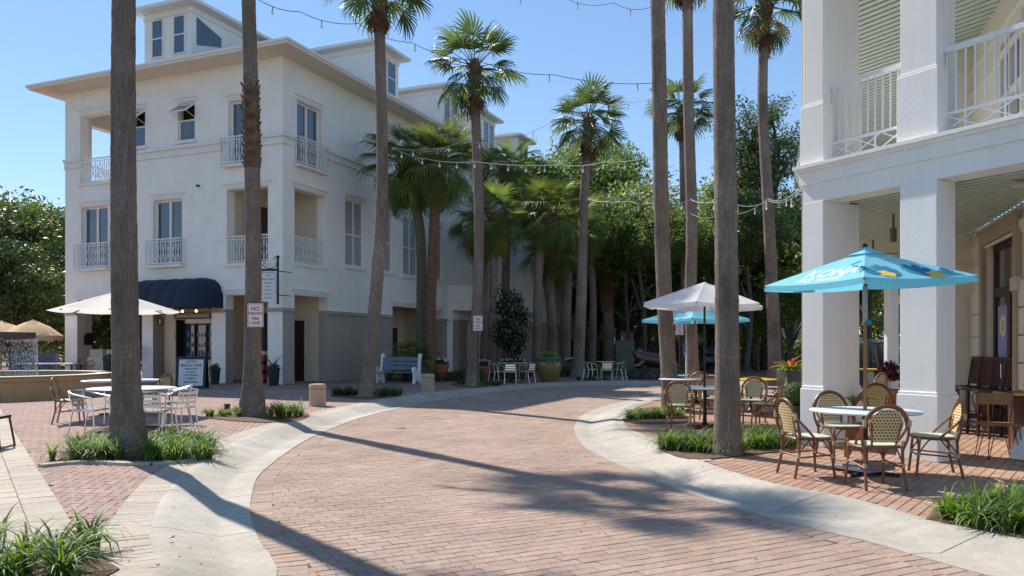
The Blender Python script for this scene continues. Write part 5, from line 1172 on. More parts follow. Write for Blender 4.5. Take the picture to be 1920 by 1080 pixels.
# trunks of the shaded grove
gv = [(1183, 46, .13), (1165, 50, .10), (1208, 44, .14), (1230, 52, .11), (1150, 57, .15), (1104, 52, .14), (1345, 47, .2), (1398, 44, .18), (1415, 50, .15), (1330, 55, .15), (1480, 48, .15), (1120, 60, .15), (1245, 46, .12)]
for i, (x, Y, r) in enumerate(gv):
    rs = np.random.RandomState(i + 60); X = (x - 960) / F * Y; root = empty('grove_tree', (X, Y, 0), 0, ['slim dark', 'crooked dark', 'forked dark'][i % 3] + ' tree trunk in the shaded grove, at %s' % ['the far left', 'left of the sculpture', 'the sculpture', 'right of the sculpture', 'the hedge wall', 'the pale palm', 'the umbrellas', 'the planter', 'the mulch bank', 'the blue sign', 'the arcade pier', 'the hedge end', 'the slim palm'][i], 'tree', 'thin trees of the shaded grove')
    m = M(); a = Vector((0, 0, -.05)); b = Vector((rs.normal(0, .25), 0, 3.2)); c = Vector((rs.normal(0, .6), 0, 6.0)); m.tube(smooth3([a, b, c], 6), [r * (1 - .4 * k / 12) for k in range(13)], 8)
    for q in range(4): s_ = a.lerp(c, rs.uniform(.35, .8)); m.tube([s_, s_ + Vector((rs.normal(0, .8), rs.normal(0, .5), rs.uniform(.8, 1.8)))], [r * .45, r * .2], 6)
    o = bpy.data.objects.new('trunk', m.mesh('trunk', [TRNK])); COL.objects.link(o); o.parent = root
    o = bpy.data.objects.new('crown', CROWD[i % 2][0] if i % 2 else CROWN[i % 3][0]); COL.objects.link(o); o.parent = root; o.location = (c.x, 0, 7.9); o.scale = (.5,) * 3; o.rotation_euler = (0, 0, i)
# pale houses glimpsed far down the street
def house(x0, x1, Y, h, label, wall_m, seed):
    X0, X1 = (x0 - 960) / F * Y, (x1 - 960) / F * Y; r = empty('far_house', ((X0 + X1) / 2, Y, 0), 0, label, 'house'); m = M(); m.bx(X0, X1, Y, Y + 7, 0, h); m.build('wall', wall_m, r)
    m = M(); xm = (X0 + X1) / 2; m.add([(X0 - .4, Y - .5, h), (X1 + .4, Y - .5, h), (X1 + .4, Y + 7.5, h), (X0 - .4, Y + 7.5, h), (X0 + 2, Y + 3.5, h + 2), (X1 - 2, Y + 3.5, h + 2)], [(0, 1, 5, 4), (1, 2, 5), (2, 3, 4, 5), (3, 0, 4)], False); m.build('roof', ROOF, r)
    k = 0
    for z in (.9, 3.6):
        if z + 1.5 > h: continue
        n = max(2, int((X1 - X0) / 2.4))
        for i in range(n):
            c_ = X0 + (X1 - X0) * (i + .5) / n; m = M(); m.bx(c_ - .5, c_ + .5, Y - .06, Y - .003, z, z + 1.5); w_ = m.build('window', TRIM, r); m = M(); m.bx(c_ - .42, c_ + .42, Y - .08, Y - .061, z + .08, z + 1.42); m.build('pane', GLAS, w_)
house(1060, 1190, 60, 5.6, 'pale two storey house glimpsed between the trunks left of the grove', mat('far_white', (.85, .84, .80), .8), 1)
house(1205, 1330, 66, 5.2, 'cream house glimpsed between the grove trunks behind the parasols', mat('far_cream', (.82, .77, .62), .8), 2)
house(1385, 1560, 62, 5.4, 'pale green house glimpsed behind the mulch bank and planter', mat('far_green', (.62, .72, .60), .8), 3)
for i, (x, y, Y, s_, lb) in enumerate([(1206, 585, 49, .42, 'low bushy tree left of the slim palm, above the sculpture'), (1420, 585, 47, .45, 'low bushy tree right of the thick grey trunk'), (1340, 570, 51, .5, 'low bushy tree behind the white parasol'), (1478, 560, 45, .42, 'low bushy tree beside the arcade corner pier'), (1120, 560, 56, .5, 'low bushy tree between the pale palm and the criss-cross barked palm')]):
    p = Pt(x, y, Y); tree(p.x, Y, max(2.6, p.z), s_, i + 70, lb, group='low trees filling the shaded grove', name='bushy_tree', r=.1)
# pine
p = Pt(1436, 272, 50); PR = empty('pine_tree', (p.x, p.y, 0), 0, 'tall round headed pine standing above the oaks left of the arcade building', 'tree')
pm, pc = crown_mesh('pine_crown', PINL, 150, 110, 4.6, 4.2, .10, 31, hollow=.72, lobes=13); o = bpy.data.objects.new('crown', pm); COL.objects.link(o); o.parent = PR; o.location = (0, 0, p.z - .5)
m = branchy(p.z, pc, .26, 8, nb=34, h0=.72); o = bpy.data.objects.new('trunk', m.mesh('trunk', [TRNK])); COL.objects.link(o); o.parent = PR
# small magnolia
mg, mc = crown_mesh('magnolia_crown', mat('magnolia_leaves', (.025, .045, .016), .25, trans=.12, attr=.4, spec=.8), 150, 34, 1.2, 1.75, .095, 77, hollow=.3); q = Pt(958, 610, 35.5)
R_ = empty('magnolia_tree', (q.x, q.y, 0), 0, 'small dark glossy magnolia between the palms, left of the glazed pot', 'tree'); o = bpy.data.objects.new('crown', mg); COL.objects.link(o); o.parent = R_; o.location = (0, 0, 2.5); o.scale = (.80, .80, 1.12)
m = branchy(2.6, mc, .06, 3, nb=8); o = bpy.data.objects.new('trunk', m.mesh('trunk', [TRNK])); COL.objects.link(o); o.parent = R_
# far wood, hedge and shrubs that read as one mass
def mass(name, boxes, leaf, n, mat_, label, seed, kind='stuff', cat='shrubbery'):
    rs = np.random.RandomState(seed); V = []
    for (x0, x1, y0, y1, z0, z1) in boxes:
        k = int(n * abs(x1 - x0) * (z1 - z0)); P_ = np.stack([rs.uniform(x0, x1, k), rs.uniform(y0, y1, k), z0 + (z1 - z0) * rs.rand(k) ** .8], -1); P_[:, 2] *= 1 + .18 * np.sin(P_[:, 0] * 1.7 + 1) * np.sin(P_[:, 0] * .6)
        a = rs.normal(0, 1, (k, 3)); a /= np.linalg.norm(a, axis=1)[:, None]; b = np.cross(a, rs.normal(0, 1, (k, 3))); b /= np.linalg.norm(b, axis=1)[:, None]; s_ = leaf * rs.uniform(.6, 1.4, k)[:, None]
        V.append(np.stack([P_ - a * s_, P_ - b * s_ * .5, P_ + a * s_, P_ + b * s_ * .5], 1).reshape(-1, 3))
    V = np.concatenate(V); n_ = len(V) // 4; me = bpy.data.meshes.new(name); me.vertices.add(len(V)); me.vertices.foreach_set('co', V.ravel()); me.loops.add(len(V)); me.loops.foreach_set('vertex_index', np.arange(len(V))); me.polygons.add(n_); me.polygons.foreach_set('loop_start', np.arange(n_) * 4); me.update(calc_edges=True)
    at = me.attributes.new('rnd', 'FLOAT', 'POINT'); at.data.foreach_set('value', np.repeat(rs.rand(n_), 4).astype(np.float32)); me.materials.append(mat_); o = bpy.data.objects.new(name, me); COL.objects.link(o); return tag(o, label, cat, kind=kind)
mass('far_wood', [(-95, 110, 78, 92, 0, 10)], .40, 30, OAKL, 'far belt of woodland closing the view', 1, cat='woodland')
mass('shrubbery', [(4, 30, 56, 59, 0, 1.9)], .13, 260, OAKL, 'shrub mass behind the grove', 2)
mass('shrubbery', [(-50, -18, 56, 62, 0, 4.5)], .16, 110, DKL, 'dark shrub mass behind the fountain terrace', 3)
mass('ground_cover', [(-5.5, -1.2, 33.2, 34.6, 0, .42), (-2.6, .6, 34.8, 36, 0, .38), (.5, 5, 38.5, 40, 0, .5)], .06, 1500, DKL, 'low dark ground cover along the foot of the white building', 4, cat='ground cover')
mass('ground_cover', [(11.5, 15.5, 30, 33, 0, .3)], .07, 700, OAKL, 'low green ground cover behind the terrace tables', 5, cat='ground cover')
m = M(); m.prism([(10.6, 29.5), (19, 31), (19, 44), (11, 44)], 0, .06); o = m.build('mulch_bank', mat('rust_mulch', (.19, .075, .035), .95, var=.45, vscale=8, bump=.8, bscale=12)); o['kind'] = 'structure'
# ================================================================ FURNITURE
def V3(*a): return Vector(a)
def cane_chair_fn(weave=WVB, cane=CANE):
    def fn():
        r = empty('cane_chair', (0, 0, 0), 0, 'cane chair', 'chair'); W_, D = .215, .20; zs = .455
        # seat faces +y
        m = M(); m.s = True; out = []
        n = 20
        for i in range(n):
            a = 2 * math.pi * i / n; c_, s_ = math.cos(a), math.sin(a); out.append(((abs(c_) ** .6) * math.copysign(W_ + .005, c_), (abs(s_) ** .6) * math.copysign(D + .01, s_)))
        m.s = False; m.prism(out, zs - .02, zs + .012); m.build('seat', WVS, r)
        m = M(); m.tube([(x * 1.04, y * 1.04, zs - .012) for x, y in out + out[:1]], .017, 6, caps=False); m.build('seat_rim', cane, r)
        lean = .26
        hoop = []
        for i in range(17):
            t = i / 16; a = math.pi * t; x = -.245 * math.cos(a); z = .58 + .31 * math.sin(a) ** .8; hoop.append((x * (1 if z > .6 else 1), -D - .02 - lean * (z - zs) * .75, z))
        full = [(-.20, -D - .01, zs - .05), (-.235, -D - .03, zs + .05)] + hoop + [(.235, -D - .03, zs + .05), (.20, -D - .01, zs - .05)]
        m = M(); m.tube(smooth3(full, 2), .0165, 8); m.build('back_hoop', cane, r)
        m = M(); m.tube([(x * .93, y + .012, z - .024 if z > .62 else z) for x, y, z in smooth3(full[3:-3], 2)], .011, 6); m.build('inner_hoop', cane, r)
        # woven back panel
        pts = []
        for x in np.linspace(-.185, .185, 13):
            zt_ = .60 + .25 * math.sqrt(max(0, 1 - (x / .205) ** 2)); pts.append((x, zt_))
        m = M(); vs = []; zb_ = .50
        for x, zt_ in pts:
            for k in range(7):
                z = zb_ + (zt_ - zb_) * k / 6; y = -D - .02 - lean * (z - zs) * .75 - .022 * (1 - (x / .2) ** 2) + .012; vs.append((x * (0.80 + .2 * min(1, (z - zb_) / .2)), y, z))
        n1 = len(vs); vs2 = [(x, y - .008, z) for x, y, z in vs]; fs = [(i * 7 + j, (i + 1) * 7 + j, (i + 1) * 7 + j + 1, i * 7 + j + 1) for i in range(12) for j in range(6)]
        m.add(vs + vs2, fs + [tuple(n1 + q for q in reversed(f)) for f in fs], True); m.build('back_panel', weave, r)
        for x in (-.115, .115): m = M(); m.tube([(x * 1.1, -D - .005, zs - .03), (x * 1.15, -D - .03, .53), (x * 1.35, -D - .07, .70)], .012, 6); m.build('back_strut', cane, r)
        for sx in (-1, 1):
            m = M(); m.tube([(sx * .19, D - .03, zs - .02), (sx * .2, D - .01, .2), (sx * .215, D + .01, 0)], .0155, 7); m.build('leg', cane, r)
            m = M(); m.tube([(sx * .2, -D - .01, zs + .02), (sx * .2, -D - .02, .25), (sx * .215, -D - .075, 0)], .0165, 7); m.build('leg', cane, r)
            # arm brace running from the hoop down to the seat front
            m = M(); m.tube(smooth3([(sx * .235, -D - .075, .69), (sx * .235, -D + .06, .56), (sx * .215, -D + .17, zs - .01)], 5), .0145, 7); m.build('side_brace', cane, r)
            m = M(); m.tube([(sx * .2, D - .02, .26), (sx * .2, -D - .02, .23)], .010, 6); m.tube(smooth3([(sx * .2, D - .02, .27), (sx * .195, D - .12, zs - .04), (sx * .19, 0, zs - .03)], 4), .009, 5)
            m.tube(smooth3([(sx * .2, -D - .02, .27), (sx * .195, -D + .1, zs - .04), (sx * .19, 0, zs - .03)], 4), .009, 5); m.build('stretcher', cane, r)
        m = M(); m.tube([(-.2, D - .015, .24), (.2, D - .015, .24)], .010, 6); m.tube(smooth3([(-.2, D - .015, .27), (-.1, D - .02, zs - .04), (.1, D - .02, zs - .04), (.2, D - .015, .27)], 4), .009, 5)
        m.tube([(-.2, -D - .02, .25), (.2, -D - .02, .25)], .010, 6); m.build('stretcher', cane, r)
        for sx in (-1, 1):
            for (x, y, z, h) in ((.238, -D - .08, .70, .07), (.2, D - .015, .25, .045), (.203, -D - .02, .25, .045), (.2, -D - .01, zs + .03, .06), (.19, D - .03, zs - .02, .04)): m = M(); m.tube([(sx * x, y, z - h / 2), (sx * x * (1.0), y - .001, z + h / 2)], .021, 8); m.build('binding', WRAP, r)
        return r
    return fn
CC = Maker(cane_chair_fn()); CG = Maker(cane_chair_fn(WVG, mat('tan_cane', (.26, .115, .04), .4, var=.3, vscale=14)))
GC = 'cane bistro chairs on the terrace'
def gx(x, Y): return (x - 960) / F * Y
def putc(mk, x, Y, rz, label, group=GC, dx=0, scale=1.0): return mk.put((gx(x, Y) + dx, Y, 0), R(rz), label, group, scale)
putc(CC, 1638, 8.42, 2, 'cane chair with its woven back to the camera at the nearest round table')
putc(CC, 1515, 9.15, -82, 'cane chair left of the nearest round table, seen side on')
putc(CC, 1748, 9.2, 74, 'cane chair right of the nearest round table, seen side on')
putc(CC, 1577, 10.35, 187, 'cane chair beyond the nearest round table beside the corner pier')
putc(CC, 1652, 12.6, 170, 'cane chair with rounded back inside the porch, behind the aqua parasol pole')
putc(CG, 1277, 13.95, -22, 'tan cane chair at the left side of the table under the white parasol')
putc(CG, 1434, 14.3, 62, 'tan cane chair right of the thick grey trunk, facing the white parasol table')
putc(CG, 1408, 15.2, 150, 'tan cane chair just right of the thick grey trunk, before the yellow edged table')
putc(CG, 1336, 15.7, 175, 'tan cane chair beyond the table under the white parasol')
putc(CG, 1446, 16.9, 80, 'tan cane chair by the yellow edged table, next to the charcoal planter')
putc(CG, 1292, 19.3, 20, 'tan cane chair behind the slim palm at the second aqua parasol')
putc(CG, 1312, 18.9, -10, 'tan cane chair in front of the blue sign post')
putc(CG, 1345, 20.4, 120, 'tan cane chair right of the second aqua parasol pole')
putc(CG, 1265, 21.2, -60, 'tan cane chair half hidden left of the slim palm')
putc(CG, 1372, 19.2, 200, 'tan cane chair behind the thick grey trunk')
putc(CG, 1632, 18.2, 30, 'tan cane chair at the yellow topped table deep in the porch')
putc(CG, 1650, 20.0, 200, 'tan cane chair behind the yellow topped table deep in the porch')
putc(CG, 132, 15.3, -72, 'cane chair left of the aluminium cafe table by the fountain')
putc(CG, 290, 17.0, 75, 'cane chair right of the rear cafe table, behind the thick left palm')
# ---- round tables
def table_fn(rad, col_m=TBLW, zt_=.745, base='cross', name='cafe_table', sq=0):
    def fn():
        r = empty(name, (0, 0, 0), 0, 'table', 'table'); m = M()
        m.lathe([(0, zt_ - .022), (rad - .012, zt_ - .022), (rad, zt_ - .012), (rad - .001, zt_ - .003), (rad - .008, zt_), (0, zt_)], 8 if sq else 40); m.build('tabletop', col_m, r)
        m = M(); m.cyl(0, 0, .04, zt_ - .022, .032, 12); m.lathe([(.1, .045), (.05, .09), (.03, .12)], 14); m.build('pedestal', BLK, r)
        for k in range(4):
            a = k * math.pi / 2 + .5; m = M(); m.bar((0, 0, .035), (math.cos(a) * rad * .62, math.sin(a) * rad * .62, .02), .05, .03); m.build('foot', BLK, r)
            m = M(); m.bar((0, 0, zt_ - .035), (math.cos(a) * rad * .7, math.sin(a) * rad * .7, zt_ - .03), .03, .02); m.build('top_brace', BLK, r)
        if base == 'plates':
            m = M(); m.box((0, 0, .07), (.46, .46, .035), .2); m.box((.02, 0, .105), (.42, .4, .03), .5); m.build('umbrella_weight', mat('weight_grey', (.22, .24, .27), .6, var=.15), r)
        return r
    return fn
T1 = table_fn(.62, base='plates')(); move(T1, (gx(1622, 9.27), 9.27, 0), .3); tag(T1, 'white round table nearest on the right under the printed aqua parasol', 'table')
T2 = table_fn(.58, sq=1)(); move(T2, (gx(1322, 14.45), 14.45, 0), .3); tag(T2, 'white table under the white parasol, behind the thick grey trunk', 'table')
T3 = table_fn(.75)(); move(T3, (gx(248, 14.3), 14.3, 0), .1); tag(T3, 'large round silver table ringed by aluminium armchairs behind the thick left palm', 'table')
T4 = table_fn(.85)(); move(T4, (gx(232, 17.5), 17.5, 0), .4); tag(T4, 'rear round table under the off white parasol beside the fountain', 'table')
YT = mat('yellow_tabletop', (.62, .42, .02), .4)
T5 = table_fn(.6, YT, .76)(); move(T5, (gx(1408, 17.8), 17.8, 0)); tag(T5, 'yellow edged table between the thick grey trunk and the charcoal planter', 'table')
T6 = table_fn(.5, YT, .95)(); move(T6, (gx(1642, 19), 19, 0)); tag(T6, 'yellow topped table deep in the porch', 'table')
T7 = table_fn(.55)(); move(T7, (gx(1305, 20.6), 20.6, 0)); tag(T7, 'small white table below the second aqua parasol', 'table')
T8 = table_fn(.5)(); move(T8, (gx(1276, 18.2), 18.2, 0)); tag(T8, 'small white table directly behind the slim palm', 'table')
# ---- aluminium armchairs
def alu_chair():
    r = empty('aluminium_chair', (0, 0, 0), 0, 'aluminium armchair', 'chair')
    for sx in (-1, 1):
        m = M(); m.tube([(sx * .23, .20, 0), (sx * .225, .17, .43), (sx * .25, .15, .64)], .0125, 7); m.build('leg', ALU, r)
        m = M(); m.tube([(sx * .215, -.28, 0), (sx * .21, -.20, .42)], .0125, 7); m.build('leg', ALU, r)
    arm = smooth3([(-.25, .16, .64), (-.265, .05, .66), (-.26, -.15, .70), (-.2, -.27, .745), (0, -.31, .755), (.2, -.27, .745), (.26, -.15, .70), (.265, .05, .66), (.25, .16, .64)], 4)
    m = M(); m.tube(arm, .0135, 8); m.build('armrest', ALU, r)
    m = M(); m.tube([(-.2, .17, .43), (.2, .17, .43)], .0115, 6); m.tube([(-.2, -.19, .42), (.2, -.19, .42)], .0115, 6)
    for sx in (-1, 1): m.tube([(sx * .2, .17, .43), (sx * .2, -.19, .42)], .0115, 6); m.tube([(sx * .19, -.2, .42), (sx * .19, -.285, .74)], .011, 6)
    m.build('frame', ALU, r)
    for i in range(7): y = -.16 + i * .05; m = M(); m.bar((-.2, y, .445), (.2, y, .445), .040, .008); m.build('seat_slat', ALU, r)
    for i, z in enumerate((.52, .60, .68)): m = M(); y = -.215 - (z - .45) * .25; m.bar((-.19, y, z), (.19, y, z), .008, .052); m.build('back_slat', ALU, r)
    return r
AC = Maker(alu_chair); GA = 'aluminium armchairs around the cafe tables'
putc(AC, 172, 13.25, -95, 'aluminium armchair left of the thick left palm, turned to the table', GA)
putc(AC, 289, 13.05, 5, 'aluminium armchair with slatted back to the camera, just right of the thick left palm', GA)
putc(AC, 333, 13.8, 62, 'aluminium armchair at the right end of the large silver table', GA)
putc(AC, 228, 15.3, 178, 'aluminium armchair hidden behind the thick left palm across the table', GA)
putc(AC, 330, 15.1, 110, 'aluminium armchair beyond the right end of the large silver table', GA)
putc(AC, 932, 32.2, -60, 'aluminium armchair at the left of the table beside the glazed pot', GA, scale=1.08)
putc(AC, 957, 31.7, 0, 'aluminium armchair with its back to the street beside the glazed pot', GA, scale=1.08)
putc(AC, 987, 32.0, 55, 'aluminium armchair between its table and the glazed pot', GA, scale=1.08)
putc(AC, 1108, 35.0, -70, 'aluminium armchair right of the pale palm foot', GA, scale=1.08)
putc(AC, 1137, 34.2, 0, 'aluminium armchair with its back to the street at the far right bistro table', GA, scale=1.08)
putc(AC, 1160, 34.9, 60, 'aluminium armchair at the right end of the far bistro table', GA, scale=1.08)
TA = table_fn(.75, MATS['polished_aluminium'], .82)(); move(TA, (gx(958, 32.7), 32.7, 0)); tag(TA, 'aluminium topped bistro table left of the glazed pot', 'table')
TB = table_fn(.6, MATS['polished_aluminium'], .82)(); move(TB, (gx(1130, 35.3), 35.3, 0)); tag(TB, 'aluminium topped bistro table right of the pale palm', 'table')
# ---- parasols
PANELS = {}
def parasol(name, loc, corners, rim, apex, rad, mat_, pole_mat, pole_r, label, rz=0, tilt=(0, 0), vent=.18, pole=True, drop=.07, z0=0, sag=.06, ribs_mat=None):
    r = empty(name, (loc[0], loc[1], 0), 0, label, 'parasol'); n = corners
    MT = Matrix.Translation((loc[0], loc[1], 0)) @ Matrix.Rotation(rz, 4, 'Z') @ Matrix.Translation((0, 0, apex)) @ Matrix.Rotation(tilt[0], 4, 'X') @ Matrix.Rotation(tilt[1], 4, 'Y') @ Matrix.Translation((0, 0, -apex))
    cs = [Vector((rad * math.cos(2 * math.pi * i / n), rad * math.sin(2 * math.pi * i / n), rim)) for i in range(n)]; A = Vector((0, 0, apex)); K = 8
    for i in range(n):
        a, b = cs[i], cs[(i + 1) % n]; m = M(MT); m.s = True; vs = []
        for j in range(K + 1):
            t = .1 + .9 * j / K if vent else j / K
            for k in range(K + 1):
                u = k / K; p = A.lerp(a.lerp(b, u), t); p.z -= sag * 4 * u * (1 - u) * t * .55 + .05 * math.sin(math.pi * t) * 0; e_ = 4 * u * (1 - u); p.x *= 1 - .03 * e_ * t; p.y *= 1 - .03 * e_ * t; vs.append(p)
        for k in range(K + 1): q = vs[K * (K + 1) + k].copy(); q.z -= drop; vs.append(q)
        m.add(vs, [(j * (K + 1) + k, (j + 1) * (K + 1) + k, (j + 1) * (K + 1) + k + 1, j * (K + 1) + k + 1) for j in range(K + 1) for k in range(K)]); PANELS.setdefault(r.name, []).append(m.build('canopy_panel', mat_, r))
        m = M(MT); m.bar(A + Vector((0, 0, -.05)), a + Vector((0, 0, -.02)), .022, .018); m.bar((0, 0, rim + .02), A.lerp(a, .5) + Vector((0, 0, -.03)), .016, .016); m.build('rib', ribs_mat or pole_mat, r)
    if vent:
        m = M(MT); vs = [A + Vector((0, 0, .06))]; 
        for i in range(n): vs.append(A.lerp(cs[i], vent) + Vector((0, 0, .025)))
        m.add(vs, [(0, 1 + i, 1 + (i + 1) % n) for i in range(n)], False); m.build('vent_cap', mat_, r)
    m = M(MT); m.sphere((0, 0, apex + .06), .03, 8, 6); m.build('finial', BLK, r)
    if pole:
        m = M(); m.cyl(loc[0], loc[1], z0, apex - .02, pole_r, 12); m.build('pole', pole_mat, r)
        m = M(); m.cyl(loc[0], loc[1], rim - .03, rim + .06, pole_r * 1.9, 12); m.build('hub', BLK, r)
    return r, MT, cs, A
pl = (gx(1622, 9.27), 9.27)
PU, MT, cs, A = parasol('aqua_parasol', pl, 4, 2.27, 2.62, 1.15, AQUA, WOODU, .021, 'bright aqua parasol with KONA lettering over the nearest table', rz=R(-25), tilt=(R(2.2), R(-1.2)), z0=.05, sag=.05)
m = M(); m.cyl(pl[0], pl[1], 1.78, 2.2, .03, 10); m.build('pole_sleeve', mat('sleeve_grey', (.3, .3, .28), .4, metal=.5), PU); m = M(); m.sphere((pl[0] + .03, pl[1] - .03, 1.78), .035, 8, 6); m.build('knob', mat('teal_plastic', (.0, .2, .25), .4), PU)
def panel_frame(i, n=4):
    a, b = cs[i], cs[(i + 1) % n]; a, b, ap = MT @ a, MT @ b, MT @ A; return a, b, ap
a, b, ap = panel_frame(2)                       # front-left panel: between the left and the near corner
x = (b - a).normalized(); mid = (a + b) / 2; y = (ap - mid); y = (y - x * y.dot(x)).normalized(); nrm = x.cross(y); sg = nrm * (-.006)
o1 = text('KONA', .27, a.lerp(b, .55) + y * .27 + sg * -1, x, y, WPRT, PU, .0, True, 'print_kona', 1.05)
o2 = text('BIG WAVE', .145, a.lerp(b, .52) + y * .10 + sg * -1, x, y, WPRT, PU, .0, True, 'print_big_wave', 1.05)
pn = PANELS[PU.name][2]; nv = -nrm if nrm.z < 0 else nrm
for o_ in (o1, o2): drape(o_, pn, nv)
def leafprint(c, ang, L_, n, mat_, par, x, y, off, wid=.03, name='leaf_print'):
    m = M(); 
    d = x * math.cos(ang) + y * math.sin(ang); s_ = -x * math.sin(ang) + y * math.cos(ang)
    for k in range(n):
        t = (k + .5) / n; o = c + d * L_ * t * .8
        for sg_ in (-1, 1):
            tip = o + (d * .6 + s_ * sg_ * .8) * L_ * .42 * math.sin(math.pi * (t * .8 + .15)); w_ = d * wid
            m.add([o + off, tip + off, o + w_ + off], [(0, 1, 2), (2, 1, 0)], False)
    m.add([c - s_ * .01 + off, c + d * L_ + off, c + s_ * .01 + off], [(0, 1, 2)], False); return m.build(name, mat_, par)
def monstera(c, ang, L_, mat_, par, x, y, off):
    m = M(); d = x * math.cos(ang) + y * math.sin(ang); s_ = -x * math.sin(ang) + y * math.cos(ang); vs = [c + off]; n = 28
    for k in range(n + 1):
        a_ = -2.5 + 5.0 * k / n; rr = L_ * (.5 + .5 * math.cos(a_ * .55)) * (1 if k % 4 else .62); vs.append(c + d * (L_ * .35) + (d * math.cos(a_) + s_ * math.sin(a_)) * rr * .62 + off)
    m.add(vs, [(0, k, k + 1) for k in range(1, n + 1)], False); return m.build('leaf_print', mat_, par)
drape(leafprint(a.lerp(b, .60) + y * .47, .5, .16, 5, AQUD, PU, x, y, -sg * .9, .02), pn, nv, .003)
a, b, ap = panel_frame(3)
x = (b - a).normalized(); mid = (a + b) / 2; y = (ap - mid); y = (y - x * y.dot(x)).normalized(); nrm = x.cross(y); sg = nrm * .006; pn = PANELS[PU.name][3]; nv = -nrm if nrm.z < 0 else nrm
for (u, v, an, L_, k) in ((.16, .12, 1.5, .26, 7), (.24, .12, 2.4, .40, 8), (.72, .04, 2.3, .42, 9), (.90, .02, 2.6, .36, 8), (.30, .04, .9, .30, 6), (.84, .05, 1.7, .26, 6)): drape(leafprint(a.lerp(b, u) + y * v, an, L_, k, AQUD, PU, x, y, sg), pn, nv, .003)
for q_ in ((.40, .14, 2.5, .34), (.55, .10, 1.0, .36), (.16, .08, 1.6, .18)): drape(monstera(a.lerp(b, q_[0]) + y * q_[1], q_[2], q_[3], AQUD, PU, x, y, sg), pn, nv, .004)
for (u, v) in ((.27, .13), (.68, .10)):
    m = M(); c = a.lerp(b, u) + y * v; n = 20; vs = [c + x * (.11 * (1 + .2 * math.cos(5 * q * 2 * math.pi / n)) * math.cos(2 * math.pi * q / n)) + y * (.085 * (1 + .2 * math.cos(5 * q * 2 * math.pi / n)) * math.sin(2 * math.pi * q / n)) + sg * 1.6 for q in range(n)]; m.add([c + sg] + vs, [(0, 1 + q, 1 + (q + 1) % n) for q in range(n)], False); drape(m.build('flower_print', YELW, PU), pn, nv, .007)
parasol('white_parasol', (gx(1321, 14.45), 14.45), 6, 2.27, 2.68, 1.16, mat('lavender_white_canvas', (.70, .70, .73), .8, trans=.3), BLK, .02, 'white parasol on a black pole over the table behind the thick grey trunk', rz=R(10), tilt=(R(1), R(1)), vent=.0, z0=.03)
P2_, MT, cs, A = parasol('aqua_parasol', (gx(1303, 20.6), 20.6), 4, 2.20, 2.62, 1.38, AQUA, WOODU, .024, 'smaller looking aqua parasol behind the white one, beside the slim palm', rz=R(-16), z0=.03)
a, b, ap = panel_frame(2); x = (b - a).normalized(); mid = (a + b) / 2; y = (ap - mid); y = (y - x * y.dot(x)).normalized(); nv = x.cross(y); nv = -nv if nv.z < 0 else nv; drape(text('KONA', .30, a.lerp(b, .55) + y * .34 + x.cross(y) * .01, x, y, WPRT, P2_, .0, True, 'print_kona'), PANELS[P2_.name][2], nv)
parasol('off_white_parasol', (gx(217, 17.6), 17.6), 8, 2.28, 2.72, 1.36, mat('ecru_canvas', (.68, .64, .58), .8, trans=.35), BLK, .024, 'off white eight sided parasol behind the thick left palm', rz=R(22), vent=0, z0=.03, drop=.0, ribs_mat=BLK)
bp, *_ = parasol('balcony_parasol', (gx(880, 46.5), 46.5), 6, 7.0, 7.5, 1.1, WCAN, BLK, .03, 'closed looking white parasol on the far balcony', vent=0, z0=4.93)
# ---- thatched parasols
def thatch(x, Y, rad, rim, apex, label):
    X = gx(x, Y); r = empty('thatched_parasol', (X, Y, 0), 0, label, 'parasol', 'thatched parasols beside the fountain'); rs = np.random.RandomState(int(x)); m = M(Matrix.Translation((X, Y, 0))); m.s = True
    n = 40; prof = [(0, apex), (rad * .25, apex - .12), (rad * .55, apex - .28), (rad * .85, rim + .16), (rad, rim + .02)]; vs = []
    for (rr, z) in prof:
        for j in range(n): a = 2 * math.pi * j / n; q = 1 + rs.normal(0, .02); vs.append((rr * q * math.cos(a), rr * q * math.sin(a), z + rs.normal(0, .015)))
    for j in range(n): a = 2 * math.pi * j / n; vs.append((rad * .98 * math.cos(a), rad * .98 * math.sin(a), rim - rs.uniform(.12, .26)))
    m.add(vs, [(i * n + j, (i + 1) * n + j, (i + 1) * n + (j + 1) % n, i * n + (j + 1) % n) for i in range(len(prof)) for j in range(n)]); m.build('thatch_cover', THAT, r)
    m = M(Matrix.Translation((X, Y, 0))); 
    for k in range(500):
        a = rs.rand() * 6.283; t = rs.uniform(.2, 1); rr = rad * t; z = apex + (rim - apex) * t ** 1.1 + .05; d = Vector((math.cos(a), math.sin(a), 0)); p = d * rr + Vector((0, 0, z)); q = p + d * rs.uniform(.1, .22) + Vector((0, 0, -rs.uniform(.05, .22))); s_ = Vector((-d.y, d.x, 0)) * .012; m.add([p - s_, p + s_, q], [(0, 1, 2)], False)
    m.build('thatch_strands', THAT, r)['kind'] = 'stuff'
    m = M(); m.cyl(X, Y, 0, apex - .1, .04, 8); m.build('pole', WOODU, r)
thatch(62, 33.5, 1.12, 1.92, 2.62, 'thatched straw parasol behind the fountain, the right one'); thatch(2, 35, 1.2, 1.95, 2.62, 'thatched straw parasol cut by the left picture edge')
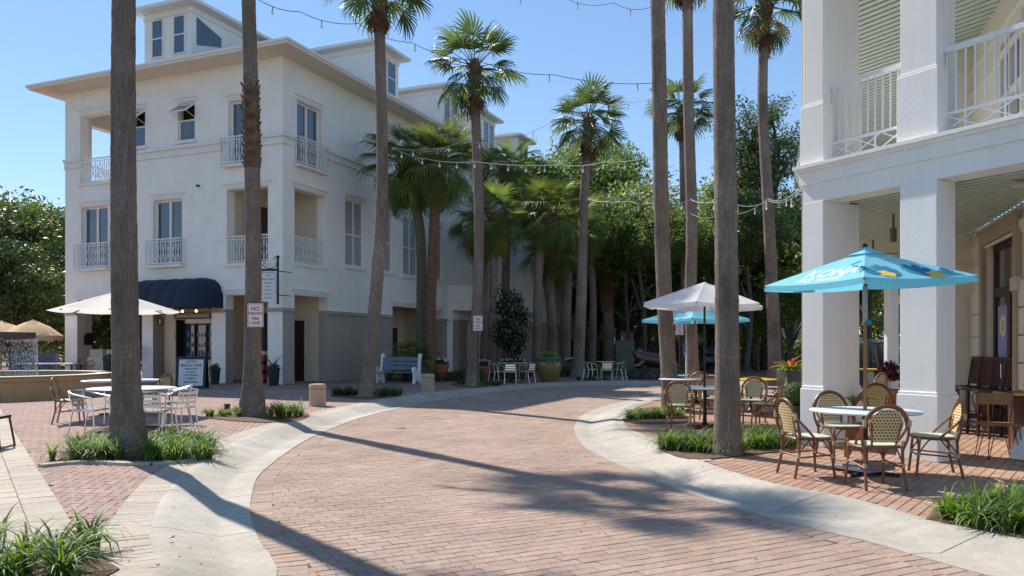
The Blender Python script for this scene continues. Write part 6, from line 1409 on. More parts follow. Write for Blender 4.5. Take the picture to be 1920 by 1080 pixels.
# ---- fountain
FX, FY = -15.8, 23.8; FT = empty('fountain', (FX, FY, 0), 0, 'round tan plaster fountain basin with falling water at the left edge', 'fountain')
m = M(); m.lathe([(3.3, 0), (3.3, .50), (3.34, .52), (3.36, .60), (3.32, .64), (2.92, .64), (2.9, .60), (2.9, .2)], 72, (FX, FY, 0)); m.build('basin', TAN, FT)
m = M(); m.lathe([(3.32, .641), (3.37, .655), (3.37, .67), (2.9, .67), (2.9, .64)], 72, (FX, FY, 0)); m.build('rim', CREAM, FT)
m = M(); m.lathe([(0, .45), (2.9, .45)], 48, (FX, FY, 0)); m.build('water', mat('pool_water', (.04, .07, .08), .06, spec=.8, bump=.6, bscale=9), FT)
m = M(); m.lathe([(.35, .3), (.22, .7), (.18, 1.4), (.4, 1.68), (1.15, 1.72), (1.2, 1.76), (1.2, 1.92), (1.1, 1.93), (.9, 1.84), (0, 1.8)], 40, (FX, FY, 0)); m.build('upper_bowl', mat('brown_stone', (.10, .07, .05), .7, var=.2), FT)
rs = np.random.RandomState(9); m = M(); WATR = mat('falling_water', (.92, .95, .98), .3, spec=.8, alpha=.9)
for k in range(3800):
    a = rs.rand() * 6.283; rr = 1.2 + rs.rand() * .06; z = 1.75 - 1.3 * rs.rand(); l = rs.uniform(.01, .06); w_ = rs.uniform(.003, .008); x_, y_ = FX + rr * math.cos(a), FY + rr * math.sin(a); m.add([(x_ - w_, y_, z), (x_ + w_, y_, z), (x_ + w_ * .5, y_, z - l), (x_ - w_ * .5, y_, z - l)], [(0, 1, 2, 3)], False)
for k in range(500):
    a = rs.rand() * 6.283; rr = 1.2 + rs.normal(0, .15); z = .45 + abs(rs.normal(0, .07)); w_ = rs.uniform(.008, .02); x_, y_ = FX + rr * math.cos(a), FY + rr * math.sin(a); m.add([(x_ - w_, y_, z), (x_, y_, z + w_), (x_ + w_, y_, z), (x_, y_, z - w_)], [(0, 1, 2, 3)], False)
m.build('falling_water', WATR, FT)['kind'] = 'stuff'
# ---- black metal terrace chairs and long table beyond the fountain
def blk_chair():
    r = empty('black_metal_chair', (0, 0, 0), 0, 'black chair', 'chair')
    m = M(); m.tube(smooth3([(-.24, .18, .64), (-.27, -.1, .66), (-.22, -.26, .78), (0, -.3, .90), (.22, -.26, .78), (.27, -.1, .66), (.24, .18, .64)], 4), .014, 7); m.build('back_hoop', mat('black_gloss', (.02, .02, .022), .2, metal=.6), r)
    m = M(); m.bx(-.21, .21, -.2, .2, .43, .45); m.build('seat', BLK, r)
    for sx in (-1, 1):
        for sy in (-1, 1): m = M(); m.tube([(sx * .22, sy * .2, .64 if sy > 0 else .44), (sx * .23, sy * .23, 0)], .012, 6); m.build('leg', BLK, r)
    for k in range(-3, 4): m = M(); m.tube([(k * .055, -.2, .45), (k * .06, -.285, .84 - abs(k) * .02)], .006, 5); m.build('back_spindle', BLK, r)
    return r
BC = Maker(blk_chair); GBK = 'black metal chairs round the long table beyond the fountain'
for x, Y, rz, lb in ((62, 35.0, 170, 'leftmost black hoop chair beyond the fountain rim'), (86, 35.2, 190, 'second black hoop chair beyond the fountain rim'), (134, 34.8, 150, 'third black hoop chair beyond the fountain rim'), (160, 33.0, 75, 'black hoop chair at the right end of the long table beyond the fountain'), (30, 33.0, 0, 'black hoop chair behind the falling water')): putc(BC, x, Y, rz, lb, GBK)
LT_ = empty('long_table', (gx(100, 34), 34, 0), 0, 'long pale topped outdoor table beyond the fountain rim', 'table'); m = M(); m.bx(gx(40, 34), gx(148, 34), 33.6, 34.5, .72, .76); m.build('tabletop', TBLW, LT_)
for a_, b_ in ((gx(46, 34), 33.7), (gx(46, 34), 34.4), (gx(142, 34), 33.7), (gx(142, 34), 34.4)): m = M(); m.bx(a_ - .03, a_ + .03, b_ - .03, b_ + .03, 0, .72); m.build('leg', BLK, LT_)
m = M(); m.bx(gx(20, 40), gx(104, 40), 40, 40.3, 0, 1.15); o = m.build('low_wall', mat('blue_grey_wall', (.10, .12, .17), .8, var=.1)); tag(o, 'low blue grey wall behind the long table on the left', 'wall')
# ---- bollards
def bollard(x, Y, h, r, label):
    X = gx(x, Y); b = empty('stone_bollard', (X, Y, 0), 0, label, 'bollard', 'round stone bollards along the kerb'); m = M(); m.lathe([(r, 0), (r, h * .76), (r * .97, h * .77)], 28, (X, Y, 0)); m.build('shaft', BOLL, b)
    m = M(); m.lathe([(r * .97, h * .785), (r * 1.02, h * .80), (r * 1.02, h * .94), (r * .95, h * .985), (r * .6, h), (0, h)], 28, (X, Y, 0)); m.build('cap', BOLL, b)
bollard(595.5, 19.75, .555, .205, 'sunlit buff stone bollard between the sign palm and the leaning palm'); bollard(802.5, 26.5, .57, .22, 'shaded stone bollard in front of the white bench')
# ---- bench
def bench():
    Y = 31.6; X = gx(747, Y); b = empty('white_bench', (X, Y, 0), R(-20), 'bench with white scrolled cast ends and blue grey slats by the bushy palms', 'bench'); fr = WM[b.name]
    for sx in (-1, 1):
        m = M(fr); x = sx * .84
        prof = [(-.30, 0), (-.16, 0), (-.10, .12), (.05, .15), (.16, .12), (.24, 0), (.36, 0), (.30, .20), (.33, .42), (.40, .50), (.38, .62), (.28, .68), (.18, .64), (.22, .56), (.18, .50), (-.02, .50), (-.10, .62), (-.14, .86), (-.16, 1.08), (-.22, 1.20), (-.32, 1.20), (-.36, 1.10), (-.30, 1.02), (-.26, .80), (-.24, .50), (-.28, .30), (-.34, .12)]
        pts = [(py, pz) for py, pz in prof]; mm = M(fr @ Matrix(((0, 0, 1, x - .05), (-1, 0, 0, 0), (0, 1, 0, 0), (0, 0, 0, 1)))); mm.prism(pts, 0, .1); mm.build('end_frame', mat('bench_white', (.75, .75, .76), .5, var=.05), b, bev=.012)
    for k in range(3): m = M(fr); m.bx(-.79, .79, -.30 + k * .16, -.18 + k * .16, .44, .475); m.build('seat_slat', BENW, b)
    for z, y in ((.62, .10), (.80, .14), (.98, .18)): m = M(fr); m.bar((-.79, y, z), (.79, y, z), .035, .15); m.build('back_slat', BENW, b)
bench()
# ---- pots and plants
def leaves_blob(name, c, rx, rz, n, leaf, mat_, par=None, seed=1, up=.3):
    rs = np.random.RandomState(seed); d = rs.normal(0, 1, (n, 3)); d /= np.linalg.norm(d, axis=1)[:, None]; d[:, 2] = np.abs(d[:, 2]) * .9 - .1; P_ = d * rs.uniform(.45, 1, n)[:, None] * np.array([rx, rx, rz]) + np.array(c)
    a = d + rs.normal(0, .5, (n, 3)); a /= np.linalg.norm(a, axis=1)[:, None]; b = np.cross(a, rs.normal(0, 1, (n, 3))); b /= np.linalg.norm(b, axis=1)[:, None]; s_ = leaf * rs.uniform(.6, 1.3, n)[:, None]
    V = np.stack([P_ - a * s_, P_ - b * s_ * .45, P_ + a * s_, P_ + b * s_ * .45], 1).reshape(-1, 3); m = M(); m.v = [tuple(v) for v in V]; m.f = [(4 * i, 4 * i + 1, 4 * i + 2, 4 * i + 3) for i in range(n)]; m.mi = [0] * n; m.sm = [False] * n; m.at = list(np.repeat(rs.rand(n), 4)); return m.build(name, mat_, par)
def flowers(par, c, rx, rz, n, mat_, seed, r=.03, name='blossom'):
    rs = np.random.RandomState(seed)
    for k in range(n):
        a = rs.rand() * 6.283; q = rs.rand() ** .5; m = M(); m.sphere((c[0] + rx * q * math.cos(a), c[1] + rx * q * math.sin(a) - .02, c[2] + rz * (1 - q * q * .6) + rs.uniform(-.03, .04)), r * rs.uniform(.8, 1.3), 6, 4, (1, 1, .5)); m.build(name, mat_, par)
def pot(name, x, Y, prof, mat_, label, cat='planter', n=24, z0=0):
    X = gx(x, Y); r = empty(name, (X, Y, z0), 0, label, cat); m = M(); m.lathe(prof, n, (X, Y, z0)); m.build('pot', mat_, r); zt_ = max(z for _, z in prof) - .06; m = M(); m.lathe([(0, zt_), (prof[-1][0] * .98, zt_)], n, (X, Y, z0)); m.build('soil', SOIL, r); return r, X, Y
def potprof(r0, r1, h, lip=.03): return [(0, 0), (r0, 0), (r1 - lip * .3, h - lip * 2.4), (r1 + lip * .4, h - lip * 2.2), (r1 + lip * .5, h), (r1 - lip, h), (r1 - lip, h - .07)]
r, X, Y = pot('glazed_pot', 1028.5, 33.6, [(0, 0), (.30, 0), (.36, .06), (.50, .35), (.56, .62), (.55, .82), (.50, .90)], GLZ, 'big ochre glazed pot with teal dripping rim and lime plant')
m = M(); m.lathe([(.497, .87), (.53, .88), (.565, .93), (.57, 1.0), (.54, 1.03), (.47, 1.03), (.46, .95)], 28, (X, Y, 0)); 
for k in range(16): a = k * .39; l = rng.uniform(.1, .42); m.tube([(X + .545 * math.cos(a), Y + .545 * math.sin(a), .92), (X + .56 * math.cos(a), Y + .56 * math.sin(a), .92 - l * .5), (X + .55 * math.cos(a), Y + .55 * math.sin(a), .92 - l)], [.05, .03, .008], 6)
m.build('glaze_rim', GLZT, r); leaves_blob('foliage', (X, Y, 1.08), .42, .28, 500, .06, LIME, r, 3)
r, X, Y = pot('terracotta_pot', 826, 33.8, potprof(.26, .36, .70, .05), TERR, 'terracotta pot with white and red flowers right of the rust palm trunk'); leaves_blob('foliage', (X, Y, .75), .36, .3, 420, .05, DKL, r, 4); flowers(r, (X, Y, .82), .36, .14, 26, FLW, 4, .045); flowers(r, (X - .05, Y, 1.1), .12, .12, 9, FLR, 5, .035)
for i, (x, Y_, lb) in enumerate(((905, 35, 'terracotta trough of white flowers behind the second no parking sign'), (952, 36.6, 'terracotta trough of white flowers behind the bistro table'), (972, 36.8, 'round terracotta pot of white flowers under the magnolia'), (1072, 39.5, 'small terracotta pot of white flowers left of the pale palm'))):
    r, X, Y = pot('terracotta_pot', x, Y_, potprof(.24, .34, .6, .05), TERR, lb); leaves_blob('foliage', (X, Y, .66), .40, .3, 350, .05, DKL, r, 6 + i); flowers(r, (X, Y, .75), .38, .14, 20, FLW, 7 + i, .05)
for x, Y_, h, w_, lb, sd in ((403, 30.9, .62, .21, 'black pot with small pink blooms left of the sign palm, beside the cafe board', 11), (513, 29.9, .68, .24, 'black pot with wispy plant right of the sign palm', 12), (205, 33.2, 1.0, .26, 'tall black pot with shrub behind the thick left palm', 13)):
    r, X, Y = pot('black_pot', x, Y_, potprof(w_ * .75, w_, h, .03), BLKP, lb); leaves_blob('foliage', (X, Y, h), w_ * 1.05, .22, 240, .045, DKL, r, sd)
    if sd == 11: flowers(r, (X, Y, h + .08), .2, .1, 12, mat('pink_flower', (.45, .15, .12), .6), 11, .03)
    if sd == 12:
        rs = np.random.RandomState(2); m = M()
        for k in range(26): a = rs.rand() * 6.28; l = rs.uniform(.3, .7); m.tube([(X, Y, h), (X + .5 * l * math.cos(a), Y + .5 * l * math.sin(a), h + l * .7), (X + l * .9 * math.cos(a), Y + .9 * l * math.sin(a), h + l * .75)], [.006, .004, .002], 4)
        m.build('stems', DKL, r)
r, X, Y = pot('dark_pot', 770, 33.4, potprof(.28, .36, .65, .04), BLKP, 'dark pot with a bushy fan palm behind the bench')
for k in range(34): az = k * 2.4; leaf_ob(SF[k % 6], r, az, 1.35 - 1.5 * (k / 34), (0, 0, .6 + .35 * (k % 3) / 2), .62 * rng.uniform(.8, 1.1), 'frond')
# charcoal planter, bromeliad and topiary beside the arcade
Y = 17.0; X = gx(1492, Y); r = empty('charcoal_planter', (X, Y, 0), 0, 'tall tapered charcoal planter with lime foliage beside the arcade pier', 'planter'); m = M()
m.lathe([(0, 0), (.30, 0), (.46, .96), (.48, .96), (.48, .99), (.42, .99), (.42, .9), (0, .9)], 4, (X, Y, 0), a0=math.pi / 4, a1=math.pi / 4 + 2 * math.pi, smooth=False); m.build('pot', DGRY, r); leaves_blob('foliage', (X, Y, .95), .40, .22, 900, .035, LIME, r, 21)
BM = empty('bromeliad', (gx(1481, 16.9), 16.9, .9), 0, 'red and yellow bromeliad standing in the charcoal planter', 'plant')
BRC = [mat('bromeliad_red', (.5, .04, .03), .45, trans=.3, var=.3), mat('bromeliad_yellow', (.6, .36, .04), .45, trans=.3, var=.3), mat('bromeliad_green', (.12, .22, .03), .45, trans=.3, var=.3)]
def strap(c, az, el, L_, w_, mat_, par, curl=1.2, name='leaf'):
    m = M(); m.s = True; p = Vector(c); d = Vector((math.cos(az), math.sin(az), 0)); s_ = Vector((-d.y, d.x, 0)); K = 6; vs = []
    for k in range(K + 1):
        t = k / K; ww = w_ * (math.sin(math.pi * (.12 + .86 * t)) ** .7) + .001; vs += [p - s_ * ww, p + Vector((0, 0, -ww * .4)), p + s_ * ww]; p = p + (d * math.cos(el) + Vector((0, 0, math.sin(el)))) * L_ / K; el -= curl / K
    m.add(vs, [(3 * k + j, 3 * k + j + 1, 3 * k + j + 4, 3 * k + j + 3) for k in range(K) for j in range(2)], True); return m.build(name, mat_, par)
for k in range(22): strap((gx(1481, 16.9), 16.9, 1.0), k * 2.4, 1.35 - k * .045, rng.uniform(.30, .48), .026, BRC[0 if k < 4 else (1 if k % 2 else 2)], BM, 1.3)
m = M(); c = (gx(1494, 15.6), 15.6, .55); m.sphere(c, .22, 14, 10); r = empty('topiary_ball', (c[0], c[1], 0), 0, 'clipped green topiary ball in front of the charcoal planter', 'plant'); m.build('core', DKL, r)
rs = np.random.RandomState(3); n = 2600; d = rs.normal(0, 1, (n, 3)); d /= np.linalg.norm(d, axis=1)[:, None]; m = M(); m.a = 0
for k in range(n): p = Vector(d[k]) * .235 * rs.uniform(.93, 1.04) + Vector(c); q = Vector(rs.normal(0, 1, 3)).normalized() * .022; w_ = q.cross(Vector(d[k])) * .5; m.a = rs.rand(); m.add([p - q, p - w_, p + q, p + w_], [(0, 1, 2, 3)], False)
m.build('foliage', BALLG, r); m = M(); m.lathe([(0, 0), (.15, 0), (.2, .33), (.17, .33), (0, .28)], 16, (c[0], c[1], 0)); m.build('pot', DGRY, r)
CX, CY = gx(1602, 11.9), 11.9; CD = empty('cordyline', (CX, CY, 0), 0, 'spiky green and pink cordyline behind the chair at the corner pier', 'plant'); m = M(); m.lathe([(0, 0), (.14, 0), (.19, .34), (.16, .34), (0, .3)], 16, (CX, CY, 0)); m.build('pot', TERR, CD); m = M(); m.cyl(CX, CY, .3, .62, .015, 6); m.build('stem', TRNK, CD)
for k in range(18): strap((CX, CY, .55 + .01 * k), k * 2.4, 1.2 - .06 * k, rng.uniform(.32, .5), .024, [MATS['bromeliad_green'], MATS['bromeliad_green'], mat('cordyline_pink', (.4, .08, .12), .45, trans=.2)][k % 3], CD, .9)
RX, RY = gx(1667, 18.3), 18.3; RP_ = empty('red_leaf_plant', (RX, RY, 0), 0, 'dark red leaved plant next to the yellow topped porch table', 'plant'); leaves_blob('foliage', (RX, RY, .75), .3, .5, 420, .07, mat('dark_red_leaves', (.10, .012, .015), .5, attr=.4), RP_, 8); m = M(); m.cyl(RX, RY, 0, .5, .2, 12, .25); m.build('pot', TERR, RP_)
BX, BY = gx(1640, 21), 21.0; m = M(); r = empty('black_drum_grill', (BX, BY, 0), 0, 'big black drum shaped smoker at the far end of the porch', 'grill'); m.lathe([(0, .35), (.5, .38), (.56, .8), (.56, 1.55), (.5, 1.6), (0, 1.62)], 24, (BX, BY, 0)); m.build('drum', mat('black_enamel', (.008, .012, .03), .18, coat=.5), r)
for a in (.8, 2.4, 4.0, 5.5): m = M(); m.cyl(BX + .4 * math.cos(a), BY + .4 * math.sin(a), 0, .45, .025, 6); m.build('leg', BLK, r)
m = M(); m.tube([(BX - .5, BY, 1.66), (BX + .5, BY, 1.66)], .025, 6); m.build('rail', ALU, r)
# ---- bar stools along the porch wall
def stool():
    r = empty('bar_stool', (0, 0, 0), 0, 'stool', 'stool')
    for sx in (-1, 1):
        m = M(); m.bar((sx * .19, .18, 0), (sx * .17, .17, .74), .035, .035, up=(0, 1, 0)); m.build('leg', STWD, r)
        m = M(); m.bar((sx * .19, -.19, 0), (sx * .17, -.19, .74), .035, .035, up=(0, 1, 0)); m.bar((sx * .17, -.19, .74), (sx * .17, -.27, 1.30), .035, .03, up=(0, 1, 0)); m.build('rear_post', STWD, r)
        m = M(); m.bar((sx * .18, .17, .28), (sx * .18, -.19, .28), .025, .025); m.build('stretcher', STWD, r)
    m = M(); m.bar((-.18, .175, .22), (.18, .175, .22), .03, .03); m.bar((-.18, -.19, .32), (.18, -.19, .32), .025, .025); m.build('footrest', STWD, r)
    m = M(); m.box((0, 0, .76), (.40, .42, .05)); m.build('seat', mat('dark_seat', (.025, .02, .02), .5), r, bev=.01)
    for k in range(4): m = M(); x = -.115 + k * .077; m.bar((x, -.20, .82), (x, -.265, 1.26), .05, .012, up=(0, 1, 0)); m.build('back_slat', STWD, r)
    m = M(); m.bar((-.19, -.27, 1.28), (.19, -.27, 1.28), .03, .07); m.build('back_rail', STWD, r); return r
BS = Maker(stool)
for x, Y, lb in ((1803, 14.3, 'dark wooden bar stool farthest along the porch wall'), (1824, 13.75, 'second dark wooden bar stool along the porch wall'), (1845, 13.3, 'third dark wooden bar stool along the porch wall'), (1866, 12.85, 'dark wooden bar stool nearest along the porch wall')): putc(BS, x, Y, 84, lb, 'dark bar stools along the porch wall')
# wire chair and side table
WX, WY = gx(1874, 10.55), 10.55; r = empty('wire_chair', (WX, WY, 0), R(-12), 'chair with black hairpin wire legs and curved plywood back', 'chair'); fr = WM[r.name]; WD_ = mat('plywood_tan', (.26, .14, .065), .5, var=.2, vscale=6)
for sx in (-1, 1):
    for sy in (-1, 1): m = M(fr); m.tube([(sx * .17, sy * .17, .44), (sx * .22, sy * .23, .0), (sx * .20, sy * .205, .0), (sx * .10, sy * .17, .44)], .006, 6); m.build('leg', BLK, r)
m = M(fr); m.box((0, 0, .455), (.42, .40, .022)); m.build('seat', WD_, r, bev=.01)
m = M(fr); m.tube(smooth3([(-.19, .17, .45), (-.22, .2, .62), (-.23, .22, .86), (.23, .22, .86), (.22, .2, .62), (.19, .17, .45)], 4), .008, 6); m.tube([(-.19, -.18, .46), (.19, -.18, .46)], .007, 6); m.build('wire_frame', BLK, r)
m = M(fr); 
vs = []
for i in range(9):
    a = -1.0 + 2.0 * i / 8
    for z in (.70, .86): vs.append((.25 * math.sin(a), .10 + .13 * math.cos(a), z))
m.add(vs, [(2 * i, 2 * i + 2, 2 * i + 3, 2 * i + 1) for i in range(8)], True); m.build('backrest', WD_, r)
SX, SY = gx(1905, 11.5), 11.35; r = empty('wooden_side_table', (SX, SY, 0), R(-19), 'square wooden table with yellow edge against the porch wall', 'table'); fr = WM[r.name]
m = M(fr); m.box((0, 0, .82), (.62, .62, .035)); m.build('tabletop', mat('walnut_top', (.10, .055, .025), .4, var=.2, vscale=5), r); m = M(fr); m.bx(-.315, .315, -.318, -.311, .80, .838); m.build('yellow_edge', YT, r)
m = M(fr); m.box((0, 0, .4), (.3, .3, .8)); m.build('pedestal', STWD, r)
WX, WY = gx(1948, 10.2), 10.2; r = empty('white_sandwich_board', (WX, WY, 0), R(20), 'white slanted sandwich board cut by the right picture edge', 'sign'); fr = WM[r.name]
for s_ in (-1, 1): m = M(fr); m.bar((-.2 * s_, 0, .02), (-.02 * s_, 0, .42), .5, .025, up=(1, 0, 0)); m.build('board', SGNW, r)
# balcony woven sofa up right
m = M(RF); m.bx(.75, 1.9, .75, 1.35, ZC + .12, ZC + .42); r = empty('woven_bench', tuple(RF @ Vector((1.3, 1.0, ZC))), RANG, 'dark woven bench on the upper right balcony', 'bench'); m.build('seat', mat('dark_weave', (.04, .025, .015), .7, var=.5, vscale=60, bump=.8, bscale=80), r)
m = M(RF); m.bx(.75, 1.9, 1.3, 1.38, ZC + .42, ZC + .75); m.build('backrest', MATS['dark_weave'], r)
for x_ in (.8, 1.85):
    for y_ in (.8, 1.3): m = M(RF); m.bx(x_ - .02, x_ + .02, y_ - .02, y_ + .02, ZC, ZC + .12); m.build('leg', BLK, r)
# path light
PX, PY = gx(432, 17.4), 17.2; r = empty('path_light', (PX, PY, 0), 0, 'short dark cylinder path light in the liriope left of the sign palm', 'light'); m = M(); m.cyl(PX, PY, .08, .24, .065, 12); m.build('head', mat('bronze_paint', (.035, .028, .025), .5), r); m = M(); m.cyl(PX, PY, 0, .09, .02, 8); m.build('stake', BLK, r)
m = M(); m.bar((gx(0, 12.2) - .5, 12.2, .36), (gx(14, 12.0), 12.0, .40), .03, .03)
# dark lounger foot at left edge
r = empty('dark_metal_chair', (gx(-22, 11.6), 11.6, 0), R(-80), 'dark metal chair almost cut off by the left picture edge', 'chair'); fr = WM[r.name]
for sx in (-1, 1):
    for sy in (-1, 1): m = M(fr); m.tube([(sx * .2, sy * .2, .44), (sx * .24, sy * .26, 0)], .015, 6); m.build('leg', BLK, r)
m = M(fr); m.box((0, 0, .45), (.44, .44, .04)); m.build('seat', BLK, r); m = M(fr); m.box((0, -.24, .72), (.42, .03, .4)); m.build('backrest', BLK, r)
m = M(fr); m.tube([(-.24, .26, .02), (.24, .26, .02)], .014, 6); m.build('stretcher', mat('steel_grey', (.35, .35, .35), .4, metal=.8), r)
# low serving wall, red dispenser in the left arcade
m = M(LF); m.bx(.2, .6, fs(207), fs(156), 0, 1.0); o = m.build('low_plaster_wall', CREAM); tag(o, 'low cream wall between the left arcade piers', 'wall')
for a_, b_, lb in ((160, 184, 'left clear planter box on the low cream wall'), (191, 207, 'right clear planter box on the low cream wall')):
    m = M(LF); m.bx(.22, .5, fs(b_), fs(a_), 1.01, 1.35); o = m.build('planter_box', mat('pale_glass_box', (.35, .37, .35), .3, var=.1)); tag(o, lb, 'planter')
q = LF @ Vector((-.5, fs(272), 0)); r = empty('red_dispenser', tuple(q), LANG, 'red gumball style dispenser on a grey stand beside the white pier', 'dispenser'); fr = WM[r.name]
m = M(fr); m.box((0, 0, 1.22), (.28, .34, .42)); m.build('case', REDP, r, bev=.03); m = M(fr); m.bar((-.16, 0, 1.44), (.2, 0, 1.5), .4, .05); m.build('lid', REDP, r, bev=.01); m = M(fr); m.cyl(0, 0, .04, 1.02, .035, 10); m.lathe([(0, 0), (.2, 0), (.2, .04), (0, .05)], 16); m.build('stand', mat('stand_grey', (.12, .12, .13), .4, metal=.6), r)
# red goods rack in the corner opening
q = LF @ Vector((.9, fs(465), 0)); r = empty('red_rack', tuple(q), LANG, 'small red goods rack inside the corner doorway behind the sign palm', 'rack'); fr = WM[r.name]
for z in (.1, .5, .9): m = M(fr); m.box((0, 0, z + .12), (.3, .32, .26)); m.build('crate', REDP, r, bev=.01)
m = M(fr); m.box((0, 0, 1.22), (.26, .28, .16)); m.build('crate', CREAM, r); m = M(fr); m.box((.14, 0, .6), (.03, .36, 1.3)); m.build('backboard', BLK, r)
# sculpture on rocks
SXX, SYY = gx(1216, 36), 36.0; r = empty('bronze_sculpture', (SXX, SYY, 0), 0, 'dark bronze animal sculpture with rounded head resting on rocks', 'sculpture'); fr = WM[r.name]
m = M(fr); m.tube(smooth3([(-.62, 0, .98), (-.48, 0, 1.06), (-.2, 0, .95), (.3, 0, .86), (.9, .1, .70), (1.5, .2, .55)], 6), [.10, .16, .22, .26, .26, .25, .25, .26, .27, .28, .29, .30, .31, .32, .33, .33, .33, .33, .32, .31, .3, .28, .26, .24, .22, .2, .18, .15, .12, .1, .06][:31], 14)
m.sphere((-.42, 0, 1.26), .17, 12, 8); m.build('body', BRONZ, r); m = M(fr); m.tube([(-.3, -.2, .8), (-.6, -.5, .62), (-.85, -.6, .62)], [.12, .08, .04], 8); m.build('flipper', BRONZ, r)
RKS = np.random.RandomState(12)
for k, (dx, dy, s_) in enumerate(((-.5, .1, .45), (.3, 0, .55), (1.1, .1, .5), (-.1, -.6, .3), (.8, -.6, .32), (1.6, -.3, .35))):
    m = M(); m.sphere((SXX + dx, SYY + dy, s_ * .35), s_, 9, 6, (1.1, .9, .7)); m.v = [tuple(np.array(v) + RKS.normal(0, .035, 3)) for v in m.v]; m.sm = [False] * len(m.sm); o = m.build('boulder', ROCK); tag(o, ['largest boulder under the head of the bronze sculpture', 'broad boulder under the middle of the bronze sculpture', 'boulder under the tail of the bronze sculpture', 'small boulder before the bronze sculpture on its left', 'small boulder before the bronze sculpture on its right', 'boulder at the far right foot of the bronze sculpture'][k], 'rock', 'rocks under the sculpture')
m = M(); m.bx(gx(1155, 40), gx(1190, 40), 40, 40.4, 0, 1.8); o = m.build('garden_wall', mat('green_wall', (.09, .10, .08), .85, var=.1)); tag(o, 'low dark green garden wall left of the bronze sculpture', 'wall')
# ---- cars glimpsed behind the grove
def car_fn():
    r = empty('parked_car', (0, 0, 0), 0, 'car', 'car'); body = mat('car_paint', (.02, .025, .035), .3, metal=.3, coat=.6, rnd=.6)
    prof = [(-2.2, .35), (2.15, .35), (2.25, .6), (2.2, .82), (1.25, .98), (.55, 1.42), (-.9, 1.46), (-1.75, 1.02), (-2.2, .95), (-2.28, .6)]
    fr = Matrix(((1, 0, 0, 0), (0, 0, -1, 0), (0, 1, 0, 0), (0, 0, 0, 1))); m = M(fr); m.prism([(x, z) for x, z in prof], -.86, .86); m.build('body', body, r, bev=.07)
    for s_ in (-1, 1):
        m = M(); y = s_ * .868
        for q in (((-.82, 1.38), (-.1, 1.38), (-.1, 1.02), (-1.35, 1.02)), ((0, 1.37), (.52, 1.36), (1.0, 1.02), (0, 1.02))): m.add([(x, y, z) for x, z in q], [(0, 1, 2, 3)], False)
        m.build('window', GLAS, r)
    m = M(); m.add([(1.235, -.75, 1.02), (1.235, .75, 1.02), (.60, .68, 1.41), (.60, -.68, 1.41)], [(0, 1, 2, 3)], False); m.build('windscreen', GLAS, r)
    m = M(); m.add([(-1.77, -.75, 1.05), (-1.77, .75, 1.05), (-.95, .68, 1.455), (-.95, -.68, 1.455)], [(3, 2, 1, 0)], False); m.build('rear_window', GLAS, r)
    for x in (-1.4, 1.4):
        for s_ in (-1, 1):
            m = M(Matrix.Translation((x, s_ * .78, .33)) @ Matrix.Rotation(R(90), 4, 'X')); m.lathe([(.2, -.1), (.33, -.09), (.33, .09), (.2, .1)], 20); w_ = m.build('wheel', BLK, r); m = M(Matrix.Translation((x, s_ * .80, .33)) @ Matrix.Rotation(R(90), 4, 'X')); m.lathe([(0, -.09), (.2, -.09), (.2, .09), (0, .09)], 12); m.build('rim', ALU, w_)
    for s_ in (-1, 1): m = M(); m.box((2.18, s_ * .62, .72), (.12, .34, .12)); m.build('headlight', SGNW, r); m = M(); m.box((-2.24, s_ * .68, .78), (.08, .28, .14)); m.build('tail_light', REDP, r)
    return r
CAR = Maker(car_fn)
putc(CAR, 1216, 47, 100, 'parked car glimpsed behind the bronze sculpture', 'cars glimpsed behind the grove'); putc(CAR, 1335, 46, 85, 'dark parked car glimpsed behind the white parasol pole', 'cars glimpsed behind the grove')

# ================================================================ SIGNS
def sign_plate(name, x, y0, y1, w_px, Y, label, lines, post=None, ymount=None, par=None):
    c = Pt(x, (y0 + y1) / 2, Y); h = (y1 - y0) / F * Y; w_ = w_px / F * Y; r = empty(name, (c.x, c.y, 0 if post else c.z), 0, label, 'sign', 'no parking fire lane signs')
    m = M(); m.bx(c.x - w_ / 2, c.x + w_ / 2, Y - .004, Y, c.z - h / 2, c.z + h / 2); m.build('plate', SGNW, r, bev=.0)
    bw = w_ * .03; m = M(); 
    for a, b, c_, d in ((-.46, .46, .455, .47), (-.46, .46, -.47, -.455), (-.46, -.43, -.455, .455), (.43, .46, -.455, .455)): m.bx(c.x + a * w_, c.x + b * w_, Y - .0062, Y - .0042, c.z + c_ * h, c.z + d * h)
    m.build('border', SGNR, r)
    for t, dz, s_ in lines: text(t, s_ * w_, (c.x, Y - .0065, c.z + dz * h), (1, 0, 0), (0, 0, 1), SGNR, r, .0006, True)
    for dz in (.44, -.44): m = M(); m.cyl(0, 0, 0, .003, .008, 8); m = M(Matrix.Translation((c.x, Y - .004, c.z + dz * h)) @ Matrix.Rotation(R(90), 4, 'X')); m.cyl(0, 0, 0, .005, .009, 8); m.build('bolt', ALU, r)
    if post: m = M(); m.bx(c.x - .03, c.x + .03, Y + .001, Y + .051, 0, c.z + h / 2 - .02); m.build('post', mat('sign_post_brown', (.10, .045, .035), .7, var=.2), r)
    return r
L4 = (('NO', .27, .34), ('PARKING', .07, .225), ('FIRE', -.15, .25), ('LANE', -.33, .25))
sign_plate('no_parking_sign', 479, 569, 613, 30, 16.62, 'no parking fire lane sign strapped to the shaggy palm, the nearest one', L4)
m = M(); 
for z in (1.98, 2.32): m.tube([(gx(474, 16.9) + .19 * math.cos(a), 16.9 + .19 * math.sin(a) * 1.2, z) for a in np.linspace(0, 2 * math.pi, 17)], .007, 5, caps=False)
m.build('strap', BLK, bpy.data.objects['no_parking_sign'])
sign_plate('no_parking_sign', 896, 592, 620.5, 18, 28.4, 'no parking fire lane sign on a brown post before a pale palm', L4, True)
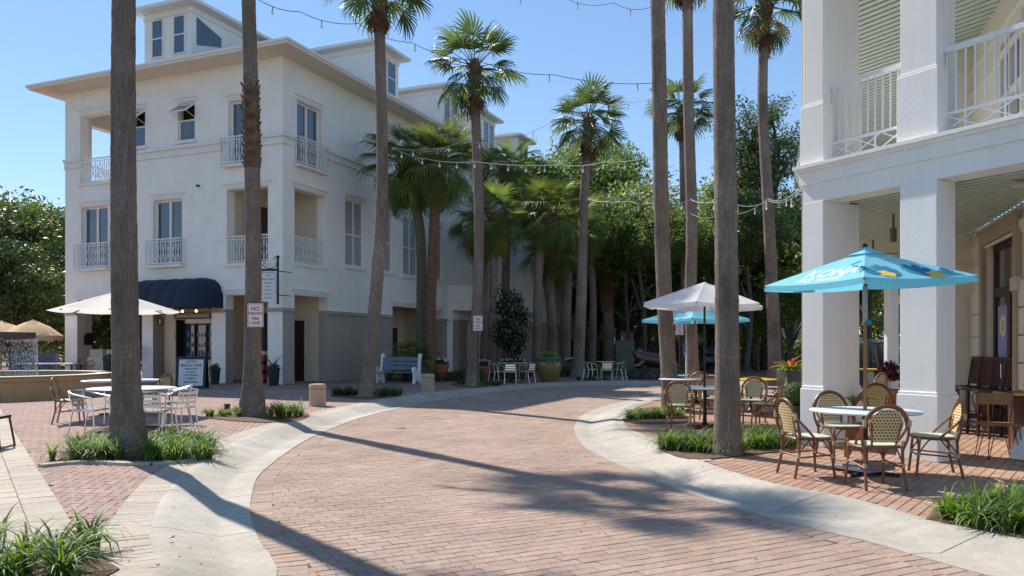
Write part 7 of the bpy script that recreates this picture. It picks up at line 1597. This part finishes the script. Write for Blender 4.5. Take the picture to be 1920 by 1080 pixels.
sign_plate('no_parking_sign', 1274, 605, 628, 15, 33.0, 'no parking fire lane sign half hidden between slim palms under the parasols', L4, True)
r = empty('blue_sign', (gx(1289, 29), 29, 0), 0, 'small blue parking sign on a white post below the second aqua parasol', 'sign'); c = Pt(1287, 656, 29)
m = M(); m.bx(c.x - .13, c.x + .13, 28.94, 28.946, c.z - .2, c.z + .2); m.build('plate', SGNB, r); text('P', .2, (c.x, 28.938, c.z + .07), (1, 0, 0), (0, 0, 1), SGNW, r, .0006, True); m = M(); m.bx(c.x - .1, c.x + .1, 28.936, 28.9395, c.z - .15, c.z - .12); m.build('stripe', SGNW, r)
m = M(); m.bx(c.x - .02, c.x + .10, 28.95, 29.05, 0, 2.0); m.build('post', SGNW, r)
# hanging cafe sign on the building corner
Yh = 29.9; r = empty('hanging_sign', tuple(Pt(522, 525, Yh)), 0, 'white cafe sign board hanging from a black wrought iron bracket at the building corner', 'sign')
zt_, zb_ = Pt(522, 484, Yh).z, Pt(522, 567, Yh).z; xp = Pt(521, 0, Yh).x; m = M(); m.bx(xp - .035, xp + .035, Yh - .035, Yh + .035, zb_, zt_); m.sphere((xp, Yh, zt_ + .04), .07, 10, 8); m.sphere((xp, Yh, zb_ - .02), .055, 10, 6); m.build('post', BLK, r)
za = Pt(0, 506, Yh).z; xl = Pt(487, 0, Yh).x; m = M(); m.bx(xl, xp - .035, Yh - .025, Yh + .025, za - .04, za + .04); m.build('arm', BLK, r)
m = M(); m.tube(smooth3([(xp - .03, Yh, zt_ - .1), (xp - .1, Yh, zt_ - .32), (xp - .28, Yh, za + .06), (xl + .2, Yh, za + .1), (xl + .13, Yh, za + .22), (xl + .18, Yh, za + .28), (xl + .23, Yh, za + .22)], 5), .015, 6); m.tube(smooth3([(xp, Yh, zt_ - .02), (xp - .1, Yh, zt_ + .05), (xp - .15, Yh, zt_ - .03), (xp - .09, Yh, zt_ - .06)], 4), .013, 6); m.build('scroll', BLK, r)
for y_ in (508, 553): z = Pt(0, y_, Yh).z; m = M(); m.bar((xp, Yh, z), (xp + .30, Yh + .72, z), .03, .03); m.build('wall_bracket', BLK, r)
x0, x1 = Pt(490, 0, Yh).x, Pt(516, 0, Yh).x; z0, z1 = Pt(0, 566, Yh).z, Pt(0, 511, Yh).z; m = M(); m.bx(x0, x1, Yh - .02, Yh + .02, z0, z1); bo = m.build('board', SGNW, r); m = M(); m.bx(x0 - .02, x0 - .001, Yh - .025, Yh + .025, z0, z1 + .02); m.bx(x0, x1, Yh - .012, Yh + .012, z1 + .001, z1 + .02); m.build('board_edge', BLK, r)
for xx in (x0 + .08, x1 - .08): m = M(); m.tube([(xx, Yh, z1), (xx, Yh, za - .04)], .008, 5); m.build('hook', BLK, r)
MENU = (('LITTLE', .41, .115), ('BEACH CAFE', .27, .125), ('~BREAKFAST~', .14, .085), ('~LUNCH~', .02, .085), ('~ICE CREAM~', -.10, .085), ('~SWEETS~', -.23, .085), ('~SMOOTHIES~', -.36, .085))
w_ = x1 - x0; h_ = z1 - z0
for t, dz, s_ in MENU: text(t, s_ * w_ * 1.15, ((x0 + x1) / 2, Yh - .0215, (z0 + z1) / 2 + dz * h_), (1, 0, 0), (0, 0, 1), INK, r, .0006, True)
# A-frame menu board
YA = 28.0; ang = R(6); r = empty('menu_board', (gx(361, YA), YA, 0), ang, 'black framed sandwich board with cafe menu on the red pavers by the cafe window', 'sign'); fr = WM[r.name]
ln = R(9); FB = fr @ Matrix.Translation((0, -.26, 0)) @ Matrix.Rotation(-ln, 4, 'X'); m = M(FB)
for a, b, c_, d in ((-.5, -.42, 0, 1.15), (.42, .5, 0, 1.15), (-.42, .42, 1.04, 1.15), (-.42, .42, .03, .1)): m.bx(a, b, -.02, .02, c_, d)
m.build('frame', mat('frame_navy_black', (.008, .009, .025), .4), r); m = M(FB); m.bx(-.42, .42, -.012, .012, .1, 1.04); m.build('panel', SGNW, r)
m = M(fr @ Matrix.Translation((0, .26, 0)) @ Matrix.Rotation(ln, 4, 'X')); m.bx(-.5, .5, -.015, .015, 0, 1.13); m.build('rear_panel', BLK, r)
xd = (FB @ Vector((1, 0, 0, 0))).to_3d(); yd = (FB @ Vector((0, 0, 1, 0))).to_3d()
for t, dz, s_ in MENU: text(t, s_ * .84 * 1.18, FB @ Vector((0, -.0135, .57 + dz * .94)), xd, yd, INK, r, .0006, True)
# ================================================================ STRING LIGHTS
def string(pts, label, bulbs=8, sag=.25, mat_=WIRE, r_=.008, hang=.09, bs=1.0):
    """pts: (px, py, Y) anchor readings"""
    P_ = [Pt(*p) for p in pts]; out = []
    for a, b in zip(P_, P_[1:]):
        for k in range(13): t = k / 12; q = a.lerp(b, t); q.z -= sag * 4 * t * (1 - t); out.append(q)
    r = empty('string_lights', tuple(P_[0]), 0, label, 'string lights', 'festoon lights strung between the palms'); m = M(); m.tube(out, r_, 5, caps=False); m.build('cable', mat_, r)
    L_ = [0]
    for a, b in zip(out, out[1:]): L_.append(L_[-1] + (b - a).length)
    for i in range(bulbs):
        s_ = L_[-1] * (i + .5) / bulbs; j = max(1, int(np.searchsorted(L_, s_))); t = (s_ - L_[j - 1]) / max(1e-6, L_[j] - L_[j - 1]); p = out[j - 1].lerp(out[j], t)
        m = M(); m.cyl(p.x, p.y, p.z - hang, p.z, .012, 6); so = m.build('socket', mat_, r); m = M(); m.lathe([(0, -.095 * bs), (.022 * bs, -.085 * bs), (.03 * bs, -.05 * bs), (.02 * bs, -.015 * bs), (.012 * bs, 0)], 8, (p.x, p.y, p.z - hang)); m.build('bulb', BULB, so)
    return r
string([(467, -12, 16.9), (562, 22, 17.2), (672, 44, 17.5), (772, 80, 17.8), (893, 112, 18.1), (1037, 140, 18.4), (1236, 155, 18.7)], 'festoon cable high across the sky from the shaggy palm to the slim palm', 9, .10, WIRD, .008)
string([(712, -5, 23), (880, -22, 22), (1052, -8, 21), (1150, 5, 20), (1234, 8, 18.9)], 'festoon cable at the very top of the picture right of centre', 5, .15, WIRD, .007)
string([(735, 276, 24), (800, 298, 24), (890, 303, 23), (1050, 309, 21), (1130, 304, 20), (1236, 290, 18.9)], 'pale festoon cable level with the bushy palm heads', 14, .06, WIRE)
string([(735, 276, 24), (810, 279, 25), (862, 266, 26), (960, 262, 28), (1040, 225, 30), (1145, 196, 25.7), (1236, 180, 22)], 'pale festoon cable looping from the bushy palm heads up to the pale palm crown', 11, .06, WIRE)
string([(1101, 371, 37), (1180, 355, 27), (1236, 328, 18.9)], 'pale festoon cable rising from the pale palm to the slim palm', 6, .3, WIRE)
string([(1101, 372, 37), (1180, 377, 27), (1240, 375, 18.9), (1295, 374, 22), (1360, 370, 14)], 'pale festoon cable level across the oaks behind the slim palms', 8, .1, WIRE)
string([(1360, 372, 14), (1440, 376, 13), (1508, 350, 12)], 'pale festoon cable from the thick grey trunk to the arcade corner', 3, .12, WIRE, .005, bs=.55)
string([(1295, 400, 25), (1360, 398, 20), (1440, 372, 16), (1508, 342, 12.3)], 'second pale festoon cable ending at the arcade corner, slightly higher', 4, .15, WIRE, .005, bs=.55)
print('OBJECTS', len(bpy.data.objects))
